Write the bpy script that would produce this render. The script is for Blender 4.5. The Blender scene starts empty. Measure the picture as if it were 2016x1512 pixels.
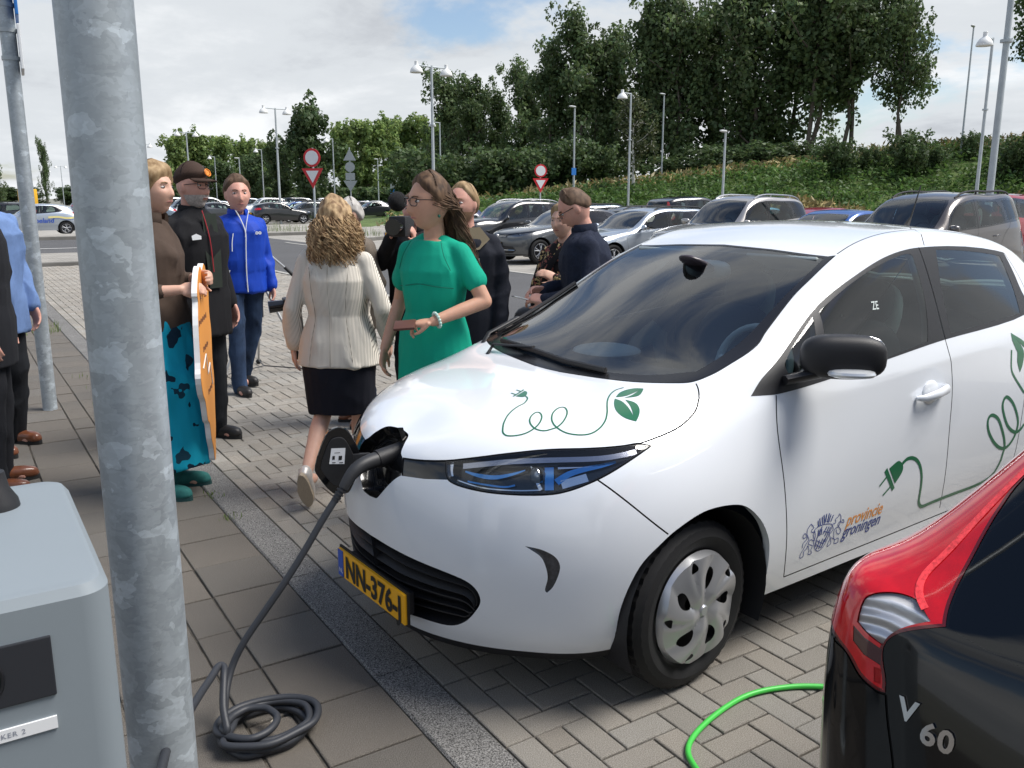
import bpy, bmesh, math, random
import numpy as np
from mathutils import Vector, Matrix, Euler
from mathutils.geometry import delaunay_2d_cdt, tessellate_polygon

random.seed(7)
R = math.radians
SC = bpy.context.scene
COL = SC.collection

# ------------------------------------------------------------------ camera (world: x = away from the kerb, y = along the kerb)
CAM_H, CAM_YAW, CAM_PITCH, CAM_F = 1.70, 32.6, 12.0, 1720.0
cam_data = bpy.data.cameras.new('camera')
cam_data.sensor_fit = 'HORIZONTAL'
cam_data.sensor_width = 36.0
cam_data.lens = 36.0 * CAM_F / 2016.0
cam_data.clip_start, cam_data.clip_end = 0.05, 3000.0
cam = bpy.data.objects.new('camera', cam_data)
cam.location = (0, 0, CAM_H)
cam.rotation_euler = (R(90 - CAM_PITCH), 0, R(-CAM_YAW))
COL.objects.link(cam)
SC.camera = cam

# ------------------------------------------------------------------ world: blue sky behind broken grey-white cloud
SUN_EL, SUN_AZ = 57.0, 122.0      # azimuth clockwise from +y
world = bpy.data.worlds.new('World')
SC.world = world
world.use_nodes = True
wn = world.node_tree
wn.nodes.clear()
def _n(t, **kw):
    n = wn.nodes.new(t)
    for k, v in kw.items():
        setattr(n, k, v)
    return n
def _l(a, b): wn.links.new(a, b)
w_out = _n('ShaderNodeOutputWorld'); w_bg = _n('ShaderNodeBackground'); w_bg.inputs['Strength'].default_value = 0.1
w_sky = _n('ShaderNodeTexSky', sky_type='NISHITA', sun_disc=False, sun_elevation=R(SUN_EL), sun_rotation=R(SUN_AZ))
w_sky.air_density, w_sky.dust_density, w_sky.ozone_density = 1.0, 1.2, 1.4
w_tc = _n('ShaderNodeTexCoord'); w_sep = _n('ShaderNodeSeparateXYZ'); _l(w_tc.outputs['Generated'], w_sep.inputs[0])
def _math(op, a, b=None):
    n = _n('ShaderNodeMath', operation=op)
    for i, x in enumerate((a, b)):
        if x is None: continue
        if isinstance(x, (int, float)): n.inputs[i].default_value = x
        else: _l(x, n.inputs[i])
    return n.outputs[0]
_zz = _math('ADD', _math('MAXIMUM', w_sep.outputs[2], 0.0), 0.22)
w_cmb = _n('ShaderNodeCombineXYZ')
_l(_math('DIVIDE', w_sep.outputs[0], _zz), w_cmb.inputs[0]); _l(_math('DIVIDE', w_sep.outputs[1], _zz), w_cmb.inputs[1])
def _noise(scale, detail, rough, off):
    m = _n('ShaderNodeMapping'); m.inputs['Location'].default_value = off
    _l(w_cmb.outputs[0], m.inputs['Vector'])
    n = _n('ShaderNodeTexNoise'); n.inputs['Scale'].default_value = scale; n.inputs['Detail'].default_value = detail
    n.inputs['Roughness'].default_value = rough; n.inputs['Distortion'].default_value = 0.25
    _l(m.outputs[0], n.inputs['Vector'])
    return n.outputs['Fac']
def _ramp(fac, stops):
    r = _n('ShaderNodeValToRGB'); r.color_ramp.interpolation = 'EASE'
    el = r.color_ramp.elements
    while len(el) < len(stops): el.new(0.5)
    for e, (p, c) in zip(el, stops):
        e.position = p; e.color = c if len(c) == 4 else (*c, 1)
    _l(fac, r.inputs[0]); return r.outputs[0]
# an even field of broken cloud: looking up shows its gaps, looking low across it the clouds close up behind one another
_gap = _math('MULTIPLY', _math('POWER', _math('MAXIMUM', w_sep.outputs[2], 0.0), 0.7), 0.30)
w_cover = _ramp(_math('SUBTRACT', _math('ADD', _noise(0.95, 8, 0.58, (3.1, 1.7, 0)), 0.06), _gap), [(0.34, (0, 0, 0)), (0.44, (1, 1, 1))])
w_ccol = _ramp(_noise(0.75, 9, 0.62, (7.3, 2.2, 4.0)), [(0.33, (3.7, 3.9, 4.2)), (0.47, (4.9, 5.15, 5.4)), (0.64, (6.5, 6.65, 6.8))])
w_mix = _n('ShaderNodeMix', data_type='RGBA')
_l(w_cover, w_mix.inputs['Factor']); _l(w_ccol, w_mix.inputs[7])
w_skyc = _n('ShaderNodeMix', data_type='RGBA', blend_type='MULTIPLY'); w_skyc.inputs['Factor'].default_value = 1.0
_l(w_sky.outputs[0], w_skyc.inputs[6]); w_skyc.inputs[7].default_value = (1.0, 1.0, 1.0, 1)
_l(w_skyc.outputs[2], w_mix.inputs[6])
_l(w_mix.outputs[2], w_bg.inputs['Color']); _l(w_bg.outputs[0], w_out.inputs['Surface'])

# ------------------------------------------------------------------ sun, half veiled by cloud
sun_d = bpy.data.lights.new('sun', 'SUN'); sun_d.energy = 3.3; sun_d.angle = R(30); sun_d.color = (1.0, 0.96, 0.90)
sun = bpy.data.objects.new('sun', sun_d)
_sd = Vector((math.sin(R(SUN_AZ)) * math.cos(R(SUN_EL)), math.cos(R(SUN_AZ)) * math.cos(R(SUN_EL)), math.sin(R(SUN_EL))))
sun.rotation_euler = _sd.to_track_quat('Z', 'Y').to_euler(); sun.location = _sd * 50
COL.objects.link(sun)

vs = SC.view_settings
vs.view_transform = 'Standard'; vs.look = 'None'; vs.exposure = 0.60; vs.gamma = 1.0; vs.use_curve_mapping = False
SC.render.engine = 'CYCLES'
SC.cycles.use_denoising = True
SC.cycles.max_bounces = 10
SC.cycles.transparent_max_bounces = 24
SC.cycles.caustics_reflective = False
SC.cycles.caustics_refractive = False

# ------------------------------------------------------------------ helpers: materials
MATS = {}
def mat(name, col=(.5, .5, .5), rough=.6, metal=0.0, var=0.0, vscale=8.0, bump=0.0, bscale=60.0, coat=0.0, spec=0.5, speck=0.0, sscale=300.0, emit=None, trans=0.0, ior=1.45, sss=0.0, coords='Object', streak=None):
    """a Principled material with procedural colour variation (var), fine speckle (speck) and bump"""
    if name in MATS: return MATS[name]
    m = bpy.data.materials.new(name); m.use_nodes = True
    nt = m.node_tree; b = nt.nodes['Principled BSDF']
    b.inputs['Roughness'].default_value = rough; b.inputs['Metallic'].default_value = metal
    b.inputs['Base Color'].default_value = (*col, 1)
    b.inputs['Specular IOR Level'].default_value = spec
    b.inputs['Coat Weight'].default_value = coat; b.inputs['Coat Roughness'].default_value = 0.03
    b.inputs['IOR'].default_value = ior
    if trans: b.inputs['Transmission Weight'].default_value = trans
    if sss:
        b.inputs['Subsurface Weight'].default_value = sss; b.inputs['Subsurface Radius'].default_value = (.012, .005, .003)
    if emit: b.inputs['Emission Color'].default_value = (*emit[0], 1); b.inputs['Emission Strength'].default_value = emit[1]
    N = nt.nodes.new; L = nt.links.new
    if var or speck or bump:
        tc = N('ShaderNodeTexCoord')
        src = tc.outputs[coords]
        cur = None
        def noise(scale, detail=5, rgh=.6):
            n = N('ShaderNodeTexNoise'); n.inputs['Scale'].default_value = scale; n.inputs['Detail'].default_value = detail; n.inputs['Roughness'].default_value = rgh
            if streak:
                mp = N('ShaderNodeMapping'); mp.inputs['Scale'].default_value = streak; L(src, mp.inputs[0]); L(mp.outputs[0], n.inputs['Vector'])
            else: L(src, n.inputs['Vector'])
            return n.outputs['Fac']
        def scale_col(prev, fac, amt):
            mr = N('ShaderNodeMapRange'); mr.inputs[1].default_value = .28; mr.inputs[2].default_value = .72
            mr.inputs[3].default_value = 1 - amt; mr.inputs[4].default_value = 1 + amt; L(fac, mr.inputs[0])
            mx = N('ShaderNodeMix'); mx.data_type = 'RGBA'; mx.blend_type = 'MULTIPLY'; mx.inputs['Factor'].default_value = 1
            if prev is None: mx.inputs[6].default_value = (*col, 1)
            else: L(prev, mx.inputs[6])
            L(mr.outputs[0], mx.inputs[7]); return mx.outputs[2]
        if var: cur = scale_col(cur, noise(vscale), var)
        if speck: cur = scale_col(cur, noise(sscale, 2, .5), speck)
        if cur is not None: L(cur, b.inputs['Base Color'])
        if bump:
            bp = N('ShaderNodeBump'); bp.inputs['Strength'].default_value = bump; bp.inputs['Distance'].default_value = .01
            L(noise(bscale, 4), bp.inputs['Height']); L(bp.outputs[0], b.inputs['Normal'])
    MATS[name] = m
    return m

def glass_mat(name, tint=(.62, .70, .68), rough=0.0, refl=1.15):
    """thin pane: tinted see-through with a Fresnel reflection"""
    if name in MATS: return MATS[name]
    m = bpy.data.materials.new(name); m.use_nodes = True
    nt = m.node_tree; nt.nodes.clear(); N = nt.nodes.new; L = nt.links.new
    o = N('ShaderNodeOutputMaterial'); t = N('ShaderNodeBsdfTransparent'); t.inputs[0].default_value = (*tint, 1)
    g = N('ShaderNodeBsdfGlossy'); g.inputs['Roughness'].default_value = rough
    fr = N('ShaderNodeFresnel'); fr.inputs['IOR'].default_value = 1.55
    mx = N('ShaderNodeMixShader')
    mu = N('ShaderNodeMath'); mu.operation = 'MULTIPLY'; mu.inputs[1].default_value = 1.15 * refl; mu.use_clamp = True
    L(fr.outputs[0], mu.inputs[0]); L(mu.outputs[0], mx.inputs[0]); L(t.outputs[0], mx.inputs[1]); L(g.outputs[0], mx.inputs[2]); L(mx.outputs[0], o.inputs[0])
    MATS[name] = m
    return m

# ------------------------------------------------------------------ helpers: meshes
class MB:
    """collects vertices and faces, then links them as one mesh object"""
    def __init__(self): self.v = []; self.f = []; self.m = []; self.mi = 0
    def add(self, vs, fs, mi=None):
        o = len(self.v); self.v.extend([tuple(map(float, p)) for p in vs]); self.f.extend([tuple(i + o for i in q) for q in fs])
        self.m.extend([self.mi if mi is None else mi] * len(fs)); return self
    def box(self, c, s, rot=None, mi=None, taper=1.0):
        x, y, z = (s[0] / 2, s[1] / 2, s[2] / 2)
        P = [Vector((sx * x * (taper if sz > 0 else 1), sy * y * (taper if sz > 0 else 1), sz * z)) for sz in (-1, 1) for sx, sy in ((-1, -1), (1, -1), (1, 1), (-1, 1))]
        if rot is not None: P = [rot @ p for p in P]
        c = Vector(c)
        return self.add([p + c for p in P], [(3, 2, 1, 0), (4, 5, 6, 7), (0, 1, 5, 4), (1, 2, 6, 5), (2, 3, 7, 6), (3, 0, 4, 7)], mi)
    def tube(self, path, r, n=10, caps=True, mi=None, sq=None):
        """tube along a path; r is a number, or one number per point, or (rx, ry) pairs"""
        P = [Vector(p) for p in path]; k = len(P); vs, fs = [], []
        up = None
        for i, p in enumerate(P):
            t = (P[min(i + 1, k - 1)] - P[max(i - 1, 0)])
            t = t.normalized() if t.length > 1e-9 else Vector((0, 0, 1))
            if up is None:
                up = t.orthogonal().normalized()
                if sq is not None: up = (Vector(sq) - t * Vector(sq).dot(t)).normalized()
            else:
                up = up - t * up.dot(t); up = up.normalized() if up.length > 1e-6 else t.orthogonal().normalized()
            b = t.cross(up)
            ri = r[i] if isinstance(r, (list, tuple)) and not (len(r) == 2 and k != 2 and isinstance(r[0], (int, float))) else r
            rx, ry = ri if isinstance(ri, (list, tuple)) else (ri, ri)
            for j in range(n):
                a = 2 * math.pi * j / n; vs.append(p + up * math.cos(a) * rx + b * math.sin(a) * ry)
        for i in range(k - 1):
            for j in range(n):
                a = i * n + j; c = i * n + (j + 1) % n; fs.append((a, c, c + n, a + n))
        if caps: fs.append(tuple(reversed(range(n)))); fs.append(tuple((k - 1) * n + j for j in range(n)))
        return self.add(vs, fs, mi)
    def lathe(self, prof, n=32, axis='Z', mi=None, c=(0, 0, 0)):
        vs, fs = [], []
        for (r, h) in prof:
            for j in range(n):
                a = 2 * math.pi * j / n; x, y = r * math.cos(a), r * math.sin(a)
                p = (x, y, h) if axis == 'Z' else ((x, h, y) if axis == 'Y' else (h, x, y))
                vs.append((p[0] + c[0], p[1] + c[1], p[2] + c[2]))
        for i in range(len(prof) - 1):
            for j in range(n):
                a = i * n + j; b = i * n + (j + 1) % n; fs.append((a, b, b + n, a + n))
        return self.add(vs, fs, mi)
    def prism(self, poly, lo, hi, axis='Z', mi=None):
        """extrude a 2D polygon between two heights along an axis"""
        n = len(poly); vs = []
        for h in (lo, hi):
            for (a, b) in poly: vs.append((a, b, h) if axis == 'Z' else ((a, h, b) if axis == 'Y' else (h, a, b)))
        tri = tessellate_polygon([[Vector((a, b, 0)) for a, b in poly]])
        fs = [tuple(t) for t in tri] + [tuple(i + n for i in reversed(t)) for t in tri]
        fs += [(i, (i + 1) % n, (i + 1) % n + n, i + n) for i in range(n)]
        return self.add(vs, fs, mi)
    def build(self, name, mats, parent=None, smooth=True, loc=None, angle=40, bevel=0, sub=0):
        me = bpy.data.meshes.new(name); me.from_pydata(self.v, [], self.f)
        if not isinstance(mats, (list, tuple)): mats = [mats]
        for m in mats: me.materials.append(m)
        if len(mats) > 1: me.polygons.foreach_set('material_index', self.m)
        bm = bmesh.new(); bm.from_mesh(me); bmesh.ops.recalc_face_normals(bm, faces=bm.faces)
        if bevel:
            es = [e for e in bm.edges if len(e.link_faces) == 2 and e.calc_face_angle(0) > R(35)]
            bmesh.ops.bevel(bm, geom=es, offset=bevel, segments=2, profile=.6, affect='EDGES')
        bm.to_mesh(me); bm.free()
        if smooth:
            me.polygons.foreach_set('use_smooth', [True] * len(me.polygons))
            try: me.set_sharp_from_angle(angle=R(angle))
            except Exception: pass
        me.update()
        o = bpy.data.objects.new(name, me); COL.objects.link(o)
        if parent is not None: o.parent = parent
        if loc is not None: o.location = loc
        if sub:
            s = o.modifiers.new('sub', 'SUBSURF'); s.levels = s.render_levels = sub
        return o

def empty(name, loc=(0, 0, 0), rz=0.0, label=None, cat=None, group=None):
    o = bpy.data.objects.new(name, None); COL.objects.link(o)
    o.location = loc; o.rotation_euler = (0, 0, rz); o.empty_display_size = .2
    if label: tag(o, label, cat, group)
    return o
def tag(o, label=None, cat=None, group=None, kind=None):
    if label: o['label'] = label
    if cat: o['category'] = cat
    if group: o['group'] = group
    if kind: o['kind'] = kind
    return o
def copy_tree(o, parent=None, keep=lambda x: True):
    c = o.copy(); COL.objects.link(c)
    if parent is not None: c.parent = parent
    for ch in list(o.children):
        if keep(ch): copy_tree(ch, c, keep)
    return c
def raw_mesh(name, V, F, mats, parent=None, normals=None, smooth=True, mi=None):
    me = bpy.data.meshes.new(name); me.from_pydata([tuple(p) for p in V], [], [tuple(map(int, f)) for f in F])
    for m in (mats if isinstance(mats, (list, tuple)) else [mats]): me.materials.append(m)
    if mi is not None: me.polygons.foreach_set('material_index', mi)
    if smooth: me.polygons.foreach_set('use_smooth', [True] * len(me.polygons))
    if normals is not None: me.normals_split_custom_set_from_vertices([tuple(n) for n in normals])
    me.update()
    o = bpy.data.objects.new(name, me); COL.objects.link(o)
    if parent is not None: o.parent = parent
    return o

_txt_cache = {}
def text_mesh(s, size=1.0, offset=0.0, shear=0.0, spacing=1.0, extrude=0.0):
    """vertices and faces of a line of lettering, its left baseline at the origin"""
    key = (s, size, offset, shear, spacing, extrude)
    if key in _txt_cache: return _txt_cache[key]
    cu = bpy.data.curves.new('lettering', 'FONT'); cu.body = s; cu.size = size; cu.offset = offset; cu.shear = shear; cu.space_character = spacing; cu.extrude = extrude
    cu.resolution_u = 3
    o = bpy.data.objects.new('lettering', cu); COL.objects.link(o)
    me = bpy.data.meshes.new_from_object(o.evaluated_get(bpy.context.evaluated_depsgraph_get()))
    V = [tuple(v.co) for v in me.vertices]; F = [tuple(p.vertices) for p in me.polygons]
    bpy.data.objects.remove(o); bpy.data.curves.remove(cu); bpy.data.meshes.remove(me)
    _txt_cache[key] = (V, F)
    return V, F

def catmull(pts, closed=False, n=6, corners=()):
    """smooth a 2D/3D polyline; points listed in corners stay sharp"""
    P = np.array(pts, float); k = len(P); out = []
    segs = k if closed else k - 1
    for i in range(segs):
        p1, p2 = P[i], P[(i + 1) % k]
        p0 = P[(i - 1) % k] if (closed or i > 0) else p1
        p3 = P[(i + 2) % k] if (closed or i + 2 < k) else p2
        if i in corners: p0 = p1
        if (i + 1) % k in corners: p3 = p2
        for t in np.arange(n) / n:
            out.append(.5 * (2 * p1 + (p2 - p0) * t + (2 * p0 - 5 * p1 + 4 * p2 - p3) * t * t + (3 * p1 - p0 - 3 * p2 + p3) * t ** 3))
    if not closed: out.append(P[-1])
    return np.array(out)

# ------------------------------------------------------------------ car bodies: a C2 spline surface over a control net, cut into panels
# ---- hero hatchback body surface: control net [station][level] in car coordinates (x forward from front axle, y left, z up)
NET = [
# L0 underside      L1              L2              L3              L4              L5              L6              L7              L8              L9
[(.785,0,.20),   (.818,0,.30),   (.832,0,.44),   (.838,0,.57),   (.832,0,.68),   (.808,0,.775),   (.782,0,.825),   (.76,0,.855),   (.735,0,.878),   (.705,0,.898)],
[(.760,.21,.20), (.793,.22,.30), (.808,.22,.44), (.814,.22,.57), (.806,.21,.68), (.782,.205,.78), (.752,.20,.832), (.715,.17,.868),(.67,.11,.898),  (.635,0,.915)],
[(.672,.42,.205),(.705,.44,.30), (.722,.45,.44), (.728,.45,.57), (.716,.43,.69), (.690,.41,.79),  (.655,.38,.845), (.600,.31,.888),(.55,.19,.922),  (.52,0,.941)],
[(.555,.585,.215),(.582,.61,.30),(.600,.63,.44), (.600,.635,.57),(.585,.62,.70), (.550,.59,.81),  (.505,.545,.868),(.440,.45,.915),(.39,.27,.950),  (.37,0,.967)],
[(.405,.725,.225),(.420,.755,.30),(.425,.775,.44),(.415,.785,.57),(.395,.77,.71), (.355,.735,.845),(.300,.67,.905),(.240,.55,.952),(.20,.32,.981),  (.19,0,.996)],
[(.16,.785,.235),(.16,.825,.32), (.155,.855,.46), (.15,.858,.60), (.14,.84,.75),  (.12,.775,.905), (.08,.70,.962),(.03,.57,1.004),(.015,.34,1.015),(.02,0,1.022)],
[(-.15,.80,.24), (-.15,.835,.33),(-.15,.862,.47),(-.15,.862,.62),(-.15,.838,.79), (-.15,.785,.945), (-.15,.722,1.022),(-.14,.62,1.075),(-.11,.36,1.075),(-.09,0,1.076)],
[(-.45,.805,.24),(-.45,.828,.33),(-.45,.848,.47),(-.45,.848,.63),(-.45,.832,.80), (-.45,.812,.94), (-.45,.790,1.02),(-.45,.712,1.145),(-.42,.42,1.205),(-.40,0,1.225)],
[(-.85,.805,.24),(-.85,.818,.33),(-.85,.838,.47),(-.85,.842,.64),(-.85,.832,.82),(-.85,.818,.96),(-.85,.798,1.045),(-.85,.690,1.345),(-.80,.475,1.378),(-.78,0,1.402)],
[(-1.25,.805,.24),(-1.25,.815,.33),(-1.25,.834,.47),(-1.25,.840,.65),(-1.25,.834,.84),(-1.25,.820,.99),(-1.25,.798,1.08),(-1.25,.665,1.452),(-1.21,.50,1.512),(-1.2,0,1.540)],
[(-1.62,.805,.24),(-1.62,.814,.33),(-1.62,.834,.47),(-1.62,.842,.66),(-1.62,.838,.86),(-1.62,.824,1.01),(-1.62,.797,1.11),(-1.60,.645,1.482),(-1.58,.50,1.540),(-1.58,0,1.568)],
[(-2.0,.805,.24),(-2.0,.818,.33),(-2.0,.842,.47),(-2.0,.852,.67),(-2.0,.846,.87),(-2.0,.824,1.03),(-2.0,.788,1.135),(-2.0,.630,1.472),(-1.98,.49,1.525),(-1.98,0,1.558)],
[(-2.4,.80,.24),(-2.4,.825,.34),(-2.4,.856,.48),(-2.4,.864,.68),(-2.4,.852,.88),(-2.4,.818,1.05),(-2.4,.770,1.16),(-2.4,.60,1.432),(-2.38,.47,1.48),(-2.38,0,1.515)],
[(-2.78,.775,.25),(-2.78,.815,.34),(-2.8,.842,.48),(-2.8,.848,.68),(-2.79,.830,.89),(-2.77,.785,1.06),(-2.74,.725,1.17),(-2.70,.555,1.375),(-2.68,.43,1.425),(-2.68,0,1.455)],
[(-3.06,.66,.27),(-3.12,.70,.34),(-3.15,.73,.48),(-3.14,.735,.68),(-3.10,.70,.89),(-3.02,.645,1.06),(-2.96,.59,1.17),(-2.88,.47,1.335),(-2.86,.36,1.375),(-2.86,0,1.395)],
[(-3.17,.36,.28),(-3.22,.38,.34),(-3.24,.39,.48),(-3.23,.39,.68),(-3.18,.37,.89),(-3.10,.34,1.06),(-3.05,.31,1.17),(-2.97,.25,1.30),(-2.95,.19,1.335),(-2.95,0,1.35)],
[(-3.19,0,.28),(-3.24,0,.34),(-3.255,0,.48),(-3.25,0,.68),(-3.20,0,.89),(-3.12,0,1.06),(-3.07,0,1.17),(-3.01,0,1.27),(-2.99,0,1.31),(-2.98,0,1.33)],
]
NET = np.array(NET, float)
_dz=np.zeros(NET.shape[:2])
_dz[0:7,6]=[0,.006,.02,.022,.018,.008,0]; _dz[0:7,7]=[-.006,.006,.036,.038,.03,.015,0]; _dz[0:7,8]=[-.01,0,.026,.034,.028,.012,0]; _dz[0:7,9]=[-.014,-.01,.016,.026,.02,.006,0]
_dz[9:14,9]=[.018,.026,.026,.02,.01]; _dz[9:14,8]=[.016,.024,.024,.018,.01]; _dz[9:14,7]=[.003,.006,.006,.004,0]
NET[:,:,2]+=_dz
def _ext(P):
    m=np.array([1,-1,1.])
    P=np.concatenate([P[1:2]*m,P,P[-2:-1]*m],0)
    lo=2*P[:,0:1]-P[:,1:2]; hi=P[:,-2:-1]*m
    return np.concatenate([lo,P,hi],1)
def _bw(t): return np.stack([(1-t)**3/6,(3*t**3-6*t*t+4)/6,(-3*t**3+3*t*t+3*t+1)/6,t**3/6],-1)
def bsurf(P,u,v):
    E=_ext(P);nu,nv=P.shape[:2]
    u=np.clip(np.asarray(u,float),0,nu-1);v=np.clip(np.asarray(v,float),0,nv-1)
    iu=np.minimum(u.astype(int),nu-2);iv=np.minimum(v.astype(int),nv-2)
    wu=_bw(u-iu);wv=_bw(v-iv)
    out=np.zeros(u.shape+(3,))
    for a in range(4):
        for b in range(4):
            out+=(wu[...,a]*wv[...,b])[...,None]*E[iu+a,iv+b]
    return out
def fit_ctrl(net):
    U, V = np.meshgrid(np.arange(net.shape[0]), np.arange(net.shape[1]), indexing='ij')
    P = net.copy()
    for _ in range(3): P = P + .75 * (net - bsurf(P, U, V))
    P[0, :, 1] = 0; P[-1, :, 1] = 0; P[:, -1, 1] = 0
    return P

def inside(poly, X, Y):
    poly = np.asarray(poly); r = np.zeros(X.shape, bool); j = len(poly) - 1
    for i in range(len(poly)):
        xi, yi = poly[i]; xj, yj = poly[j]
        c = ((yi > Y) != (yj > Y)) & (X < (xj - xi) * (Y - yi) / (yj - yi + 1e-15) + xi)
        r ^= c; j = i
    return r

class Body:
    """half car body (left side) as a spline surface S(u, v), cut into named panels that are mirrored to the right"""
    def __init__(self, net, step=8):
        self.net = net; self.P = fit_ctrl(net); self.nu, self.nv = net.shape[0] - 1, net.shape[1] - 1; self.step = step
        self.regions = []; self.seams = []
        self.tab = None
    def S(self, u, v): return bsurf(self.P, np.asarray(u, float), np.asarray(v, float))
    def D(self, u, v, e=2e-3):
        u = np.asarray(u, float); v = np.asarray(v, float)
        u0, u1 = np.clip(u - e, 0, self.nu), np.clip(u + e, 0, self.nu); v0, v1 = np.clip(v - e, 0, self.nv), np.clip(v + e, 0, self.nv)
        su = (self.S(u1, v) - self.S(u0, v)) / (u1 - u0 + 1e-12)[..., None]; sv = (self.S(u, v1) - self.S(u, v0)) / (v1 - v0 + 1e-12)[..., None]
        n = np.cross(su, sv); n /= np.linalg.norm(n, axis=-1, keepdims=True) + 1e-12
        return su, sv, n
    def normal(self, u, v):
        n = self.D(u, v)[2]
        return n * self.sign
    @property
    def sign(self):
        if not hasattr(self, '_sg'):
            n = self.D(np.array([self.nu * .5]), np.array([self.nv * .3]))[2][0]; self._sg = 1.0 if n[1] > 0 else -1.0
        return self._sg
    def side_uv(self, pts, axes=(0, 2)):
        """(u, v) of points given by two coordinates (x, z) on the flank, or (y, z) at an end"""
        if self.tab is None:
            us = np.linspace(0, self.nu, self.nu * 12 + 1); vs_ = np.linspace(0, self.nv, self.nv * 12 + 1)
            self.tU, self.tV = np.meshgrid(us, vs_, indexing='ij'); self.tab = self.S(self.tU, self.tV)
        out = []
        for p in pts:
            T = self.tab
            ok = np.ones(T.shape[:2], bool)
            if axes == (0, 2): ok = T[..., 1] > .35
            elif axes == 'front': ok = T[..., 0] > 0
            elif axes == 'rear': ok = T[..., 0] < -2.2
            ax = (0, 2) if axes == (0, 2) else ((1, 2) if axes in ('front', 'rear') else axes)
            d = (T[..., ax[0]] - p[0]) ** 2 + (T[..., ax[1]] - p[1]) ** 2
            d = np.where(ok, d, 1e9); i = np.unravel_index(np.argmin(d), d.shape); u, v = self.tU[i], self.tV[i]
            for _ in range(6):
                s = self.S(u, v); su, sv, _q = self.D(u, v)
                J = np.array([[su[ax[0]], sv[ax[0]]], [su[ax[1]], sv[ax[1]]]]); r = np.array([p[0] - s[ax[0]], p[1] - s[ax[1]]])
                try: st = np.clip(np.linalg.solve(J + 1e-9 * np.eye(2), r), -.25, .25)
                except Exception: break
                u = float(np.clip(u + st[0], 0, self.nu)); v = float(np.clip(v + st[1], 0, self.nv))
            out.append((u, v))
        return out
    def offset(self, line, w, closed=False):
        """shift a uv polyline sideways over the surface by w metres (positive = to its left)"""
        L = np.asarray(line, float); k = len(L)
        if closed: t = np.roll(L, -1, 0) - np.roll(L, 1, 0)
        else: t = np.gradient(L, axis=0)
        su, sv, n = self.D(np.clip(L[:, 0], 0, self.nu), np.clip(L[:, 1], 0, self.nv))
        T3 = su * t[:, :1] + sv * t[:, 1:]; T3 /= np.linalg.norm(T3, axis=1, keepdims=True) + 1e-12
        d = np.cross(n, T3) * w
        a, b, c = (su * su).sum(1), (su * sv).sum(1), (sv * sv).sum(1); p, q = (su * d).sum(1), (sv * d).sum(1)
        det = a * c - b * b + 1e-12
        return L + np.stack([(c * p - b * q) / det, (a * q - b * p) / det], 1)
    def strip(self, line, w):
        A, B = self.offset(line, w / 2), self.offset(line, -w / 2)
        return np.concatenate([A, B[::-1]])
    def region(self, name, loop): self.regions.append((name, np.asarray(loop, float)))
    def seam(self, line, w=.0045, name='gap'):
        L = np.asarray(line, float)
        self.regions.insert(0, (name, self.strip(L, w)))
    def cut(self):
        st = self.step
        gu = np.linspace(0, self.nu, self.nu * st + 1); gv = np.linspace(0, self.nv, self.nv * st + 1)
        GU, GV = np.meshgrid(gu, gv, indexing='ij')
        pts = list(map(tuple, np.stack([GU.ravel(), GV.ravel()], 1))); edges = []
        for _, loop in self.regions:
            o = len(pts); lp = np.clip(loop, [-.3, -.3], [self.nu + .3, self.nv + .3]); pts += list(map(tuple, lp)); k = len(lp)
            edges += [(o + i, o + (i + 1) % k) for i in range(k)]
        # border of the parameter rectangle
        o = len(pts); pts += [(0, 0), (self.nu, 0), (self.nu, self.nv), (0, self.nv)]; edges += [(o, o + 1), (o + 1, o + 2), (o + 2, o + 3), (o + 3, o)]
        r = delaunay_2d_cdt([Vector(p) for p in pts], edges, [], 0, 1e-5)
        V = np.array([(p.x, p.y) for p in r[0]]); T = np.array([f for f in r[2] if len(f) == 3])
        c = V[T].mean(1)
        keep = (c[:, 0] > 0) & (c[:, 0] < self.nu) & (c[:, 1] > 0) & (c[:, 1] < self.nv)
        T = T[keep]; c = c[keep]
        lab = np.full(len(T), -1)
        for i in reversed(range(len(self.regions))): lab[inside(self.regions[i][1], c[:, 0], c[:, 1])] = i
        self.V, self.T, self.lab = V, T, lab
        self.X = self.S(V[:, 0], V[:, 1]); self.N = self.normal(np.clip(V[:, 0], 1e-3, self.nu - 1e-3), np.clip(V[:, 1], 1e-3, self.nv - 1e-3))
        e = (V[:, 0] <= 1e-4) | (V[:, 0] >= self.nu - 1e-4) | (V[:, 1] >= self.nv - 1e-4)
        self.N[e, 1] = 0; self.N /= np.linalg.norm(self.N, axis=1, keepdims=True) + 1e-9
        # triangle winding
        a, b, d = self.X[T[:, 0]], self.X[T[:, 1]], self.X[T[:, 2]]
        fn = np.cross(b - a, d - a); flip = (fn * self.N[T].mean(1)).sum(1) < 0
        self.T[flip] = self.T[flip][:, ::-1]
    def tris(self, names):
        idx = [i for i, (n, _) in enumerate(self.regions) if n in names]
        m = np.isin(self.lab, idx)
        if 'body' in names: m |= self.lab == -1
        return self.T[m]
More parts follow.
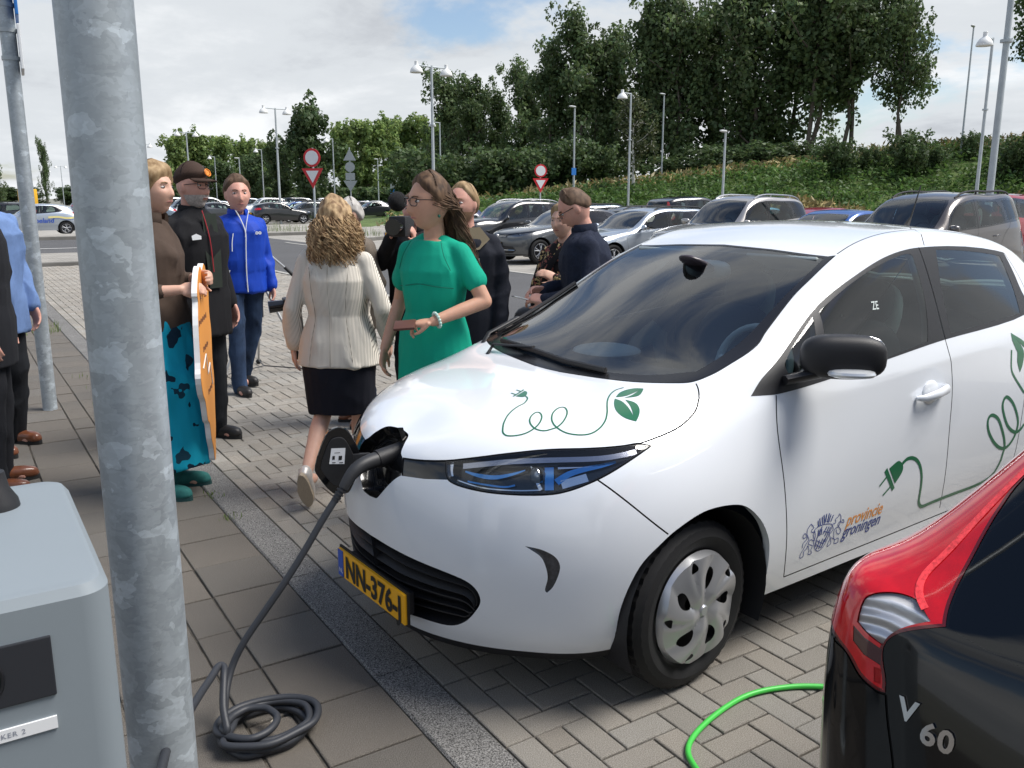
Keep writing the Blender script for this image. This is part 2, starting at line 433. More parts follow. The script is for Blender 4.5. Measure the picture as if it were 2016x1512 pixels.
    def panel(self, name, regs, m, parent, sides='both', push=0.0, both_in_one=False):
        """mesh of the given regions; sides: both (one object per side), one (left and right joined)"""
        T = self.tris(regs)
        if not len(T): return []
        ids, inv = np.unique(T, return_inverse=True); F = inv.reshape(T.shape); X = self.X[ids] + self.N[ids] * push; N = self.N[ids]
        mir = np.array([1, -1, 1.0]); out = []
        if sides == 'one':
            k = len(X); V2 = np.concatenate([X, X * mir]); N2 = np.concatenate([N, N * mir]); F2 = np.concatenate([F, F[:, ::-1] + k])
            out.append(raw_mesh(name, V2, F2, m, parent, N2))
        else:
            if sides in ('both', 'left'): out.append(raw_mesh(name, X, F, m, parent, N))
            if sides in ('both', 'right'): out.append(raw_mesh(name, X * mir, F[:, ::-1], m, parent, N * mir))
        return out
    def wall(self, name, loop, depth, m, parent, sides='both', closed=True, dirn=None):
        """inward side wall along a loop, as seen at the rim of an opening"""
        L = np.asarray(loop, float); L = L[(L[:, 0] >= -.01) & (L[:, 0] <= self.nu + .01) & (L[:, 1] >= -.01) & (L[:, 1] <= self.nv + .01)] if not closed else L
        L = np.clip(L, [0, 0], [self.nu, self.nv])
        X = self.S(L[:, 0], L[:, 1]); N = self.normal(np.clip(L[:, 0], 1e-3, self.nu - 1e-3), np.clip(L[:, 1], 1e-3, self.nv - 1e-3))
        D = -N * depth if dirn is None else np.asarray(dirn) * depth
        k = len(X); V = np.concatenate([X, X + D]); q = k if closed else k - 1
        F = [(i, (i + 1) % k, (i + 1) % k + k, i + k) for i in range(q)]
        out = []
        for sgn in ((1,) if sides == 'left' else (1, -1)):
            out.append(raw_mesh(name, V * np.array([1, sgn, 1]), F, m, parent))
        return out
    def ribbon(self, line, w, lift=.0012):
        """verts, faces of a flat band of width w along a uv line, lying on the surface"""
        L = np.asarray(line, float); ww = np.broadcast_to(np.asarray(w, float), (len(L),))
        A, B = self.offset(L, 1.0), None
        d = A - L; A = L + d * ww[:, None] / 2; B = L - d * ww[:, None] / 2
        P = np.concatenate([A, B]); P = np.clip(P, [0, 0], [self.nu, self.nv])
        X = self.S(P[:, 0], P[:, 1]) + self.normal(P[:, 0], P[:, 1]) * lift
        k = len(L); return X, [(i, i + 1, i + 1 + k, i + k) for i in range(k - 1)]
    def patch(self, loop, lift=.0012):
        """verts, faces of a filled uv polygon lying on the surface"""
        L = np.asarray(loop, float); lo, hi = L.min(0), L.max(0)
        g = [(a, b) for a in np.linspace(lo[0], hi[0], 14)[1:-1] for b in np.linspace(lo[1], hi[1], 14)[1:-1]]
        g = [q for q in g if inside(L, np.array([q[0]]), np.array([q[1]]))[0]]
        pts = [Vector(p) for p in list(map(tuple, L)) + g]; k = len(L)
        r = delaunay_2d_cdt(pts, [(i, (i + 1) % k) for i in range(k)], [], 0, 1e-6)
        V = np.array([(p.x, p.y) for p in r[0]]); T = np.array(r[2]); c = V[T].mean(1); T = T[inside(L, c[:, 0], c[:, 1])]
        return self.S(V[:, 0], V[:, 1]) + self.normal(V[:, 0], V[:, 1]) * lift, [tuple(t) for t in T]

# ------------------------------------------------------------------ shared car materials
M_white = mat('white_car_paint', (.78, .81, .85), .22, coat=1.0, var=.015, vscale=2)
M_gloss_black = mat('gloss_black_plastic', (.008, .008, .009), .12, coat=.5)
M_black_plastic = mat('black_plastic', (.016, .016, .018), .48, bump=.15, bscale=900)
M_gap = mat('panel_gap', (.004, .004, .004), .9)
M_rubber = mat('tyre_rubber', (.009, .009, .010), .72, bump=.12, bscale=300, var=.12, vscale=30)
M_alloy = mat('silver_wheel_paint', (.46, .47, .49), .32, .7, coat=.2)
M_dark_metal = mat('dark_metal', (.05, .05, .055), .45, .7)
M_chrome = mat('chrome', (.8, .8, .82), .08, 1.0)
M_glass = glass_mat('car_window_glass', (.58, .68, .65))
M_wglass = glass_mat('windscreen_glass', (.76, .86, .90), 0, 1.45)
M_clear = glass_mat('clear_lamp_cover', (.93, .95, .97))
M_cabin = mat('cabin_grey_plastic', (.075, .09, .105), .65, bump=.1, bscale=500)
M_seat = mat('seat_fabric', (.13, .15, .17), .85, bump=.3, bscale=700)
M_cream = mat('pale_cabin_trim', (.62, .68, .66), .5)
M_plate = mat('number_plate_yellow', (.86, .42, .012), .42, var=.04, vscale=20)
M_plate_blue = mat('number_plate_blue', (.02, .08, .42), .45)
M_ink = mat('black_ink', (.012, .012, .012), .6)
M_red_lamp = mat('red_lamp_plastic', (.42, .008, .012), .12, coat=1.0)
M_white_lamp = mat('clear_lamp_plastic', (.62, .64, .66), .12, .3, coat=.6)
M_amber = mat('amber_lamp', (.65, .2, .02), .2, coat=.5)

def plate_obj(name, text, parent, loc, rot, w=.52, h=.11, detail=True):
    """Dutch number plate: yellow board, blue band with NL, black characters"""
    e = MB(); e.box((0, 0, 0), (w, .012, h), mi=0); e.box((0, .008, 0), (w + .016, .008, h + .016), mi=1)
    b = e.build(name, [M_plate, M_ink], parent, smooth=False); b.location = loc; b.rotation_euler = rot
    q = MB(); q.box((-w / 2 + .022, -.0072, 0), (.042, .003, h * .96)); q.build('blue_band', M_plate_blue, b, smooth=False)
    if detail:
        V, F = text_mesh(text, .105, .0035, 0, 1.02); xs = [p[0] for p in V]; k = (w - .09) / (max(xs) - min(xs)); k = min(k, 1.15)
        wid = (max(xs) - min(xs)) * k
        t = MB(); t.add([(p[0] * k - min(xs) * k - wid / 2 + .022, -.0085, (p[1] - .037) * 1.12) for p in V], F); t.build('plate_characters', M_ink, b, smooth=False)
        V, F = text_mesh('NL', .026); t = MB(); t.add([(p[0] - w / 2 + .008, -.0095, p[1] - h * .34) for p in V], F); t.build('country_letters', mat('white_ink', (.8, .8, .8), .6), b, smooth=False)
    return b

# ------------------------------------------------------------------ wheels
def tyre_mesh(r=.311, w=.195, rim=.20, n=96, tread=True):
    b = MB(); h = w / 2
    prof = [(rim - .012, -h * .55), (rim, -h * .8), (rim + .03, -h * .98), (r - .05, -h * 1.02), (r - .022, -h * .93), (r - .006, -h * .76)]
    for k in range(5):
        y0 = -h * .72 + k * h * .36 * .8
        prof += [(r, y0), (r, y0 + h * .24), (r - .007, y0 + h * .245), (r - .007, y0 + h * .283)] if k < 4 else [(r, y0), (r, h * .72)]
    prof += [(r - .006, h * .76), (r - .022, h * .93), (r - .05, h * 1.02), (rim + .03, h * .98), (rim, h * .8), (rim - .012, h * .55)]
    vs, fs = [], []; m = len(prof)
    for j in range(n):
        a = 2 * math.pi * j / n
        for i, (q, y) in enumerate(prof):
            if tread and j % 2 == 0 and abs(y) > h * .35 and abs(y) < h * .95 and q > r - .03: q = q - .005
            aa = a + (.02 * math.cos(y / h * 3) if tread else 0)
            vs.append((q * math.sin(aa), y, q * math.cos(aa)))
    for j in range(n):
        for i in range(m - 1):
            a = j * m + i; c = ((j + 1) % n) * m + i; fs.append((a, c, c + 1, a + 1))
    return b.add(vs, fs)

def petal_cover(R0=.203, n=5):
    """silver wheel cover of five double leaves with teardrop slots between them; face towards +y"""
    def pol(r, a): return (r * math.sin(a), r * math.cos(a))
    sw = lambda t: -.42 * t ** 1.3
    loops = [[pol(R0, 2 * math.pi * i / 90) for i in range(90)]]
    for k in range(n):
        c = 2 * math.pi * k / n; big, small = [], []
        for i in range(18):
            u = 2 * math.pi * i / 18; t = .56 + .185 * math.cos(u); w = .17 * math.sin(u) * (1.15 + .55 * math.cos(u)) * .56 / t; big.append(pol(t * R0, c + sw(t) + w))
            t2 = .845 + .075 * math.cos(u); w2 = .085 * math.sin(u) * (1 - .5 * math.cos(u)); small.append(pol(t2 * R0, c + math.pi / n + sw(t2) + w2))
        loops += [big, small]
    pts, ed = [], []
    for lp in loops: o = len(pts); pts += lp; ed += [(o + i, o + (i + 1) % len(lp)) for i in range(len(lp))]
    for i in range(1, 26):
        for j in range(int(8 + i * 5)): pts.append(pol(R0 * i / 26.3, 2 * math.pi * (j + .3 * i) / int(8 + i * 5)))
    pts.append((0, 0)); r_ = delaunay_2d_cdt([Vector(q) for q in pts], ed, [], 0, 1e-6); V = np.array([(q.x, q.y) for q in r_[0]]); T = np.array(r_[2]); c = V[T].mean(1); ok = np.ones(len(T), bool)
    for lp in loops[1:]: ok &= ~inside(np.array(lp), c[:, 0], c[:, 1])
    t = np.hypot(V[:, 0], V[:, 1]) / R0; ph = ((np.arctan2(V[:, 0], V[:, 1]) + .42 * t ** 1.3) / (2 * math.pi) * n) % 1.0; win = np.clip((t - .08) / .25, 0, 1) * np.clip((1 - t) / .05, 0, 1)
    ridge = 1 - np.abs(2 * ph - 1); h = .026 * (1 - t ** 2) + .004 + win * (.020 * ridge ** .8 - .014 * np.exp(-((ph - .5) / .07) ** 2) * t + .006 * np.sin(2 * math.pi * ph) * t) - .012 * np.clip((t - .97) / .03, 0, 1)
    b = MB(); b.add(np.column_stack([V[:, 0], h, V[:, 1]]), [tuple(q) for q in T[ok]]); b.lathe([(0, .036), (.016, .036), (.022, .030)], 20, 'Y'); return b

def spoke_rim(R0=.2, n=5, twin=True, depth=.03):
    """cast rim with n (twin) spokes, face towards +y"""
    b = MB(); b.lathe([(R0 - .018, -.09), (R0 - .016, .0), (R0 - .004, .012), (R0, .006)], 48, 'Y'); b.lathe([(0, .012), (.035, .012), (.045, .004), (.048, -.02)], 24, 'Y')
    for k in range(n):
        for o in ((-.13, .13) if twin else (0,)):
            a = 2 * math.pi * k / n
            d0 = Vector((math.sin(a + o * .4), 0, math.cos(a + o * .4))); d1 = Vector((math.sin(a + o * 1.6), 0, math.cos(a + o * 1.6)))
            b.tube([d0 * .03 + Vector((0, .004, 0)), (d0 + d1) * .5 * R0 * .55 + Vector((0, .008, 0)), d1 * (R0 - .012) + Vector((0, .002, 0))], [(.016, .012), (.013, .012), (.013, .012)] if twin else [(.03, .012), (.026, .012), (.03, .012)], 8, sq=(0, 1, 0))
    return b

def add_wheel(parent, x, y, r, w, rim_fn, rim_mat, rimr, rz=0, shared=None):
    """wheel (rim) with tyre and brake disc behind it; y > 0 is the left side"""
    key = shared if shared is not None else {}
    s = 1 if y > 0 else -1
    if 'rim' not in key:
        key['rim'] = rim_fn(rimr).build('wheel', rim_mat, None, angle=28).data; key['tyre'] = tyre_mesh(r, w, rimr).build('tyre', M_rubber, None, angle=25).data
        d = MB(); d.lathe([(.02, -.035), (rimr * .93, -.035), (rimr * .95, -.06)], 40, 'Y'); key['disc'] = d.build('brake_disc', M_dark_metal, None).data
        for o in [o for o in COL.objects if o.data in (key['rim'], key['tyre'], key['disc'])]: bpy.data.objects.remove(o)
    o = bpy.data.objects.new('wheel', key['rim']); COL.objects.link(o); o.parent = parent
    o.location = (x, y - s * .012, r); o.rotation_euler = (0, 0, 0 if s > 0 else math.pi)
    t = bpy.data.objects.new('tyre', key['tyre']); COL.objects.link(t); t.parent = o; t.location = (0, -w / 2 + .002, 0)
    d = bpy.data.objects.new('brake_disc', key['disc']); COL.objects.link(d); d.parent = o
    return o

def arch_liner(parent, x, r, y0, y1, zc):
    b = MB(); vs, fs = [], []; n = 20
    for i in range(n + 1):
        a = R(-25 + 230 * i / n)
        for y in (y0, y1): vs.append((x + r * math.cos(a), y, zc + r * math.sin(a)))
    c = len(vs); vs.append((x, y0, zc))
    for i in range(n): fs.append((2 * i, 2 * i + 1, 2 * i + 3, 2 * i + 2)); fs.append((2 * i, 2 * i + 2, c))
    return b.add(vs, fs).build('arch_liner', M_black_plastic, parent)

def ellipsoid(mb, c, s, rot=None, nu=20, nv=12, p=2.0, mi=None):
    """super-ellipsoid of half sizes s"""
    vs, fs = [], []; f = lambda x: math.copysign(abs(x) ** (2 / p), x)
    for i in range(nv + 1):
        t = -math.pi / 2 + math.pi * i / nv
        for j in range(nu):
            a = 2 * math.pi * j / nu
            q = Vector((s[0] * f(math.cos(t)) * f(math.cos(a)), s[1] * f(math.cos(t)) * f(math.sin(a)), s[2] * f(math.sin(t))))
            if rot is not None: q = rot @ q
            vs.append(q + Vector(c))
    for i in range(nv):
        for j in range(nu):
            a = i * nu + j; b = i * nu + (j + 1) % nu; fs.append((a, b, b + nu, a + nu))
    return mb.add(vs, fs, mi)

def seat(parent, x, y, m, w=.48, back=.62, head=True, name='seat'):
    b = MB()
    ellipsoid(b, (x + .12, y, .48), (.27, w / 2, .10), p=3.2); ellipsoid(b, (x - .17, y, .80), (.10, w / 2, back / 2 + .05), Euler((0, R(-16), 0)).to_matrix(), p=3.0)
    if head: ellipsoid(b, (x - .30, y, 1.22), (.055, .13, .11), Euler((0, R(-10), 0)).to_matrix(), p=2.8); b.tube([(x - .27, y - .05, 1.05), (x - .29, y - .05, 1.2)], .008, 6); b.tube([(x - .27, y + .05, 1.05), (x - .29, y + .05, 1.2)], .008, 6)
    return b.build(name, m, parent)

# ------------------------------------------------------------------ the white electric hatchback

WS_OUT=[(8.519,8.498),(8.483,7.795),(8.521,7.709),(8.065,7.579),(7.71,7.508),(7.211,7.332),(6.985,7.205),(6.595,7.093),(6.24,6.933),(5.971,6.855),(5.792,6.929),(5.571,7.243),(5.383,7.636),(5.245,8.036),(5.108,8.417),(4.964,8.793)]
WS_IN=[(8.486,8.476),(8.432,7.806),(8.048,7.688),(7.702,7.623),(7.298,7.522),(6.993,7.436),(6.631,7.34),(6.18,7.184),(5.859,7.498),(5.7,7.824),(5.572,8.338)]
BON=[(5.92,6.757),(5.8,6.327),(5.707,6.034),(5.514,5.621),(5.138,5.387),(4.503,5.499),(4.31,5.616),(3.338,6.021),(2.596,6.023),(1.605,5.796),(0.711,5.731)]
PORT=[(0.377,8.5),(0.601,7.869),(0.591,7.033),(0.606,6.148),(0.711,5.731),(0.81,4.881),(0.685,4.689),(0.513,4.341),(0.298,3.891),(0.221,3.799)]
HL=[(4.691,5.258),(4.31,5.616),(3.338,6.021),(2.596,6.023),(1.605,5.796),(1.667,5.191),(1.818,4.903),(2.257,4.721),(2.756,4.646),(3.214,4.632),(3.476,4.688),(3.822,4.847),(4.298,5.092)]
FOG=[(2.943,3.352),(3.17,3.299),(3.353,3.159),(3.435,2.951),(3.431,2.7),(3.368,2.367),(3.288,2.194),(3.256,2.271),(3.282,2.574),(3.251,2.851),(3.174,3.112),(3.037,3.267)]
GRILLE=[(0.493,2.475),(0.864,2.435),(1.755,2.287),(2.121,2.114),(2.25,1.757),(2.123,1.359),(1.901,0.962),(1.616,0.715),(1.101,0.654),(0.715,0.572)]
ARCH=[(4.313,1.735),(4.482,2.663),(4.757,3.112),(5.016,3.334),(5.382,3.45),(5.823,3.347),(6.135,3.151),(6.398,2.753),(6.561,2.316),(6.64,1.894),(6.695,1.085)]
DGAP=[(6.856,5.814),(6.791,4.511),(6.868,3.243),(6.937,2.26),(7.071,0.626)]
SILL=[(7.071,0.626),(8.407,0.584),(9.994,0.624)]
BFGAP=[(3.848,4.874),(4.382,4.055),(4.844,3.263)]
DLO=[(6.502,5.865),(6.737,6.44),(7.152,6.825),(7.683,7.051),(8.361,7.058),(8.954,7.09),(9.527,7.087),(10.13,7.064),(11.923,7.036),(11.898,6.447),(11.694,5.939),(9.688,5.947),(8.522,5.928),(7.385,5.928),(6.837,5.842)]
FGL=[(7.732,6.967),(8.325,6.99),(8.914,7.016),(9.426,7.018),(9.539,6.96),(9.515,6.417),(9.383,6.003),(8.482,5.96),(7.577,5.979)]
QGL=[(7.646,6.986),(7.507,6.512),(7.472,6.234),(7.078,6.369),(7.078,6.604),(7.299,6.831)]
RGL=[(10.12,7.002),(11.714,6.924),(11.681,6.381),(11.606,5.993),(9.907,6.014),(9.943,6.472)]
BGAP=[(9.746,7.081),(9.75,6.494),(9.757,5.912),(9.838,4.243),(9.842,3.071),(9.955,0.961)]
ROOFSEAM=[(8.559,7.724),(8.858,7.759),(9.225,7.748),(9.67,7.705),(10.07,7.701)]
D_CORD=[(3.365,8.196),(3.334,8.099),(3.254,8.011),(3.141,7.92),(3.012,7.859),(2.843,7.726),(2.685,7.515),(2.569,7.224),(2.524,6.966),(2.521,6.806),(2.562,6.695),(2.646,6.654),(2.774,6.665),(2.891,6.734),(3.002,6.867),(3.085,7.011),(3.162,7.197),(3.201,7.349),(3.198,7.456),(3.147,7.471),(3.052,7.375),(2.984,7.228),(2.962,7.052),(2.996,6.869),(3.068,6.76),(3.151,6.725),(3.241,6.754),(3.32,6.796),(3.416,6.923),(3.522,7.116),(3.601,7.295),(3.634,7.449),(3.593,7.502),(3.494,7.462),(3.377,7.327),(3.305,7.139),(3.288,6.956),(3.314,6.798),(3.377,6.634),(3.464,6.51),(3.591,6.414),(3.711,6.375),(3.814,6.401),(3.934,6.521),(4.046,6.71),(4.148,6.95),(4.266,7.208),(4.408,7.403),(4.595,7.55),(4.799,7.626),(4.993,7.61)]
D_PLUG=[(3.22,8.264),(3.511,8.377),(3.512,8.327),(3.456,8.257),(3.358,8.186),(3.286,8.184)]
D_BAR=[(3.175,8.293),(3.545,8.444),(3.542,8.416),(3.194,8.271)]
D_PR1=[(3.257,8.421),(3.274,8.335)]
D_PR2=[(3.434,8.487),(3.445,8.4)]
D_LEAF1=[(4.558,7.38),(4.736,7.483),(4.932,7.5),(5.098,7.435),(5.191,7.304),(5.061,7.211),(4.941,7.148),(4.832,7.157),(4.651,7.262),(4.824,7.251),(5.067,7.311),(4.82,7.297),(4.675,7.319)]
D_LEAF2A=[(4.506,7.337),(4.395,7.195),(4.312,6.982),(4.312,6.767),(4.38,6.549),(4.52,6.329),(4.602,6.474),(4.675,6.658),(4.709,6.854),(4.696,7.009),(4.624,7.183),(4.594,6.993),(4.556,6.793),(4.512,6.554),(4.522,6.748),(4.535,6.982),(4.542,7.186)]
S_CORD=[(8.882,2.822),(8.964,2.891),(9.068,2.878),(9.183,2.773),(9.27,2.587),(9.328,2.342),(9.354,2.061),(9.368,1.756),(9.39,1.538),(9.483,1.348),(9.697,1.359),(10.134,1.388),(10.753,1.418),(11.047,1.581),(11.164,1.941),(11.19,2.185),(11.198,2.382),(11.145,2.622),(11.048,2.896),(10.947,3.121),(10.816,3.249),(10.731,3.232),(10.713,3.092),(10.757,2.902),(10.859,2.689),(10.992,2.49),(11.13,2.359),(11.248,2.347),(11.347,2.456),(11.408,2.623),(11.433,2.859),(11.37,3.12),(11.253,3.398),(11.121,3.573),(11.049,3.565),(11.018,3.409),(11.07,3.185),(11.176,2.913),(11.303,2.736),(11.418,2.656),(11.516,2.694),(11.585,2.793)]
S_STEM=[(11.201,4.81),(11.186,4.545),(11.187,4.228),(11.279,3.975),(11.503,3.566)]
S_PLUG=[(8.631,2.82),(8.763,2.916),(8.825,2.901),(8.892,2.787),(8.893,2.621),(8.775,2.385)]
S_BAR=[(8.543,2.776),(8.589,2.851),(8.782,2.274),(8.74,2.212)]
S_PR1=[(8.481,2.462),(8.595,2.632)]
S_PR2=[(8.568,2.181),(8.689,2.342)]
S_LEAF=[(11.234,5.595),(11.233,5.225),(11.295,4.837),(11.335,4.667),(11.326,4.389),(11.383,4.104),(11.456,4.313),(11.489,4.669),(11.328,5.224),(11.506,4.768),(11.515,4.981)]
C_SHIELD=[(7.436,1.922),(7.499,1.979),(7.598,1.974),(7.702,1.916),(7.737,1.827),(7.716,1.702),(7.692,1.483),(7.663,1.31),(7.607,1.191),(7.556,1.203),(7.506,1.338),(7.465,1.558),(7.471,1.731),(7.436,1.922)]
C_H1=[(7.508,1.892),(7.517,1.717)]
C_H2=[(7.538,1.889),(7.54,1.683)]
C_H3=[(7.564,1.872),(7.568,1.699)]
C_D1=[(7.646,1.885),(7.598,1.696)]
C_D2=[(7.683,1.861),(7.637,1.615)]
C_D3=[(7.502,1.586),(7.512,1.372)]
C_D4=[(7.564,1.559),(7.539,1.271)]
C_D5=[(7.614,1.559),(7.58,1.256)]
C_D6=[(7.638,1.523),(7.636,1.372)]
C_D7=[(7.665,1.54),(7.661,1.411)]
C_D8=[(7.562,1.939),(7.5,1.606)]
C_D9=[(7.712,1.826),(7.619,1.265)]
C_E1=[(7.502,1.586),(7.647,1.363)]
C_E2=[(7.598,1.782),(7.699,1.679)]
C_E3=[(7.494,1.482),(7.619,1.265)]
C_P0=[(7.474,2.146),(7.499,1.979)]
C_P1=[(7.5,2.193),(7.526,2.003)]
C_P2=[(7.538,2.209),(7.564,2.004)]
C_P3=[(7.565,2.24),(7.596,2.0)]
C_P4=[(7.608,2.248),(7.608,2.024)]
C_P5=[(7.653,2.234),(7.64,1.996)]
C_P6=[(7.682,2.186),(7.661,1.983)]
C_P7=[(7.725,2.145),(7.695,1.986)]
C_L1=[(7.362,2.127),(7.418,1.998),(7.388,1.952),(7.4,1.879),(7.441,1.869),(7.429,1.793),(7.472,1.59),(7.402,1.674),(7.374,1.57),(7.452,1.457),(7.443,1.33),(7.468,1.196),(7.411,1.213),(7.412,1.334),(7.37,1.518),(7.36,1.433),(7.318,1.37),(7.331,1.22),(7.278,1.191),(7.272,1.328),(7.299,1.441),(7.346,1.643),(7.37,1.696),(7.322,1.863),(7.314,1.998),(7.333,2.066),(7.362,2.127)]
C_T1=[(7.281,1.51),(7.279,1.654),(7.33,1.74),(7.313,1.852),(7.275,1.925),(7.255,1.872),(7.268,1.798),(7.308,1.805)]
C_L2=[(7.826,2.116),(7.86,2.014),(7.865,1.879),(7.849,1.752),(7.793,1.72),(7.79,1.578),(7.826,1.359),(7.884,1.373),(7.898,1.216),(7.837,1.226),(7.826,1.359),(7.752,1.475),(7.776,1.278),(7.723,1.217),(7.726,1.359),(7.742,1.483),(7.716,1.613),(7.763,1.723),(7.736,1.878),(7.783,1.897),(7.772,2.003),(7.808,2.046),(7.826,2.116)]
C_T2=[(7.817,1.685),(7.842,1.559),(7.888,1.506),(7.901,1.609),(7.834,1.796),(7.854,1.886),(7.923,1.807),(7.919,1.886),(7.886,1.916)]
HB1 = [(1.912, 5.448), (2.095, 5.324), (2.289, 5.252), (2.471, 5.264), (2.701, 5.392), (2.847, 5.515)]
HB2 = [(1.973, 5.041), (2.284, 4.961), (2.569, 4.91), (2.721, 4.972)]
HPROJ = [(3.031, 5.305), (2.916, 5.643), (2.942, 5.061), (3.141, 5.036)]
HB3 = [(3.182, 5.564), (3.193, 5.274), (3.204, 5.026), (3.216, 4.779)]
HB4 = [(3.302, 5.008), (3.467, 5.244), (3.676, 5.332), (3.897, 5.328), (4.132, 5.32)]
HB5 = [(3.376, 4.918), (3.548, 4.986), (3.722, 5.038)]
ZX, ZY, ZROT = 2.0108, 2.8394, math.atan2(-.059306, -.998240)
zoe = empty('electric_car', (ZX, ZY, 0), ZROT, 'white electric hatchback with green plug decals, charging at its open nose flap', 'car')
zb = Body(NET, 8)
_c = lambda l, corners=(), closed=True, n=5: catmull(l, closed, n, corners)
ws_o = np.array([(8.53, 9.25), (8.53, 9.0)] + list(map(tuple, catmull(WS_OUT, False, 5, (1, 2)))) + [(4.94, 9.0), (4.94, 9.25)])
ws_i = np.array([(8.49, 9.25), (8.49, 9.0)] + list(map(tuple, catmull(WS_IN, False, 5, (1, 7)))) + [(5.42, 9.0), (5.42, 9.25)])
bon_side = catmull(BON, False, 5, (0, 5, 10))
port_half = catmull(PORT, False, 5, (0, 4, 5))
port = np.array([(.40, 9.25)] + list(map(tuple, port_half)) + [(.0, 3.76), (-.2, 3.76), (-.2, 9.25)])
bon_back = [tuple(p) for p in catmull(WS_OUT[9:], False, 4)]
bonnet = np.array([(.40, 9.25)] + list(map(tuple, port_half[:21])) + list(map(tuple, bon_side[::-1])) + [(p[0] - .03, p[1]) for p in bon_back] + [(4.90, 9.0), (4.90, 9.25)])
hl = _c(HL, (0, 4))
fog = _c(FOG, (0, 6))
gr = np.array([(-.2, 2.50)] + list(map(tuple, catmull(GRILLE, False, 5))) + [(-.2, .56)])
archf = np.array([(4.30, -.3), (4.29, 0)] + list(map(tuple, catmull([(4.30, .8)] + ARCH + [(6.70, .6)], False, 5))) + [(6.68, 0), (6.68, -.3)])
ra = zb.side_uv([(-2.588 + .345 * math.cos(R(a)), .312 + .345 * math.sin(R(a))) for a in range(-8, 189, 7)])
archr = np.array([(ra[0][0], -.3)] + ra + [(ra[-1][0], -.3)])
dlo = _c(DLO, (0, 8, 14), n=5)
fgl = _c(FGL, (0, 4, 6, 8), n=5); qgl = _c(QGL, (0, 2, 3), n=4); rgl = _c(RGL, (0, 1, 3, 4), n=5)
trim = np.array([(.711, 5.731), (1.0, 5.76), (1.605, 5.796), (1.70, 5.25), (1.74, 5.02), (1.3, 4.93), (.82, 4.87), (.74, 5.3)])
tail = [(13.25, 4.7), (13.8, 4.6), (14.35, 4.9), (14.3, 6.0), (13.6, 6.35), (13.2, 6.1)]
rearg = [(13.75, 6.45), (14.5, 6.3), (16.2, 6.25), (16.2, 9.25), (14.15, 9.25), (13.95, 8.3), (13.75, 7.4)]
dgap, bgap = catmull(DGAP, False, 6), catmull(BGAP, False, 6)
sill_line = catmull([tuple(DGAP[-1])] + [tuple(p) for p in SILL[1:]] + [tuple(p) for p in zb.side_uv([(-1.9, .30), (-2.2, .31)])], False, 6)
rgap = catmull([(11.95, 7.03), (12.05, 6.5), (11.9, 5.9), (11.75, 5.2), (11.6, 4.4)] + zb.side_uv([(-2.2, .66), (-2.2, .31)]), False, 6)
# panels, first match wins
zb.region('void', archf); zb.region('void', archr); zb.region('void', gr); zb.region('port', port); zb.region('hl_glass', zb.offset(hl, .007, True)); zb.region('hl_frame', hl)
zb.region('fog', fog); zb.region('trim', trim)
zb.region('ws_glass', ws_i); zb.region('ws_frit', ws_o)
zb.region('front_glass', fgl); zb.region('quarter_glass', qgl); zb.region('rear_door_glass', rgl); zb.region('dlo', dlo)
zb.region('tail', _c(tail)); zb.region('rear_glass', np.array(rearg)); 
zb.region('bonnet', bonnet)
fd = np.concatenate([dgap, sill_line[:18], bgap[::-1]]); zb.region('front_door', fd)
rd = np.concatenate([bgap, [tuple(p) for p in sill_line[17:]], rgap[::-1]]); zb.region('rear_door', rd)
zb.region('sill', np.array([(6.6, -.3), (6.6, .45)] + [tuple(p) for p in zb.offset(sill_line, 0)] + [(11.6, .5), (11.6, -.3)]))
bf = catmull(BFGAP, False, 5)
zb.region('bumper', np.array([(-.2, -.3), (4.30, -.3), (4.30, .8)] + [tuple(p) for p in catmull([(4.30, .8)] + ARCH[:4], False, 5)][:-1] + list(map(tuple, bf[::-1])) + [tuple(p) for p in HL[11::-1]][:8] + [(1.74, 5.02), (.82, 4.87), (.3, 3.9), (-.2, 3.8)]))
zb.region('roof', np.array([(8.55, 9.25), (8.55, 7.73)] + [tuple(p) for p in catmull(ROOFSEAM, False, 4)] + [(11.5, 7.72), (13.6, 7.75), (13.9, 9.25)]))
for ln in (bon_side[:26], bf, dgap, bgap, sill_line, rgap, catmull(ROOFSEAM, False, 4), np.array([(10.07, 7.701), (10.0, 7.4), (9.9, 7.1)])): zb.seam(ln, .0055)
zb.seam(bon_side[25:], .006); zb.seam(zb.offset(catmull(WS_OUT[2:], False, 5), .0), .004)
zb.seam(np.array([(10.07, 7.70), (11.5, 7.72), (13.6, 7.75)]), .004)
zb.seam(np.concatenate([hl, hl[:1]]), .005)
zb.cut()

zb.panel('body_shell', ['body', 'sill'], M_white, zoe, 'one')
zb.panel('panel_gap_liner', ['gap'], M_gap, zoe, 'one', push=-.004)
zb.panel('bonnet', ['bonnet'], M_white, zoe, 'one')
zb.panel('front_bumper', ['bumper'], M_white, zoe, 'one')
zb.panel('roof', ['roof'], M_white, zoe, 'one')
doors = zb.panel('front_door', ['front_door'], M_white, zoe)
zb.panel('rear_door', ['rear_door'], M_white, zoe)
zb.panel('windscreen', ['ws_glass'], M_wglass, zoe, 'one')
zb.panel('windscreen_frame', ['ws_frit'], mat('black_frit', (.010, .010, .012), .25), zoe, 'one', push=.001)
zb.panel('window_trim', ['dlo'], M_black_plastic, zoe, push=.001)
zb.panel('front_door_window', ['front_glass'], M_glass, zoe); zb.panel('quarter_window', ['quarter_glass'], M_glass, zoe); zb.panel('rear_door_window', ['rear_door_glass'], M_glass, zoe)
zb.panel('tail_lamp', ['tail'], M_red_lamp, zoe); zb.panel('rear_window', ['rear_glass'], M_glass, zoe, 'one')
zb.panel('grille_band', ['trim'], M_gloss_black, zoe, 'both', push=-.004)
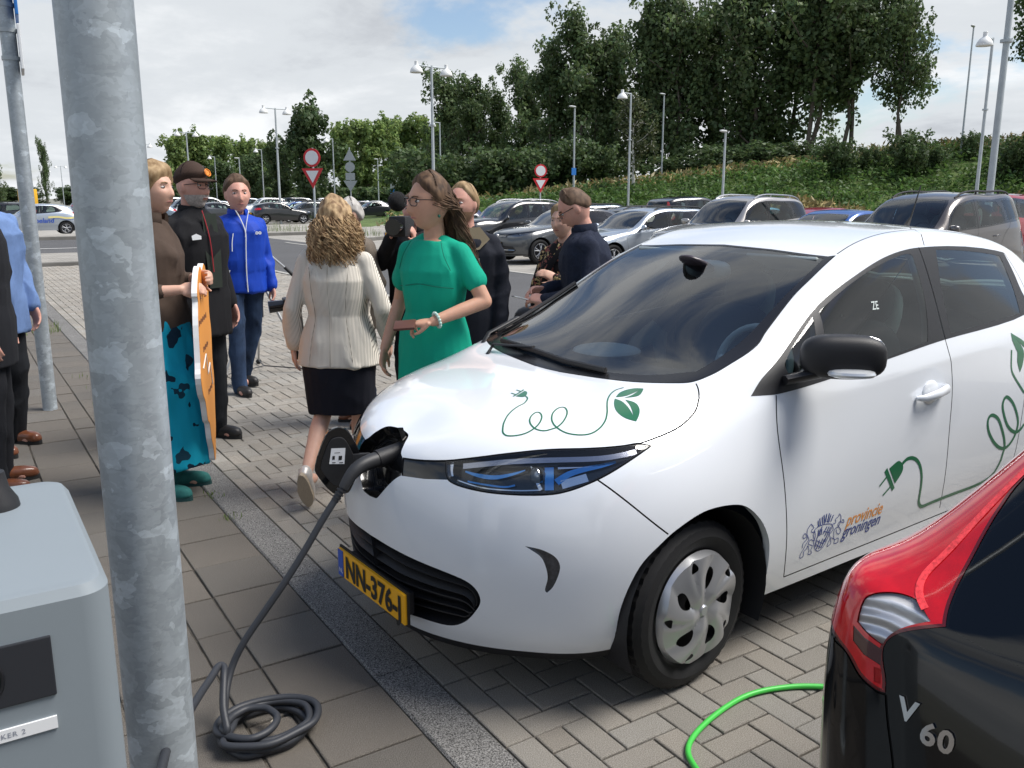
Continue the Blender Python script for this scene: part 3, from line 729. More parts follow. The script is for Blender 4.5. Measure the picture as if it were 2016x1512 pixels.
# headlights
M_hl_dark = mat('headlamp_interior', (.012, .013, .016), .2, .3, coat=.4)
M_hl_blue = mat('headlamp_blue_reflector', (.05, .36, .92), .15, .4, coat=.8)
lamps = zb.panel('headlight', ['hl_glass'], M_clear, zoe)
hi = zb.offset(hl, .007, True)
for li, lamp in enumerate(lamps):
    sg = 1 if li == 0 else -1; fl = np.array([1, sg, 1.0])
    T = zb.tris(['hl_glass']); ids, inv = np.unique(T, return_inverse=True); raw_mesh('lamp_bowl', (zb.X[ids] - zb.N[ids] * .045) * fl, inv.reshape(T.shape), M_hl_dark, lamp)
    L = np.clip(hi, 0, 16); X = zb.S(L[:, 0], L[:, 1]); N = zb.normal(L[:, 0], L[:, 1]); k = len(X)
    raw_mesh('lamp_rim', np.concatenate([X - N * .001, X - N * .045]) * fl, [(i, (i + 1) % k, (i + 1) % k + k, i + k) for i in range(k)], M_hl_dark, lamp)
    for ln, w, m in ((HB1, [.006, .012, .016, .014, .009, .004], M_hl_blue), (HB2, .006, M_hl_blue), (HB3, .03, M_hl_blue), (HB4, [.026, .022, .02, .016, .010], M_hl_blue), (HB5, .03, M_chrome), ([(2.95, 5.62), (3.0, 5.3), (3.05, 5.0), (3.1, 4.8)], .012, M_chrome), ([(3.3, 5.55), (3.6, 5.5), (3.95, 5.42)], .018, M_chrome), ([(1.8, 5.05), (2.2, 4.86), (2.7, 4.80), (3.1, 4.80)], .004, M_chrome)):
        lw = catmull(np.column_stack([np.array(ln), np.broadcast_to(w, len(ln))]), False, 4)
        V, F = zb.ribbon(lw[:, :2], lw[:, 2], -.030); raw_mesh('reflector', V * fl, F, m, lamp)
    V, F = zb.ribbon(catmull([(1.68, 5.72), (1.69, 5.4), (1.72, 5.15)], False, 4), .022, -.012); raw_mesh('reflector', V * fl, F, M_chrome, lamp)
    V, F = zb.ribbon(catmull([(1.9, 5.62), (2.6, 5.78), (3.3, 5.72), (4.0, 5.48), (4.45, 5.33)], False, 5), .020, -.012); raw_mesh('reflector', V * fl, F, mat('headlamp_smoked_chrome', (.45, .45, .5), .2, .9), lamp)
    c = zb.S(np.array(HPROJ[0][0]), np.array(HPROJ[0][1])); n = zb.normal(np.array(HPROJ[0][0]), np.array(HPROJ[0][1])); c = (c - n * .035) * fl
    q = MB(); rot = Vector((1, 0, 0)).to_track_quat('Z', 'Y').to_matrix()
    ellipsoid(q, c, (.027, .027, .027)); pr = q.build('projector_lens', mat('projector_glass', (.5, .55, .6), .04, .35, coat=1), lamp)
    q = MB(); q.tube([Vector(c) + Vector((.004, 0, 0)), Vector(c) + Vector((.016, 0, 0))], .034, 24, caps=False); q.build('projector_ring', M_chrome, lamp)
zb.panel('headlight_frame', ['hl_frame'], M_gloss_black, zoe, 'both', push=.0005)
# fog trims
for sd in ('left', 'right'):
    f = zb.panel('daytime_lamp', ['fog'], mat('smoked_lamp', (.06, .065, .075), .15, .3, coat=.8, var=.5, vscale=60), zoe, sd, push=-.010)
zb.wall('daytime_lamp_rim', fog, .012, M_chrome, zoe)
# lower grille: recessed dark insert with wavy ribs
T = zb.tris(['void']); c = zb.V[T].mean(1); T = T[inside(gr, c[:, 0], c[:, 1])]; ids, inv = np.unique(T, return_inverse=True); F = inv.reshape(T.shape); k = len(ids); X = zb.X[ids] - zb.N[ids] * .05
grille = raw_mesh('lower_grille', np.concatenate([X, X * np.array([1, -1, 1])]), np.concatenate([F, F[:, ::-1] + k]), M_black_plastic, zoe)
zb.wall('grille_surround', gr, .05, M_black_plastic, zoe)
for i, f in enumerate((.16, .32, .48, .64, .80)):
    top = catmull(GRILLE[:6], False, 4); bot = catmull(GRILLE[9:5:-1] + [GRILLE[5]], False, 4)
    ts = np.linspace(0, 1, 40); A = np.stack([np.interp(ts, np.linspace(0, 1, len(top)), top[:, d]) for d in (0, 1)], 1); B = np.stack([np.interp(ts, np.linspace(0, 1, len(bot)), bot[:, d]) for d in (0, 1)], 1)
    A = np.concatenate([[(0, 2.5)], A]); B = np.concatenate([[(0, .56)], B]); tt = np.linspace(0, 1, len(A)); ff = np.clip(f + .10 * np.sin(tt * 7 + .8 + i * .2) * tt, .06, .94)
    ln = A * (1 - ff[:, None]) + B * ff[:, None]; ln = ln[: int(len(ln) * (.93 - .12 * abs(f - .45)))]
    P = zb.S(np.clip(ln[:, 0], 0, 16), ln[:, 1]) - zb.normal(np.clip(ln[:, 0], 1e-3, 16), ln[:, 1]) * .028
    P = np.concatenate([(P * np.array([1, -1, 1]))[::-1], P[1:]]); q = MB(); q.tube([tuple(p) for p in P], [(.004, .022)] * len(P), 6, sq=(0, 0, 1)); q.build('grille_rib', M_black_plastic, grille)
# bumper underside lip
ln = np.array([(u, 0.0) for u in np.linspace(0, 4.3, 40)]); P = zb.S(ln[:, 0], ln[:, 1]); P2 = P * [.97, .97, 1] - [0, 0, .035]; P3 = P2 * [.8, .9, 1]
k = len(P); V = np.concatenate([P, P2, P3]); V = np.concatenate([V, V * [1, -1, 1]]); F = []
for h in (0, 3 * k):
    for r_ in (0, 1): F += [(h + r_ * k + i, h + r_ * k + i + 1, h + (r_ + 1) * k + i + 1, h + (r_ + 1) * k + i) for i in range(k - 1)]
raw_mesh('bumper_lip', V, F, M_black_plastic, zoe)
# number plate (slightly bowed) with holder
plate_obj('number_plate', 'NN-376-J', zoe, (.846, .008, .322), (0, R(0), R(90)))
q = MB(); q.box((.815, 0.008, .322), (.045, .46, .085)); q.build('plate_holder', M_black_plastic, zoe, bevel=.01)
# charging port
zb.wall('charging_port_wall', port_half, .07, M_gloss_black, zoe, closed=False)
pt = zb.panel('charging_port', ['port'], M_gloss_black, zoe, 'one', push=-.055)[0]
for f in (.78, .9):
    L = np.array([(.02, 3.95)] + [tuple(p) for p in port_half[::-1]] + [(.3, 8.98)]); cen = np.array([.15, 5.6]); L = cen + (L - cen) * [f, f]; L = np.clip(L, [0.0, 0], [16, 9])
    V, F = zb.ribbon(catmull(L[::3], False, 3), .004, -.05); raw_mesh('port_lip', V, F, M_black_plastic, pt); raw_mesh('port_lip', V * [1, -1, 1], F, M_black_plastic, pt)
q = MB(); q.tube([(.70, 0, .80), (.80, 0, .785)], .034, 24); q.build('port_socket', M_black_plastic, zoe)
# open flap, hinged on the car's right
fl_c, ax_u, ax_v = Vector((.905, -.115, .772)), Vector((.92, -.36, 0)).normalized(), Vector((-.10, .03, .98)).normalized(); ax_n = ax_v.cross(ax_u)
hexp = [(-.075, -.015), (-.045, .095), (-.015, .120), (.02, .118), (.05, .085), (.088, -.005), (.06, -.115), (.035, -.128), (-.005, -.125), (-.06, -.06)]
hexp = [tuple(p) for p in catmull([(-a, b) for a, b in hexp], True, 3)]
def flap_poly(sc, d0, d1):
    b = MB(); V = []
    for d in (d0, d1): V += [fl_c + ax_u * a * sc + ax_v * b_ * sc + ax_n * d for a, b_ in hexp]
    n = len(hexp); return b.add(V, [tuple(range(n)), tuple(range(n, 2 * n))] + [(i, (i + 1) % n, (i + 1) % n + n, i + n) for i in range(n)])
flap = flap_poly(1.0, 0, -.022).build('charging_flap', M_gloss_black, zoe, smooth=False, bevel=.003)
flap_poly(.72, .0, .012).build('flap_lining', M_black_plastic, flap, smooth=False, bevel=.002)
def on_flap(a, b_, d): return fl_c + ax_u * a + ax_v * b_ + ax_n * d
q = MB(); S_ = [(-.028, .0), (.026, .004), (.022, .062), (-.028, .060)]; q.add([on_flap(a, b_ - .012, .0135) for a, b_ in S_], [(0, 1, 2, 3)]); st = q.build('flap_sticker', mat('white_sticker', (.75, .76, .78), .5), flap, smooth=False)
q = MB()
for (a, b_, w, h) in ((-.012, .012, .012, .016), (.012, .014, .009, .014), (-.016, -.006, .014, .003), (.01, -.004, .012, .003), (0, .032, .02, .002)): q.add([on_flap(a + dx * w / 2, b_ + dy * h / 2, .0142) for dx, dy in ((-1, -1), (1, -1), (1, 1), (-1, 1))], [(0, 1, 2, 3)])
q.build('sticker_print', M_ink, st, smooth=False)
q = MB(); q.box(on_flap(-.085, -.005, .0), (.07, .02, .05), Matrix((ax_u, ax_n, ax_v)).transposed()); q.build('flap_hinge', M_black_plastic, flap, bevel=.004)
# mirrors
for s in (1, -1):
    mr = MB(); rot = Matrix.Rotation(R(44 * s), 3, 'Z')
    ellipsoid(mr, (-.590, .922 * s, 1.146), (.062, .148, .080), rot, 28, 16, 3.0); mo = mr.build('door_mirror', M_black_plastic, zoe)
    if s < 0: mo.location = (-.20, .055, -.03)
    q = MB(); q.tube([(-.44, .79 * s, 1.055), (-.50, .83 * s, 1.07), (-.55, .87 * s, 1.085)], [(.05, .018), (.045, .02), (.05, .02)], 12, sq=(1, 0, 0)); q.build('mirror_arm', M_black_plastic, mo)
    q = MB(); ellipsoid(q, (-.582, .962 * s, 1.095), (.067, .085, .018), rot, 20, 8, 2.6); q.build('mirror_indicator', M_white_lamp, mo)
    q = MB(); ellipsoid(q, (-.640, .935 * s, 1.155), (.012, .105, .066), rot, 20, 8, 3.0); q.build('mirror_glass', M_chrome, mo)
# door handles
for i, d in enumerate(doors):
    s = 1 if i == 0 else -1
    q = MB(); ellipsoid(q, (-1.385, .832 * s, .895), (.062, .012, .052), None, 24, 8); q.build('handle_cup', mat('white_paint_shade', (.74, .76, .78), .3, coat=.6), d)
    q = MB(); q.tube([(-1.275, .838 * s, .884), (-1.30, .862 * s, .886), (-1.38, .872 * s, .896), (-1.46, .866 * s, .906), (-1.49, .840 * s, .909)], [(.010, .010), (.016, .012), (.020, .013), (.022, .012), (.014, .010)], 14, sq=(0, 0, 1)); q.build('door_handle', M_white, d)
# wheels
zw = {}
for (x, y) in ((0, .838), (0, -.838), (-2.588, .838), (-2.588, -.838)):
    w_ = add_wheel(zoe, x, y, .305, .19, petal_cover, M_alloy, .205, shared=zw)
    if x == 0: w_.rotation_euler.z += R(4); w_.location.y -= .012 * (1 if y > 0 else -1)
for s in (1, -1):
    for x in (0, -2.588): arch_liner(zoe, x, .352, .50 * s, .835 * s, .315)
zb.wall('arch_lip', archf[2:-2], .03, M_white, zoe, closed=False, dirn=(0, -1, 0)); zb.wall('arch_lip', archr[1:-1], .03, M_white, zoe, closed=False, dirn=(0, -1, 0))
q = MB(); q.box((-1.25, 0, .22), (3.3, 1.30, .06)); q.build('underbody', M_black_plastic, zoe, smooth=False)
# cabin
lin = [r for r, _ in zb.regions if r not in ('void', 'gap', 'hl_glass', 'port', 'ws_glass', 'front_glass', 'quarter_glass', 'rear_door_glass', 'rear_glass', 'bumper', 'bonnet', 'trim')] + ['body']
def lining(name, test, m):
    T = zb.tris(set(lin)); c = zb.V[T].mean(1); T = T[test(c[:, 0], c[:, 1])]; ids, inv = np.unique(T, return_inverse=True); F = inv.reshape(T.shape); k = len(ids); X = zb.X[ids] - zb.N[ids] * .028
    return raw_mesh(name, np.concatenate([X, X * np.array([1, -1, 1])]), np.concatenate([F, F[:, ::-1] + k]), m, zoe)
lining('roof_lining', lambda u, v: (u > 6.3) & (v > 6.0), mat('cabin_pillar_trim', (.33, .36, .37), .8)); lining('door_lining', lambda u, v: (u > 6.3) & (v <= 6.0) & (v > 1.0), M_cabin)
q = MB(); pr = [(.0, .90), (-.05, .985), (-.20, .998), (-.42, .990), (-.60, .965), (-.68, .90), (-.70, .70), (-.55, .55)]
vs_, fs_ = [], []
for yi, y in enumerate(np.linspace(-.70, .70, 15)):
    for (x, z) in pr: vs_.append((x - .10 * (y / .7) ** 2, y, z + (.035 * math.exp(-((y - .36) / .2) ** 2) if x < -.3 else 0) - .02 * (abs(y) / .7) ** 4))
for a in range(14):
    for b_ in range(len(pr) - 1): fs_.append((a * len(pr) + b_, a * len(pr) + b_ + 1, (a + 1) * len(pr) + b_ + 1, (a + 1) * len(pr) + b_))
q.add(vs_, fs_); dash = q.build('dashboard', mat('dashboard_plastic', (.030, .042, .055), .7, bump=.25, bscale=600), zoe)
for y0 in (-.35, .05):
    q = MB()
    for k in range(9): q.box((-.12 - .012 * (k % 2), y0 + k * .028, .998), (.05, .010, .006))
    q.build('demister_vent', M_ink, dash, smooth=False)
q = MB(); q.tube([(-.80 - .05 * math.cos(a), .36 + .185 * math.sin(a), 1.0 + .165 * math.cos(a)) for a in np.linspace(0, 2 * math.pi, 33)], .016, 10, caps=False); q.tube([(-.80, .19, 1.0), (-.80, .53, 1.0)], (.03, .012), 8); q.tube([(-.60, .36, .93), (-.81, .36, 1.0)], .035, 12); ellipsoid(q, (-.80, .36, 1.0), (.03, .07, .055)); q.build('steering_wheel', M_cream, zoe)
M_seatc = mat('pale_seat_edge', (.55, .62, .60), .6)
for y in (.36, -.36):
    so = seat(zoe, -1.32, y, M_seat); q = MB(); ellipsoid(q, (-1.66, y, 1.16), (.05, .15, .16), Euler((0, R(-12), 0)).to_matrix(), p=2.6); q.build('seat_shell', M_seatc, so)
seat(zoe, -2.25, 0, M_seat, w=1.25, back=.58, head=False, name='rear_seat')
for y in (.36, -.36, 0):
    q = MB(); ellipsoid(q, (-2.58, y, 1.17), (.045, .13, .075), p=3); q.build('rear_headrest', M_seat, zoe)
q = MB(); q.tube([(-1.02, -.745, .74), (-1.18, -.735, .92), (-1.30, -.735, .97), (-1.36, -.735, .93), (-1.38, -.74, .80)], [(.01, .02), (.05, .02), (.07, .02), (.06, .02), (.03, .02)], 10, sq=(1, 0, 0)); q.build('door_inset', M_cream, zoe)
q = MB(); ellipsoid(q, (-.62, -.36, .985), (.15, .16, .03), p=2.4); q.build('dash_cover_trim', M_cream, zoe)
q = MB(); ellipsoid(q, (-.90, .0, 1.385), (.03, .125, .04), Euler((0, R(15), 0)).to_matrix(), p=3.4); q.build('rear_view_mirror', M_cream, zoe); q = MB(); ellipsoid(q, (-.84, .0, 1.405), (.11, .07, .02), Euler((0, R(-24), 0)).to_matrix(), p=2.4); q.build('sensor_housing', mat('dark_sensor_housing', (.05, .04, .05), .35), zoe)
for y in (.34, -.34): q = MB(); q.box((-1.05, y, 1.425), (.18, .36, .014), Euler((0, R(-22), 0)).to_matrix()); q.build('sun_visor', M_cream, zoe, bevel=.006)
# wipers lying on the glass foot
def top_pt(x, y, lift=.012):
    u, v = zb.side_uv([(x, abs(y))], (0, 1))[0]; p = zb.S(u, v); n = zb.normal(np.array(u), np.array(v)) * lift; return (x, y, float(p[2] + n[2]))
for pts, w in (([(-.075, -.46), (-.055, -.2), (-.03, .05), (-.035, .28)], .012), ([(-.16, -.62), (-.30, -.645), (-.5, -.63), (-.62, -.6)], .010)):
    q = MB(); q.tube([top_pt(x, y, .016) for x, y in pts], [(w, .010)] * 4, 8, sq=(0, 0, 1)); wp = q.build('wiper', M_black_plastic, zoe)
    a, b_ = pts[1], pts[0]; q = MB(); q.tube([top_pt(pts[1][0], pts[1][1], .03), top_pt(pts[0][0] + .06, pts[0][1] + .02, .03), top_pt(pts[0][0] + .10, pts[0][1] + .03, .0)], [(.006, .012)] * 3, 8, sq=(0, 0, 1)); q.build('wiper_arm', M_black_plastic, wp)
q = MB(); q.tube([(-2.52, 0, 1.55), (-2.56, 0, 1.60), (-2.63, 0, 1.77)], [.016, .005, .003], 8); q.build('aerial', M_ink, zoe)
# decals
M_green = mat('green_vinyl', (.012, .13, .055), .3, coat=.5); M_blue_v = mat('blue_vinyl', (.02, .05, .26), .3, coat=.5); M_orange_v = mat('orange_vinyl', (.80, .30, .035), .3, coat=.5)
def decal(name, items, m):
    b = MB()
    for it in items:
        if it[0] == 'line': V, F = zb.ribbon(catmull(it[1], False, 5), it[2])
        else: V, F = zb.patch(catmull(it[1], True, 4, it[2]))
        b.add(V, F)
    o = b.build(name, m, zoe, smooth=False); return o
decal('bonnet_plug_decal', [('line', D_CORD, .0055), ('poly', D_PLUG, (0, 1)), ('poly', D_BAR, (0, 1, 2, 3)), ('line', D_PR1, .006), ('line', D_PR2, .006)], M_green)
decal('bonnet_leaf_decal', [('poly', D_LEAF1, (0, 4, 8, 10)), ('poly', D_LEAF2A, (0, 5, 10, 13))], M_green)
decal('side_plug_decal', [('line', S_CORD, .016), ('line', S_STEM, .012), ('poly', S_PLUG, (0, 5)), ('poly', S_BAR, (0, 1, 2, 3)), ('line', S_PR1, .009), ('line', S_PR2, .009)], M_green)
decal('side_leaf_decal', [('poly', S_LEAF, (0, 5, 8))], M_green)
crest = [('line', globals()[k], .0058 if k.startswith(('C_P', 'C_H', 'C_D')) else .0034) for k in sorted(globals()) if k[:2] == 'C_' and isinstance(globals()[k], list)]
decal('crest_decal', crest, M_blue_v)
def side_text(name, s, x0, z0, width, m, shear=.25, dz=0.0):
    V, F = text_mesh(s, 1.0, .012, shear); xs = [p[0] for p in V]; k = width / (max(xs) - min(xs))
    uvs = zb.side_uv([(x0 - p[0] * k, z0 + p[1] * k * 1.15 + dz * p[0] * k) for p in V]); U = np.array(uvs)
    X = zb.S(U[:, 0], U[:, 1]) + zb.normal(U[:, 0], U[:, 1]) * .0012; b = MB(); b.add(X, F); return b.build(name, m, zoe, smooth=False)
side_text('province_lettering', 'provincie', -.838, .417, .262, M_orange_v)
side_text('town_lettering', 'groningen', -.826, .368, .275, M_blue_v)
side_text('window_sticker', 'ZE', -1.05, 1.262, .045, mat('etched_white', (.62, .68, .66), .6), 0.0)

# ------------------------------------------------------------------ ground
_cy, _sy, _cp, _sp = math.cos(R(CAM_YAW)), math.sin(R(CAM_YAW)), math.cos(R(CAM_PITCH)), math.sin(R(CAM_PITCH))
def to_px(x, y, z=0.0):
    """where a point of the place lies in a 2016 x 1512 picture (used to decide which small pieces are worth building singly)"""
    f = x * _sy + y * _cy; r = x * _cy - y * _sy; h = z - CAM_H
    d = f * _cp - h * _sp; u = f * _sp + h * _cp
    return (1008 + CAM_F * r / d, 756 - CAM_F * u / d, d) if d > .05 else (-1e6, -1e6, d)

def sheet(name, x0, x1, y0, y1, z, m, kind='structure'):
    b = MB(); b.add([(x0, y0, z), (x1, y0, z), (x1, y1, z), (x0, y1, z)], [(0, 1, 2, 3)]); o = b.build(name, m, smooth=False); tag(o, kind=kind); return o

def brick_material(name, col, dark, spread, speck=.55):
    """concrete block: every block its own shade, weathered in large patches, gritty surface"""
    m = mat(name, col, .92, var=.16, vscale=.9, speck=speck, sscale=330, bump=.9, bscale=420, spec=.25)
    nt = m.node_tree; N = nt.nodes.new; L = nt.links.new; b = nt.nodes['Principled BSDF']
    prev = b.inputs['Base Color'].links[0].from_socket
    oi = N('ShaderNodeAttribute'); oi.attribute_name = 'shade'; oi.attribute_type = 'GEOMETRY'
    mx = N('ShaderNodeMix'); mx.data_type = 'RGBA'; mx.blend_type = 'MULTIPLY'; mx.inputs['Factor'].default_value = 1
    L(prev, mx.inputs[6]); L(oi.outputs['Color'], mx.inputs[7])
    # moss and dirt in soft patches
    tc = N('ShaderNodeTexCoord'); nz = N('ShaderNodeTexNoise'); nz.inputs['Scale'].default_value = 1.7; nz.inputs['Detail'].default_value = 8; nz.inputs['Roughness'].default_value = .7; L(tc.outputs['Object'], nz.inputs['Vector'])
    rp = N('ShaderNodeMapRange'); rp.inputs[1].default_value = .48; rp.inputs[2].default_value = .75; rp.inputs[3].default_value = 0; rp.inputs[4].default_value = .55; L(nz.outputs['Fac'], rp.inputs[0])
    m2 = N('ShaderNodeMix'); m2.data_type = 'RGBA'; L(rp.outputs[0], m2.inputs['Factor']); L(mx.outputs[2], m2.inputs[6]); m2.inputs[7].default_value = (*dark, 1)
    L(m2.outputs[2], b.inputs['Base Color'])
    return m

M_brick = brick_material('paving_block', (.345, .320, .282), (.235, .216, .188), .12)
M_slab = brick_material('footway_slab', (.185, .168, .147), (.125, .114, .099), .08)
M_kerb = mat('washed_gravel_kerb', (.185, .180, .172), .95, var=.12, vscale=3, speck=.95, sscale=190, bump=.8, bscale=200, spec=.2)
M_soil = mat('joint_sand', (.075, .066, .054), 1.0, var=.4, vscale=14, speck=.3, sscale=120)
M_asphalt = mat('asphalt', (.098, .098, .100), .92, var=.10, vscale=.35, speck=.5, sscale=130, bump=.4, bscale=180, spec=.3)
M_pale = mat('pale_paving', (.33, .315, .285), .95, var=.18, vscale=.7, speck=.18, sscale=40, bump=.2, bscale=30)
M_concrete = mat('pale_concrete', (.40, .385, .35), .9, var=.12, vscale=3, speck=.15, sscale=120)
M_line = mat('road_marking', (.66, .66, .64), .8, var=.12, vscale=6)

def far_paving(name, c1, c2, mortar, sx=.21, sy=.105):
    """block paving too far off to tell the blocks apart"""
    if name in MATS: return MATS[name]
    m = bpy.data.materials.new(name); m.use_nodes = True; nt = m.node_tree; N = nt.nodes.new; L = nt.links.new; b = nt.nodes['Principled BSDF']; b.inputs['Roughness'].default_value = .93
    tc = N('ShaderNodeTexCoord'); br = N('ShaderNodeTexBrick'); br.inputs['Scale'].default_value = 1.0; br.inputs['Brick Width'].default_value = sx; br.inputs['Row Height'].default_value = sy; br.inputs['Mortar Size'].default_value = .006
    br.inputs['Color1'].default_value = (*c1, 1); br.inputs['Color2'].default_value = (*c2, 1); br.inputs['Mortar'].default_value = (*mortar, 1); L(tc.outputs['Object'], br.inputs['Vector'])
    nz = N('ShaderNodeTexNoise'); nz.inputs['Scale'].default_value = .6; nz.inputs['Detail'].default_value = 6; L(tc.outputs['Object'], nz.inputs['Vector'])
    mr = N('ShaderNodeMapRange'); mr.inputs[1].default_value = .3; mr.inputs[2].default_value = .7; mr.inputs[3].default_value = .78; mr.inputs[4].default_value = 1.16; L(nz.outputs['Fac'], mr.inputs[0])
    mx = N('ShaderNodeMix'); mx.data_type = 'RGBA'; mx.blend_type = 'MULTIPLY'; mx.inputs['Factor'].default_value = 1; L(br.outputs[0], mx.inputs[6]); L(mr.outputs[0], mx.inputs[7]); L(mx.outputs[2], b.inputs['Base Color'])
    MATS[name] = m; return m
M_farpave = far_paving('far_block_paving', (.36, .34, .305), (.30, .285, .255), (.18, .17, .15))

ground = sheet('ground', -1500, 1500, -900, 2500, -.10, mat('far_ground', (.20, .20, .165), .95, var=.3, vscale=.05))
sheet('car_park', -60, 75, 24.5, 150, -.06, M_pale)
sheet('car_park_bay', 11.12, 60, -20, 140, -.035, M_farpave)

def piece_mesh(name, lx, ly, h=.07, bev=.0032):
    """one bevelled block, top at z = 0"""
    x, y = lx / 2, ly / 2; b = bev
    V = [(-x, -y, -h), (x, -y, -h), (x, y, -h), (-x, y, -h), (-x, -y, -b), (x, -y, -b), (x, y, -b), (-x, y, -b), (-x + b, -y + b, 0), (x - b, -y + b, 0), (x - b, y - b, 0), (-x + b, y - b, 0)]
    F = [(8, 9, 10, 11)] + [(4 + i, 4 + (i + 1) % 4, 8 + (i + 1) % 4, 8 + i) for i in range(4)] + [(i, (i + 1) % 4, 4 + (i + 1) % 4, 4 + i) for i in range(4)]
    return V, F
def lay(pieces, part_name, m, parent, stuff_name, limit=300, jit=.0022):
    """pieces: (x, y, rot90, lx, ly). The largest in the picture are parts of their own, the rest one mesh"""
    rnd = random.Random(5); ranked = []
    for p in pieces:
        u, v, d = to_px(p[0], p[1])
        vis_ = -60 < u < 2076 and -60 < v < 1572 and d > .3
        ranked.append(((1 / d ** 2 * (v - 385) if vis_ else -1), p))
    ranked.sort(key=lambda t: -t[0]); shapes = {}
    V, F, SH = [], [], []
    n_parts = 0
    for k, (sc, p) in enumerate(ranked):
        x, y, rot, lx, ly = p; g = rnd.gauss(0, .06); sh = max(.78, min(1.2, 1 + g)); warm = rnd.gauss(0, .012)
        dz = rnd.uniform(-jit, jit); tilt = (rnd.uniform(-.006, .006), rnd.uniform(-.006, .006)); rz = rnd.uniform(-.008, .008) + (math.pi / 2 if rot else 0)
        if sc > 0 and n_parts < limit:
            key = (round(lx, 3), round(ly, 3), rnd.randrange(6))
            if key not in shapes:
                v_, f_ = piece_mesh(part_name, lx, ly); me = bpy.data.meshes.new(part_name); me.from_pydata(v_, [], f_); me.materials.append(m)
                at_ = me.color_attributes.new('shade', 'FLOAT_COLOR', 'POINT'); at_.data.foreach_set('color', [c for _ in v_ for c in (sh * (1 + warm), sh, sh * (1 - warm), 1)]); shapes[key] = me
            o = bpy.data.objects.new(part_name, shapes[key]); COL.objects.link(o); o.location = (x, y, dz); o.rotation_euler = (tilt[0], tilt[1], rz); o.parent = parent; n_parts += 1
        else:
            if sc <= 0 and not (to_px(x, y)[2] > .3 and -500 < to_px(x, y)[0] < 2500): continue
            v_, f_ = piece_mesh('', lx, ly); M_ = Matrix.Translation((x, y, dz)) @ Euler((tilt[0], tilt[1], rz)).to_matrix().to_4x4(); o_ = len(V)
            V += [tuple(M_ @ Vector(q)) for q in v_]; F += [tuple(i + o_ for i in q) for q in f_]; SH += [c for _ in v_ for c in (sh * (1 + warm), sh, sh * (1 - warm), 1)]
    if V:
        me = bpy.data.meshes.new(stuff_name); me.from_pydata(V, [], F); me.materials.append(m); at_ = me.color_attributes.new('shade', 'FLOAT_COLOR', 'POINT'); at_.data.foreach_set('color', SH)
        o = bpy.data.objects.new(stuff_name, me); COL.objects.link(o); o.parent = parent; tag(o, kind='stuff')

# parking bays: herringbone concrete blocks on sand
yard = sheet('parking_bays', 1.31, 6.5, -6, 25.2, -.011, M_soil)
BL, BW = .212, .106
herr = []
x0, y0 = 1.42, -3.0
nx, ny = int((6.48 - x0) / BW) + 2, int((25.0 - y0) / BW) + 2
for i in range(-1, nx):
    for j in range(-1, ny):
        s = (i - j) % 4     # 90 degree herringbone on a unit grid; cut blocks along the border course
        if s == 0:
            if i == -1: herr.append((x0 + .5 * BW, y0 + (j + .5) * BW, 0, BW - .007, BW - .007))
            else: herr.append((x0 + (i + 1) * BW, y0 + (j + .5) * BW, 0, BL - .007, BW - .007))
        if s == 3 and i >= 0: herr.append((x0 + (i + .5) * BW, y0 + (j + 1) * BW, 1, BL - .007, BW - .007))
herr = [p for p in herr if p[0] < 6.44]
yy = -3.0
while yy < 25: herr.append((1.366, yy + BL / 2, 1, BL - .006, .100)); yy += BL
lay(herr, 'paving_block', M_brick, yard, 'paving_blocks_beyond', 300)
# footway slabs
walk = sheet('footway', -6, 1.13, -3, 25.2, -.009, M_soil)
slabs = []; SL = .346
cols = [(1.128, .326), (.802, .15), (.652, .326), (.326, .326), (0, .326), (-.326, .326), (-.652, .326), (-.978, .326), (-1.304, .326), (-1.63, .326), (-1.956, .326), (-2.28, .326), (-2.61, .326), (-2.93, .326)]
for ci, (xr, w) in enumerate(cols):
    off = .0 if ci < 2 else SL * (.5 if ci % 2 else .12)
    for j in range(-9, 66): slabs.append((xr - w / 2, .215 + j * SL + off + SL / 2, 0, w - .010, SL - .010))
lay(slabs, 'footway_slab', M_slab, walk, 'footway_slabs_beyond', 300, .003)
# kerb band of washed gravel concrete, with real breaks between the stones
kerb = empty('kerb', (0, 0, 0)); tag(kerb, kind='structure')
yy = .68 - 4
rk = random.Random(3)
while yy < 60:
    ln = 1.0 if rk.random() < .85 else .6
    if yy > -.5:
        b = MB(); V, F = piece_mesh('', .178, ln - .006, .10, .008); b.add([(1.22 + a, yy + ln / 2 + c + .012 * math.sin(a * 40 + yy * 7) * (abs(c) > ln * .4), d + .004) for a, c, d in V], F); b.build('kerb_stone', M_kerb, kerb, smooth=False)
    yy += ln
sheet('kerb_bed', 1.12, 1.32, -3, 60, -.008, M_soil)
# roadway
edge = empty('lane_edging', (0, 0, 0)); tag(edge, kind='structure')
yy = 2.0
while yy < 26:
    b = MB(); V, F = piece_mesh('', .10, .99, .1, .006); b.add([(6.55 + a, yy + .5 + c, d + .006) for a, c, d in V], F); b.build('edging_stone', M_concrete, edge, smooth=False); yy += 1
sheet('lane', 6.5, 11.15, -20, 46, -.007, M_asphalt); b = MB()
edge2 = empty('bay_edging', (0, 0, 0)); tag(edge2, kind='structure')
yy = -6.0
while yy < 34:
    b = MB(); V, F = piece_mesh('', .12, .99, .1, .006); b.add([(11.2 + a, yy + .5 + c, d + .012) for a, c, d in V], F); b.build('edging_stone', M_concrete, edge2, smooth=False); yy += 1
sheet('cross_road', -60, 12, 30.5, 41.5, -.012, M_asphalt)
for x_ in (-58, -48, -38, -28, -18, -8): sheet('road_line', x_, x_ + 8.6, 36.9, 37.15, .003, M_line)
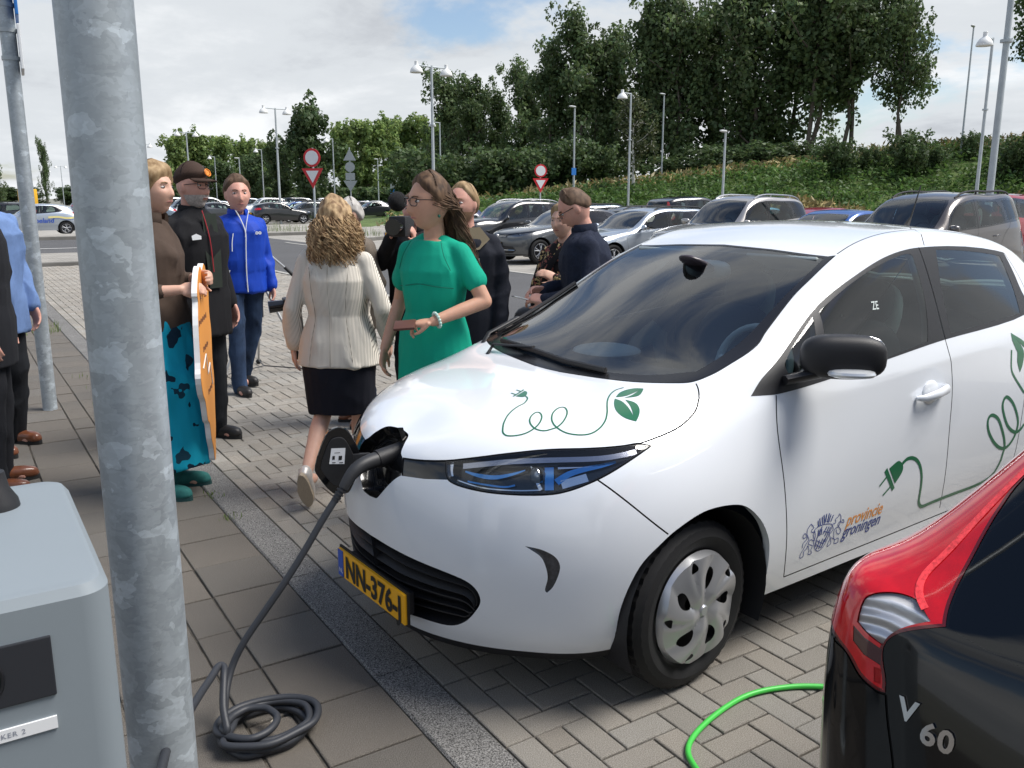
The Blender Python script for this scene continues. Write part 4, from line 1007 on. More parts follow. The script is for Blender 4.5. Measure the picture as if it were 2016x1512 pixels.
sheet('road_line', 1.5, 6.4, 34.2, 34.4, .003, M_line); sheet('road_line', 9.2, 11.0, 39.5, 39.75, .003, M_line); sheet('road_line', 6.9, 8.6, 41.0, 41.25, .003, M_line)
def island(name, pts, h=.11):
    isl = empty(name, (0, 0, 0)); tag(isl, kind='structure')
    b = MB(); b.prism([(p[0], p[1]) for p in pts], -.06, h); b.build('island_kerb', mat('dark_kerb', (.15, .145, .135), .95, var=.2, vscale=2), isl, smooth=False, bevel=.02)
    c = Vector((sum(p[0] for p in pts) / len(pts), sum(p[1] for p in pts) / len(pts))); q = [c + (Vector(p) - c) * .985 for p in pts]; q = [Vector((p.x - (.14 if p.x > c.x else -.14), p.y - (.14 if p.y > c.y else -.14))) for p in q]
    b = MB(); b.prism([(p.x, p.y) for p in q], h - .05, h + .004); b.build('island_paving', M_farpave, isl, smooth=False)
island('paved_island', [(11.3, 41), (15, 41.5), (19.5, 46), (21, 54.0), (13.2, 54.6), (11.6, 47)]); island('paved_island', [(14.2, 33.6), (17.4, 36.0), (28, 48.0), (31, 54), (27.0, 55), (22.5, 50), (14.6, 38)])
island('paved_island', [(-40, 25.3), (6.4, 25.3), (6.4, 29.8), (-40, 29.8)], .09); island('paved_island', [(-60, 42.2), (5.5, 42.2), (8.6, 44), (8.0, 45.6), (-60, 45.6)], .10)

# ------------------------------------------------------------------ parked cars: the same kind of cut spline body, reshaped per model
def car_net(nose=.87, wb=2.63, tail=-3.39, cowl=-.50, wst=-1.28, rend=-2.85, rtop=-3.2, width=1.79, roof=1.45, belt=.95, bonnet=.93, fbon=.76, clear=.22, square=0.0):
    n = NET.copy(); out = n.copy()
    lo = np.interp(n[..., 0], [-3.255, -2.588, 0, .84], [tail, -wb, 0, nose])
    up = np.interp(n[..., 0], [-3.12, -2.72, -1.62, -1.05, 0.0, .76], [rtop, rend, (wst + rend) / 2 + .25, wst, cowl, nose - .09])
    w = np.array([0, 0, 0, 0, 0, .35, .8, 1, 1, 1.0])[None, :]
    out[..., 0] = lo * (1 - w) + up * w
    out[..., 1] = n[..., 1] * width / 1.73
    z = n[..., 2]; zn = np.interp(z, [0, .24, .68, 1.03, 1.10, 1.60], [0, clear, .66, belt * .985, belt + .05, roof])
    # bonnet: its own height line from nose to windscreen foot
    for s in range(7):
        for l in range(4, 10):
            f = np.clip((nose - out[s, l, 0]) / (nose - cowl), 0, 1); crown = [0, 0, 0, 0, .80, .925, .975, 1.0, 1.01, 1.015][l]
            zt = (fbon + (bonnet - fbon) * f ** .75) * crown
            wgt = [0, 0, 0, 0, .6, .85, 1, 1, 1, 1][l] * (1 if s < 5 else (.7 if s == 5 else .0))
            zn[s, l] = zn[s, l] * (1 - wgt) + zt * wgt
    out[..., 2] = zn
    if square:   # steeper, fuller tail for estates and vans
        for s in (12, 13, 14, 15, 16):
            for l in (6, 7, 8, 9):
                out[s, l, 2] += square * (roof - .03 * (s - 11) * (1 - square * .7) - out[s, l, 2]) * {6: .0, 7: .75, 8: .95, 9: 1.0}[l]
    return out

U_FGL = [(7.5, 6.06), (7.75, 6.72), (8.15, 6.95), (8.8, 7.0), (9.5, 6.98), (9.52, 6.5), (9.45, 6.03), (8.5, 6.02)]
U_RGL = [(9.72, 6.03), (9.76, 6.5), (9.80, 6.98), (11.2, 6.95), (11.55, 6.5), (11.6, 6.06), (10.6, 6.02)]
U_TGL = [(11.8, 6.1), (11.75, 6.5), (11.6, 6.93), (12.8, 6.90), (13.3, 6.55), (13.25, 6.2)]
U_DLO = [(7.1, 6.02), (7.45, 6.6), (7.75, 6.95), (8.3, 7.07), (9.6, 7.08), (11.4, 7.06), (12.2, 6.8), (11.95, 6.1), (10.5, 5.93), (8.5, 5.93)]
U_DLOW = [(7.1, 6.02), (7.45, 6.6), (7.75, 6.95), (8.3, 7.07), (9.6, 7.08), (11.6, 7.06), (13.0, 7.0), (13.5, 6.6), (13.4, 6.08), (10.5, 5.93), (8.5, 5.93)]
U_WS = [(8.6, 9.25), (8.6, 7.9), (8.2, 7.62), (7.3, 7.38), (6.5, 7.05), (6.0, 7.0), (5.75, 7.3), (5.5, 8.2), (5.4, 9.25)]
U_WSG = [(8.5, 9.25), (8.5, 7.95), (8.1, 7.72), (7.3, 7.50), (6.55, 7.25), (6.15, 7.3), (5.95, 7.7), (5.8, 8.4), (5.75, 9.25)]
U_RW = [(13.7, 6.35), (14.6, 6.25), (16.2, 6.25), (16.2, 8.6), (14.4, 8.6), (13.85, 8.0), (13.65, 7.2)]
U_HL = {'slim': [(1.7, 4.35), (2.6, 4.2), (3.7, 4.45), (4.45, 5.05), (4.1, 5.35), (3.0, 5.4), (1.75, 5.15)], 'tall': [(2.2, 4.6), (3.2, 4.45), (4.0, 4.7), (4.2, 5.25), (3.8, 5.7), (2.8, 5.75), (2.1, 5.5)]}
U_TL = {'wide': [(13.1, 4.9), (14.0, 4.6), (15.0, 4.7), (15.0, 5.6), (14.0, 5.9), (13.2, 5.8)], 'tall': [(13.5, 4.4), (14.2, 4.4), (14.35, 5.6), (14.1, 7.2), (13.75, 7.3), (13.6, 6.0)]}

def build_car(name, p, paint, rim=lambda r: spoke_rim(r, 5), wheel_r=.315, hlk='slim', tlk='wide', wagon=False, rails=None, rail_mat=None, step=3, plate=None, detail=True, badge=None, lower_black=False):
    """a parked car at the origin, nose towards +x; returns its Empty"""
    net = car_net(**p); b = Body(net, step); root = empty(name)
    wb = p.get('wb', 2.63); W = p.get('width', 1.79) / 2
    def arch(xc):
        a = b.side_uv([(xc + (wheel_r + .045) * math.cos(R(t)), wheel_r + .01 + (wheel_r + .045) * math.sin(R(t))) for t in range(-6, 187, 12)])
        return np.array([(a[0][0], -.3)] + a + [(a[-1][0], -.3)])
    c_ = lambda l, cr=(): catmull(l, True, 3, cr)
    b.region('void', arch(0)); b.region('void', arch(-wb))
    b.region('hl', c_(U_HL[hlk])); b.region('tl', c_(U_TL[tlk])); b.region('grille', np.array([(-.2, 4.35), (1.62, 4.40), (1.68, 5.05), (-.2, 5.05)])); b.region('low', np.array([(-.2, .9), (2.4, .95), (2.9, 1.5), (2.5, 2.2), (-.2, 2.3)]))
    b.region('wsg', np.array(U_WSG)); b.region('ws', np.array(U_WS)); b.region('rw', np.array(U_RW))
    b.region('fg', c_(U_FGL, (0, 4, 6))); b.region('rg', c_(U_RGL, (0, 2, 3, 5)))
    if wagon: b.region('tg', c_(U_TGL, (0, 2, 5)))
    b.region('dlo', c_(U_DLOW if wagon else U_DLO, (0,)))
    b.region('skirt', np.array([(-.2, -.3), (16.2, -.3), (16.2, .55), (-.2, .55)]))
    if detail:
        for ln in ([(6.85, 5.85), (6.8, 4.5), (6.9, 2.5), (7.05, .7)], [(9.62, 7.05), (9.6, 6.0), (9.7, 4.3), (9.75, 2.5), (9.75, .8)], [(12.0, 6.0), (11.8, 5.0), (11.55, 3.8), (11.2, 2.2), (11.1, .8)], [(7.05, .75), (9.7, .75), (11.1, .8)], [(5.9, 6.9), (5.6, 6.1), (4.6, 5.6), (3.2, 5.75), (1.7, 5.6), (0, 5.55)], [(4.25, 5.0), (4.6, 3.4)], [(13.2, 4.6), (13.1, 3.3)]): b.seam(catmull(ln, False, 4), .006)
    b.cut()
    b.panel('body_shell', ['body'] + ([] if lower_black else ['skirt']), paint, root, 'one')
    if lower_black: b.panel('lower_cladding', ['skirt'], M_black_plastic, root, 'one')
    if detail: b.panel('panel_gap_liner', ['gap'], M_gap, root, 'one', push=-.003)
    b.panel('windscreen', ['wsg'], M_wglass, root, 'one'); b.panel('windscreen_frame', ['ws'], M_gloss_black, root, 'one'); b.panel('rear_window', ['rw'], M_glass, root, 'one')
    b.panel('front_window', ['fg'], M_glass, root); b.panel('rear_side_window', ['rg'], M_glass, root)
    if wagon: b.panel('load_window', ['tg'], M_glass, root)
    b.panel('window_trim', ['dlo'], M_gloss_black, root)
    for h in b.panel('headlight', ['hl'], M_clear, root):
        s = 1 if h.data.vertices[0].co.y > 0 else -1; T = b.tris(['hl']); ids, inv = np.unique(T, return_inverse=True); raw_mesh('lamp_bowl', (b.X[ids] - b.N[ids] * .035) * np.array([1, s, 1]), inv.reshape(T.shape), mat('headlamp_reflector', (.42, .43, .45), .25, .6), h)
        c0 = b.X[ids].mean(0) - b.N[ids].mean(0) * .02; q = MB(); ellipsoid(q, (c0[0], c0[1] * s, c0[2]), (.03, .05, .035)); q.build('lamp_unit', M_chrome, h)
    b.panel('tail_lamp', ['tl'], M_red_lamp, root); gl = b.panel('grille', ['grille'], M_gloss_black, root, 'one', push=-.012)[0]; b.panel('lower_intake', ['low'], M_black_plastic, root, 'one', push=-.02)
    if detail:
        for v in (4.5, 4.85):
            ln = np.array([(u, v + .03 * u) for u in np.linspace(0, 1.6, 10)]); P = b.S(ln[:, 0], ln[:, 1]); P = np.concatenate([(P * [1, -1, 1])[::-1], P[1:]]); q = MB(); q.tube([tuple(x) for x in P], .006, 6); q.build('grille_bar', M_chrome, gl)
        ln = np.array([(u, 1.55) for u in np.linspace(.2, 2.7, 10)]); P = b.S(ln[:, 0], ln[:, 1]) + b.N.mean() * 0; P = np.concatenate([(P * [1, -1, 1])[::-1], P]); q = MB(); q.tube([tuple(x) for x in P], .008, 6); q.build('intake_bar', M_chrome if badge else M_black_plastic, root)
    fx = float(b.S(0, 2.6)[0]); fz = float(b.S(0, 2.6)[2]); rx = float(b.S(16, 3.2)[0]); rz_ = float(b.S(16, 3.2)[2])
    if badge:
        q = MB(); q.tube([(0, 0, 0), (.012, 0, 0)], .062, 24); g = q.build('badge', M_chrome, root); pz = b.S(0, 4.7); g.location = (float(pz[0]) - .004, 0, float(pz[2])); g.rotation_euler = (0, R(-8), 0)
        q = MB(); q.tube([(.0125, 0, 0), (.0135, 0, 0)], .052, 24); q.build('badge_ground', mat('badge_dark', (.03, .04, .07), .3), g)
        q = MB()
        for pts in (((-.02, .045), (0, .002), (.02, .045)), ((-.042, .02), (-.02, -.045), (0, .002), (.02, -.045), (.042, .02))): q.tube([(.0145, y, z) for y, z in pts], .005, 6)
        q.build('badge_letters', M_chrome, g)
    if plate: plate_obj('number_plate', plate, root, (fx + .012, 0, fz), (0, 0, R(90)), detail=detail)
    plate_obj('number_plate', plate or '', root, (rx - .012, 0, rz_), (0, 0, R(-90)), detail=False)
    for x in (0, -wb):
        for s in (1, -1): arch_liner(root, x, wheel_r + .05, (W - .36) * s, (W - .02) * s, wheel_r + .01)
    kw = {}
    for x in (0, -wb):
        for s in (1, -1): add_wheel(root, x, (W - .015) * s, wheel_r, .20, rim, M_alloy, wheel_r * .66, shared=kw)
    zc = float(b.S(7.2, 6.0)[2]); xc = float(b.S(7.2, 6.0)[0]); yc = float(b.S(7.2, 6.0)[1])
    for s in (1, -1):
        q = MB(); ellipsoid(q, (xc - .02, (yc + .12) * s, zc + .075), (.06, .105, .065), Matrix.Rotation(R(-25 * s), 3, 'Z'), 14, 8, 2.8); mo = q.build('door_mirror', paint, root); q = MB(); q.tube([(xc, (yc - .01) * s, zc + .02), (xc, (yc + .09) * s, zc + .04)], .018, 6); q.build('mirror_arm', M_black_plastic, mo)
        if detail:
            for x_ in (9.2, 11.1):
                P = b.S(np.array(x_), np.array(4.6)); q = MB(); q.tube([(P[0] + .09, (P[1] - .005) * s, P[2]), (P[0] + .06, (P[1] + .03) * s, P[2]), (P[0] - .06, (P[1] + .03) * s, P[2] + .01), (P[0] - .09, (P[1] - .005) * s, P[2] + .01)], (.010, .014) , 8) if False else q.tube([(P[0] + .09, (P[1] - .005) * s, P[2]), (P[0] + .06, (P[1] + .03) * s, P[2]), (P[0] - .06, (P[1] + .03) * s, P[2] + .01), (P[0] - .09, (P[1] - .005) * s, P[2] + .01)], .011, 8); q.build('door_handle', paint, root)
    if rails:
        for s in (1, -1):
            us = np.linspace(rails[0], rails[1], 14); P = b.S(us, np.full(14, 7.75)); P = P * [1, s, 1]; P[:, 2] += .055 * np.sin(np.linspace(0, math.pi, 14)) ** .4; q = MB(); q.tube([tuple(x) for x in P], (.022, .014) if False else .018, 8)
            for k in (4, 9): q.tube([tuple(P[k]), tuple(P[k] - np.array([0, 0, .06]))], .016, 6)
            q.build('roof_rail', rail_mat or M_black_plastic, root)
    # cabin
    roofz = p.get('roof', 1.45); T = b.tris({'body', 'dlo', 'ws'}); c = b.V[T].mean(1); T = T[(c[:, 0] > 6.4) & (c[:, 1] > 2)]; ids, inv = np.unique(T, return_inverse=True); F = inv.reshape(T.shape); k = len(ids); X = b.X[ids] - b.N[ids] * .03
    raw_mesh('cabin_lining', np.concatenate([X, X * np.array([1, -1, 1])]), np.concatenate([F, F[:, ::-1] + k]), M_cabin, root)
    q = MB(); q.box(((xc + p.get('cowl', -.5)) / 2 - .25, 0, zc - .10), (.9, W * 1.75, .12)); q.build('dashboard', M_cabin, root, bevel=.03)
    wst = p.get('wst', -1.28); hz = roofz - 1.45
    for y in (.36, -.36): so = seat(root, wst - .35, y, M_seat); so.location.z = hz * .7
    for y in (.36, -.36): so = seat(root, wst - 1.2, y, M_seat); so.location.z = hz * .7
    q = MB(); q.tube([(wst + .38 - .04 * math.cos(a), .36 + .18 * math.sin(a), zc + .0 + .17 * math.cos(a)) for a in np.linspace(0, 2 * math.pi, 21)], .014, 6, caps=False); q.build('steering_wheel', M_ink, root)
    q = MB(); q.box((-wb / 2, 0, .26), (wb + .8, W * 1.5, .08)); q.build('underbody', M_black_plastic, root, smooth=False)
    return root

def paint_mat(name, col, metal=.35, rough=.28): return mat('paint_' + name, col, rough, metal, coat=1.0, var=.02, vscale=3)
P_grey, P_silver, P_beige, P_taupe = paint_mat('grey', (.085, .09, .095)), paint_mat('silver', (.42, .47, .53), .6), paint_mat('beige_silver', (.40, .38, .36), .6), paint_mat('taupe', (.095, .085, .080), .4)
P_black, P_navy, P_blue, P_red, P_whitep, P_sky = paint_mat('black', (.010, .011, .013), 0), paint_mat('navy', (.02, .028, .075), .3), paint_mat('blue', (.03, .10, .34), .3), paint_mat('red', (.30, .015, .02), .1), paint_mat('plain_white', (.72, .73, .74), 0), paint_mat('sky_blue', (.16, .36, .52), .3)
P_anth = paint_mat('anthracite', (.045, .05, .058), .4); P_bg = paint_mat('blue_grey', (.13, .17, .22), .5)

def place(o, x, y, rot, label, group=None, cat='car', paint=None):
    o.location = (x, y, 0); o.rotation_euler = (0, 0, R(rot)); tag(o, label, cat, group)
    if paint is not None:
        for c in [o] + list(o.children_recursive):
            if c.type == 'MESH' and c.name.split('.')[0] in ('body_shell', 'door_mirror', 'door_handle') and c.material_slots:
                c.material_slots[0].link = 'OBJECT'; c.material_slots[0].material = paint
    return o
HATCH = dict(nose=.86, wb=2.63, tail=-3.40, cowl=-.48, wst=-1.22, rend=-2.85, rtop=-3.22, width=1.79, roof=1.46, belt=.96, bonnet=.97, fbon=.78)
WAGON = dict(nose=.90, wb=2.70, tail=-3.80, cowl=-.52, wst=-1.30, rend=-3.30, rtop=-3.66, width=1.80, roof=1.49, belt=.95, bonnet=.95, fbon=.74, square=.55)
SUV = dict(nose=.88, wb=2.60, tail=-3.42, cowl=-.50, wst=-1.18, rend=-3.0, rtop=-3.3, width=1.82, roof=1.78, belt=1.12, bonnet=1.14, fbon=.93, clear=.30, square=.45)
MPV = dict(nose=.88, wb=2.69, tail=-3.50, cowl=-.38, wst=-1.12, rend=-3.1, rtop=-3.42, width=1.83, roof=1.82, belt=1.15, bonnet=1.13, fbon=.86, clear=.24, square=.75)
SMALL = dict(nose=.74, wb=2.45, tail=-2.98, cowl=-.22, wst=-.98, rend=-2.5, rtop=-2.85, width=1.66, roof=1.48, belt=.98, bonnet=.98, fbon=.78)
# first row across the lane, noses to the lane
place(build_car('parked_car', HATCH, P_grey, wheel_r=.318, plate='SL-039-D', badge=True, step=5), 13.30, 20.25, 180, 'dark grey hatchback with plate SL-039-D facing the lane', 'cars parked beyond the lane')
place(build_car('parked_car', WAGON, P_silver, wheel_r=.315, plate='', wagon=True, rails=(8.9, 13.0), step=5), 13.35, 17.25, 180, 'silver blue estate car with black roof rails beside the dark grey hatchback', 'cars parked beyond the lane')
place(build_car('parked_car', SUV, P_beige, wheel_r=.34, hlk='tall', tlk='tall', wagon=True, rails=(9.0, 13.2), rail_mat=M_alloy, lower_black=True, step=5), 14.0, 14.55, 180, 'beige silver off-roader with light roof rails, second from the taupe people carrier', 'cars parked beyond the lane')
place(build_car('parked_car', SMALL, P_blue, step=4), 14.6, 12.1, 180, 'low blue hatchback between the off-roader and the taupe people carrier', 'cars parked beyond the lane')
mpv = place(build_car('parked_car', MPV, P_taupe, wheel_r=.325, hlk='tall', wagon=True, rails=(8.8, 13.2), step=5), 13.3, 9.35, 180, 'taupe people carrier with black roof rails and a butterfly sunshade', 'cars parked beyond the lane')
place(build_car('parked_car', dict(SUV, tail=-3.55, roof=1.66, belt=1.06), P_black, wheel_r=.35, hlk='tall', wagon=True, rails=(8.9, 13.2), rail_mat=M_alloy, step=4), 13.5, 23.55, 180, 'black off-roader with silver roof rails behind the bearded man', 'cars parked beyond the lane')
place(build_car('parked_car', SMALL, P_navy, plate='7-TNG-64', step=4), 13.3, 27.4, 180, 'small dark blue hatchback with a yellow plate behind the green dress', 'cars parked beyond the lane')
# child's sunshade inside the people carrier's side window
q = MB(); sh = [(-1.86 + .10 * math.cos(a) * (1 + .25 * math.sin(a)), 1.33 + .20 * math.sin(a)) for a in np.linspace(0, 2 * math.pi, 24, endpoint=False)]
q.prism(sh, .70, .704, 'Y'); ss = q.build('sunshade', mat('sunshade_mesh', (.78, .78, .70), .8), mpv, smooth=False)
q = MB(); q.prism([(-1.86 + dx, 1.36 + dz) for dx, dz in ((-.05, .06), (.0, .02), (.05, .07), (.045, -.02), (.02, -.10), (-.02, -.11), (-.045, -.02))], .705, .708, 'Y'); q.build('sunshade_print', mat('pink_print', (.8, .25, .42), .8), ss, smooth=False)
# light models for the rows behind
far = {}
def far_car(kind):
    if kind not in far:
        p, kw = {'hatch': (HATCH, {}), 'wagon': (WAGON, dict(wagon=True, rails=(8.9, 13.0))), 'suv': (SUV, dict(hlk='tall', tlk='tall', wagon=True, lower_black=True)), 'small': (SMALL, dict(hlk='tall', tlk='tall')), 'mpv': (MPV, dict(hlk='tall', wagon=True))}[kind]
        o = build_car('parked_car', p, P_grey, step=3, detail=False, plate='', **kw); o['fresh'] = True; far[kind] = o; return o
    return copy_tree(far[kind])
rowsB = [('wagon', 23.6, 29.8, 0, P_navy, 'navy estate car in the second row behind the small dark blue hatchback'), ('wagon', 23.4, 27.0, 0, P_bg, 'blue grey estate with red tail lamps behind the black off-roader'), ('suv', 23.2, 22.4, 0, P_black, 'black off-roader in the second row behind the dark grey hatchback'), ('hatch', 23.4, 19.6, 0, P_sky, 'light blue hatchback in the second row behind the silver estate'),
    ('hatch', 23.2, 16.9, 0, P_red, 'red hatchback in the second row behind the silver estate'), ('small', 23.4, 14.2, 0, P_sky, 'sky blue small car in the second row behind the beige off-roader'), ('mpv', 23.2, 11.6, 0, P_red, 'red people carrier in the second row behind the low blue hatchback'), ('wagon', 23.2, 9.0, 0, P_whitep, 'white estate car in the second row behind the taupe people carrier'), ('hatch', 23.3, 25.0, 0, P_anth, 'anthracite hatchback in the second row behind the black off-roader')]
for kd, x, y, rot, pm, lab in rowsB: place(far_car(kd), x, y, rot, lab, 'cars in the second row', paint=pm)
# far side of the cross road
rowsD = [('hatch', 18.0, 63.6, 0, P_anth, 'dark hatchback with red tail lamps beyond the weedy island'), ('hatch', 21.0, 60.5, 0, P_black, 'black hatchback facing the lamp post beyond the weedy island'), ('wagon', 21.0, 63.6, 180, P_anth, 'dark grey estate car behind the double lamp post'), ('mpv', 18.0, 66.6, 0, P_whitep, 'white people carrier behind the dark hatchback'), ('wagon', 21.2, 66.8, 180, P_blue, 'blue estate car behind the dark grey estate'), ('hatch', 21.0, 70.0, 180, P_bg, 'blue grey hatchback behind the blue estate'), ('suv', 21.0, 73.4, 180, P_whitep, 'white off-roader in the far rows'),
    ('hatch', 39.2, 88.0, 0, P_navy, 'navy hatchback with red tail lamps beside the white small car'), ('small', 39.0, 84.4, 0, P_whitep, 'white small car seen from behind beyond the sign post'), ('hatch', 35.2, 74.6, 180, P_anth, 'dark hatchback facing left beyond the sign post'), ('small', 39.4, 81.0, 180, P_silver, 'silver small car behind the dark hatchback beyond the sign post'), ('wagon', 30.5, 79.0, 0, P_black, 'black estate car in the far rows'), ('mpv', 31.0, 84.0, 0, P_anth, 'anthracite people carrier in the far rows'), ('hatch', 30.2, 72.5, 180, P_anth, 'anthracite hatchback in the far rows'),
    ('hatch', 4.8 - 2.55 - 2.6 + 2.6, 47.8, 180, P_silver, 'silver electric hatchback with Ameland lettering on its door'), ('wagon', 1.0, 57.0, 180, P_black, 'black estate car with a roof box behind the silver lettered hatchback'), ('hatch', 9.0, 58.0, 180, P_bg, 'blue grey hatchback behind the silver lettered hatchback'), ('hatch', -5.0, 56.0, 180, P_whitep, 'white hatchback behind the sign pole'), ('suv', 14.2, 71.5, 180, P_black, 'black off-roader behind the cap wearer'), ('mpv', 13.6, 74.5, 180, P_silver, 'silver people carrier behind the cap wearer'), ('hatch', 14.0, 68.5, 180, P_whitep, 'white hatchback behind the cap wearer')]
for kd, x, y, rot, pm, lab in rowsD: place(far_car(kd), x, y, rot, lab, 'cars in the far rows', paint=pm)
rr = random.Random(11); cols_ = [(P_silver, 'silver'), (P_anth, 'anthracite'), (P_whitep, 'white'), (P_navy, 'navy'), (P_black, 'black'), (P_red, 'red'), (P_bg, 'blue grey')]; kinds_ = [('hatch', 'hatchback'), ('wagon', 'estate car'), ('mpv', 'people carrier'), ('suv', 'off-roader'), ('small', 'small car')]
for rx_, y0_, n_ in ((21.0, 77.0, 9), (31.0, 93.0, 7), (39.0, 92.0, 7), (14.0, 78.5, 7)):
    for k in range(n_):
        pm, cn = rr.choice(cols_); kd, kn = rr.choice(kinds_); place(far_car(kd), rx_, y0_ + k * 3.3, 180 if k % 2 else 0, '%s %s among the distant cars %s' % (cn, kn, 'before the pale trees' if rx_ > 25 else ('behind the dark grey estate' if rx_ > 15 else 'behind the cap wearer')), 'distant parked cars', paint=pm)
# lettering on the silver hatchback: the name on its door and a yellow and blue wave on its flank
lc = [o for o in COL.objects if o.get('label', '').startswith('silver electric')][0]
V, F = text_mesh('Ameland', .30, .006, .2); q = MB(); q.add([(-1.05 - p[0], .905, .58 + p[1]) for p in V], F); q.build('door_lettering', M_plate_blue, lc, smooth=False)
for nm, off, m_, w_ in (('wave_stripe', 0, mat('yellow_vinyl', (.75, .66, .28), .4), .09), ('wave_line', -.07, mat('blue_line_vinyl', (.10, .16, .42), .4), .025)):
    q = MB(); pts = catmull([(-1.9, .82 + off), (-2.3, .84 + off), (-2.7, .78 + off), (-3.05, .82 + off), (-3.2, .95 + off)], False, 6); q.add([(p[0], .905 - max(0, -2.8 - p[0]) * .25, p[1] + s * w_ / 2) for p in pts for s in (-1, 1)], [(2 * i, 2 * i + 1, 2 * i + 3, 2 * i + 2) for i in range(len(pts) - 1)]); q.build(nm, m_, lc, smooth=False)

# ------------------------------------------------------------------ black estate car in the next bay, its tail to the kerb
VOLVO = car_net(nose=.92, wb=2.776, tail=-3.80, cowl=-.55, wst=-1.35, rend=-3.2, rtop=-3.5, width=1.86, roof=1.47, belt=.97, bonnet=.96, fbon=.76, square=.35)
def _vs(s, rows):
    for l, (d, y, z) in enumerate(rows): VOLVO[s, l] = (-3.80 + d, y, z)
_vs(12, [(.98,.86,.22),(.98,.885,.32),(.98,.915,.46),(.98,.925,.64),(.98,.925,.80),(.98,.915,.92),(.98,.875,.995),(.98,.735,1.33),(.98,.56,1.43),(.98,0,1.465)])
_vs(13, [(.50,.86,.24),(.46,.90,.33),(.44,.925,.46),(.44,.935,.65),(.44,.935,.82),(.46,.925,.955),(.52,.875,1.02),(.62,.705,1.30),(.66,.54,1.39),(.66,0,1.43)])
_vs(14, [(.14,.80,.26),(.07,.845,.34),(.045,.885,.47),(.055,.905,.65),(.075,.915,.82),(.115,.900,.965),(.215,.82,1.02),(.42,.655,1.25),(.48,.49,1.345),(.49,0,1.385)])
_vs(15, [(.07,.44,.27),(.02,.46,.35),(.005,.48,.47),(.05,.49,.63),(.085,.50,.77),(.125,.50,.885),(.175,.475,.975),(.36,.40,1.215),(.44,.31,1.315),(.46,0,1.355)])
_vs(16, [(.05,0,.27),(.0,0,.35),(-.02,0,.47),(.03,0,.63),(.065,0,.77),(.105,0,.88),(.155,0,.97),(.34,0,1.20),(.42,0,1.30),(.45,0,1.34)])
_zf, _zl = Vector((math.cos(ZROT), math.sin(ZROT), 0)), Vector((-math.sin(ZROT), math.cos(ZROT), 0))
vc = empty('estate_car', Vector((ZX, ZY, 0)) + _zf * -3.0 + _zl * 2.70, ZROT + math.pi, 'glossy black estate car with tall red tail lamp and chrome V60 badge', 'car')
vb = Body(VOLVO, 7)
v_lamp = catmull([(12.85, 7.5), (12.9, 6.8), (13.05, 6.35), (13.35, 6.05), (13.55, 5.6), (13.58, 5.1), (13.66, 4.6), (13.82, 4.25), (14.158, 4.15), (14.287, 4.0), (14.382, 3.957), (14.431, 3.981), (14.419, 4.148), (14.388, 4.327), (14.375, 4.518), (14.405, 4.729), (14.481, 5.028), (14.547, 5.355), (14.491, 5.606), (14.406, 5.903), (14.302, 6.181), (14.136, 6.483), (14.025, 6.687), (13.92, 7.1), (13.86, 7.5)], True, 4, (0, 11, 17, 24))
v_white = catmull([(14.189, 4.565), (14.161, 4.895), (14.172, 5.055), (14.202, 5.236), (14.252, 5.414), (14.322, 5.505), (14.383, 5.482), (14.444, 5.38), (14.489, 5.295), (14.452, 5.069), (14.411, 4.845), (14.379, 4.657), (14.366, 4.503), (14.294, 4.511)], True, 3, (0, 8, 12))
v_dark = np.array([(14.174, 4.493), (14.267, 4.449), (14.372, 4.449), (14.384, 4.253), (14.284, 4.251), (14.2, 4.317)]); v_refl = np.array([(14.354, 4.19), (14.393, 4.222), (14.404, 4.046), (14.368, 4.029)])
v_glass = np.array([(14.575, 5.36), (14.70, 5.33), (14.86, 5.33), (15.4, 5.30), (16.2, 5.28), (16.2, 8.4), (14.8, 8.3), (14.2, 7.6), (14.05, 7.2)] + [tuple(p) for p in vb.offset(np.array([(14.025, 6.687), (14.136, 6.483), (14.302, 6.181), (14.406, 5.903), (14.491, 5.606), (14.547, 5.355)]), .004)])
def v_arch(xc):
    a = vb.side_uv([(xc + .375 * math.cos(R(t)), .335 + .375 * math.sin(R(t))) for t in range(-6, 187, 10)]); return np.array([(a[0][0], -.3)] + a + [(a[-1][0], -.3)])
vb.region('void', v_arch(0)); vb.region('void', v_arch(-2.776))
vb.region('white', v_white); vb.region('dark', v_dark); vb.region('refl', v_refl); vb.region('lamp_edge', np.concatenate([v_lamp])); vb.regions[-1] = ('lamp', vb.offset(v_lamp, .006, True)); vb.region('lamp_edge', v_lamp)
vb.region('rear_glass', v_glass)
vb.region('wsg', np.array(U_WSG)); vb.region('ws', np.array(U_WS)); vb.region('fg', catmull(U_FGL, True, 3)); vb.region('rg', catmull(U_RGL, True, 3)); vb.region('tg', catmull([(11.8, 6.1), (11.75, 6.5), (11.6, 6.93), (12.6, 6.90), (13.1, 6.6), (13.0, 6.2)], True, 3)); vb.region('dlo', catmull(U_DLOW, True, 3))
vb.region('hl', catmull(U_HL['slim'], True, 3)); vb.region('skirt', np.array([(-.2, -.3), (16.2, -.3), (16.2, .5), (-.2, .5)]))
vb.region('bumper', np.array([(13.0, .5), (13.0, 3.3), (13.7, 4.15), (14.158, 4.15), (14.287, 4.0), (14.431, 3.97), (14.461, 3.67), (14.51, 3.2), (14.55, 2.6), (16.2, 2.5), (16.2, .5)]))
vb.region('hatch', np.array([(14.431, 3.97), (14.461, 3.67), (14.51, 3.2), (14.55, 2.6), (16.2, 2.5), (16.2, 5.28), (14.86, 5.33), (14.56, 5.36), (14.41, 4.73), (14.375, 4.5)]))
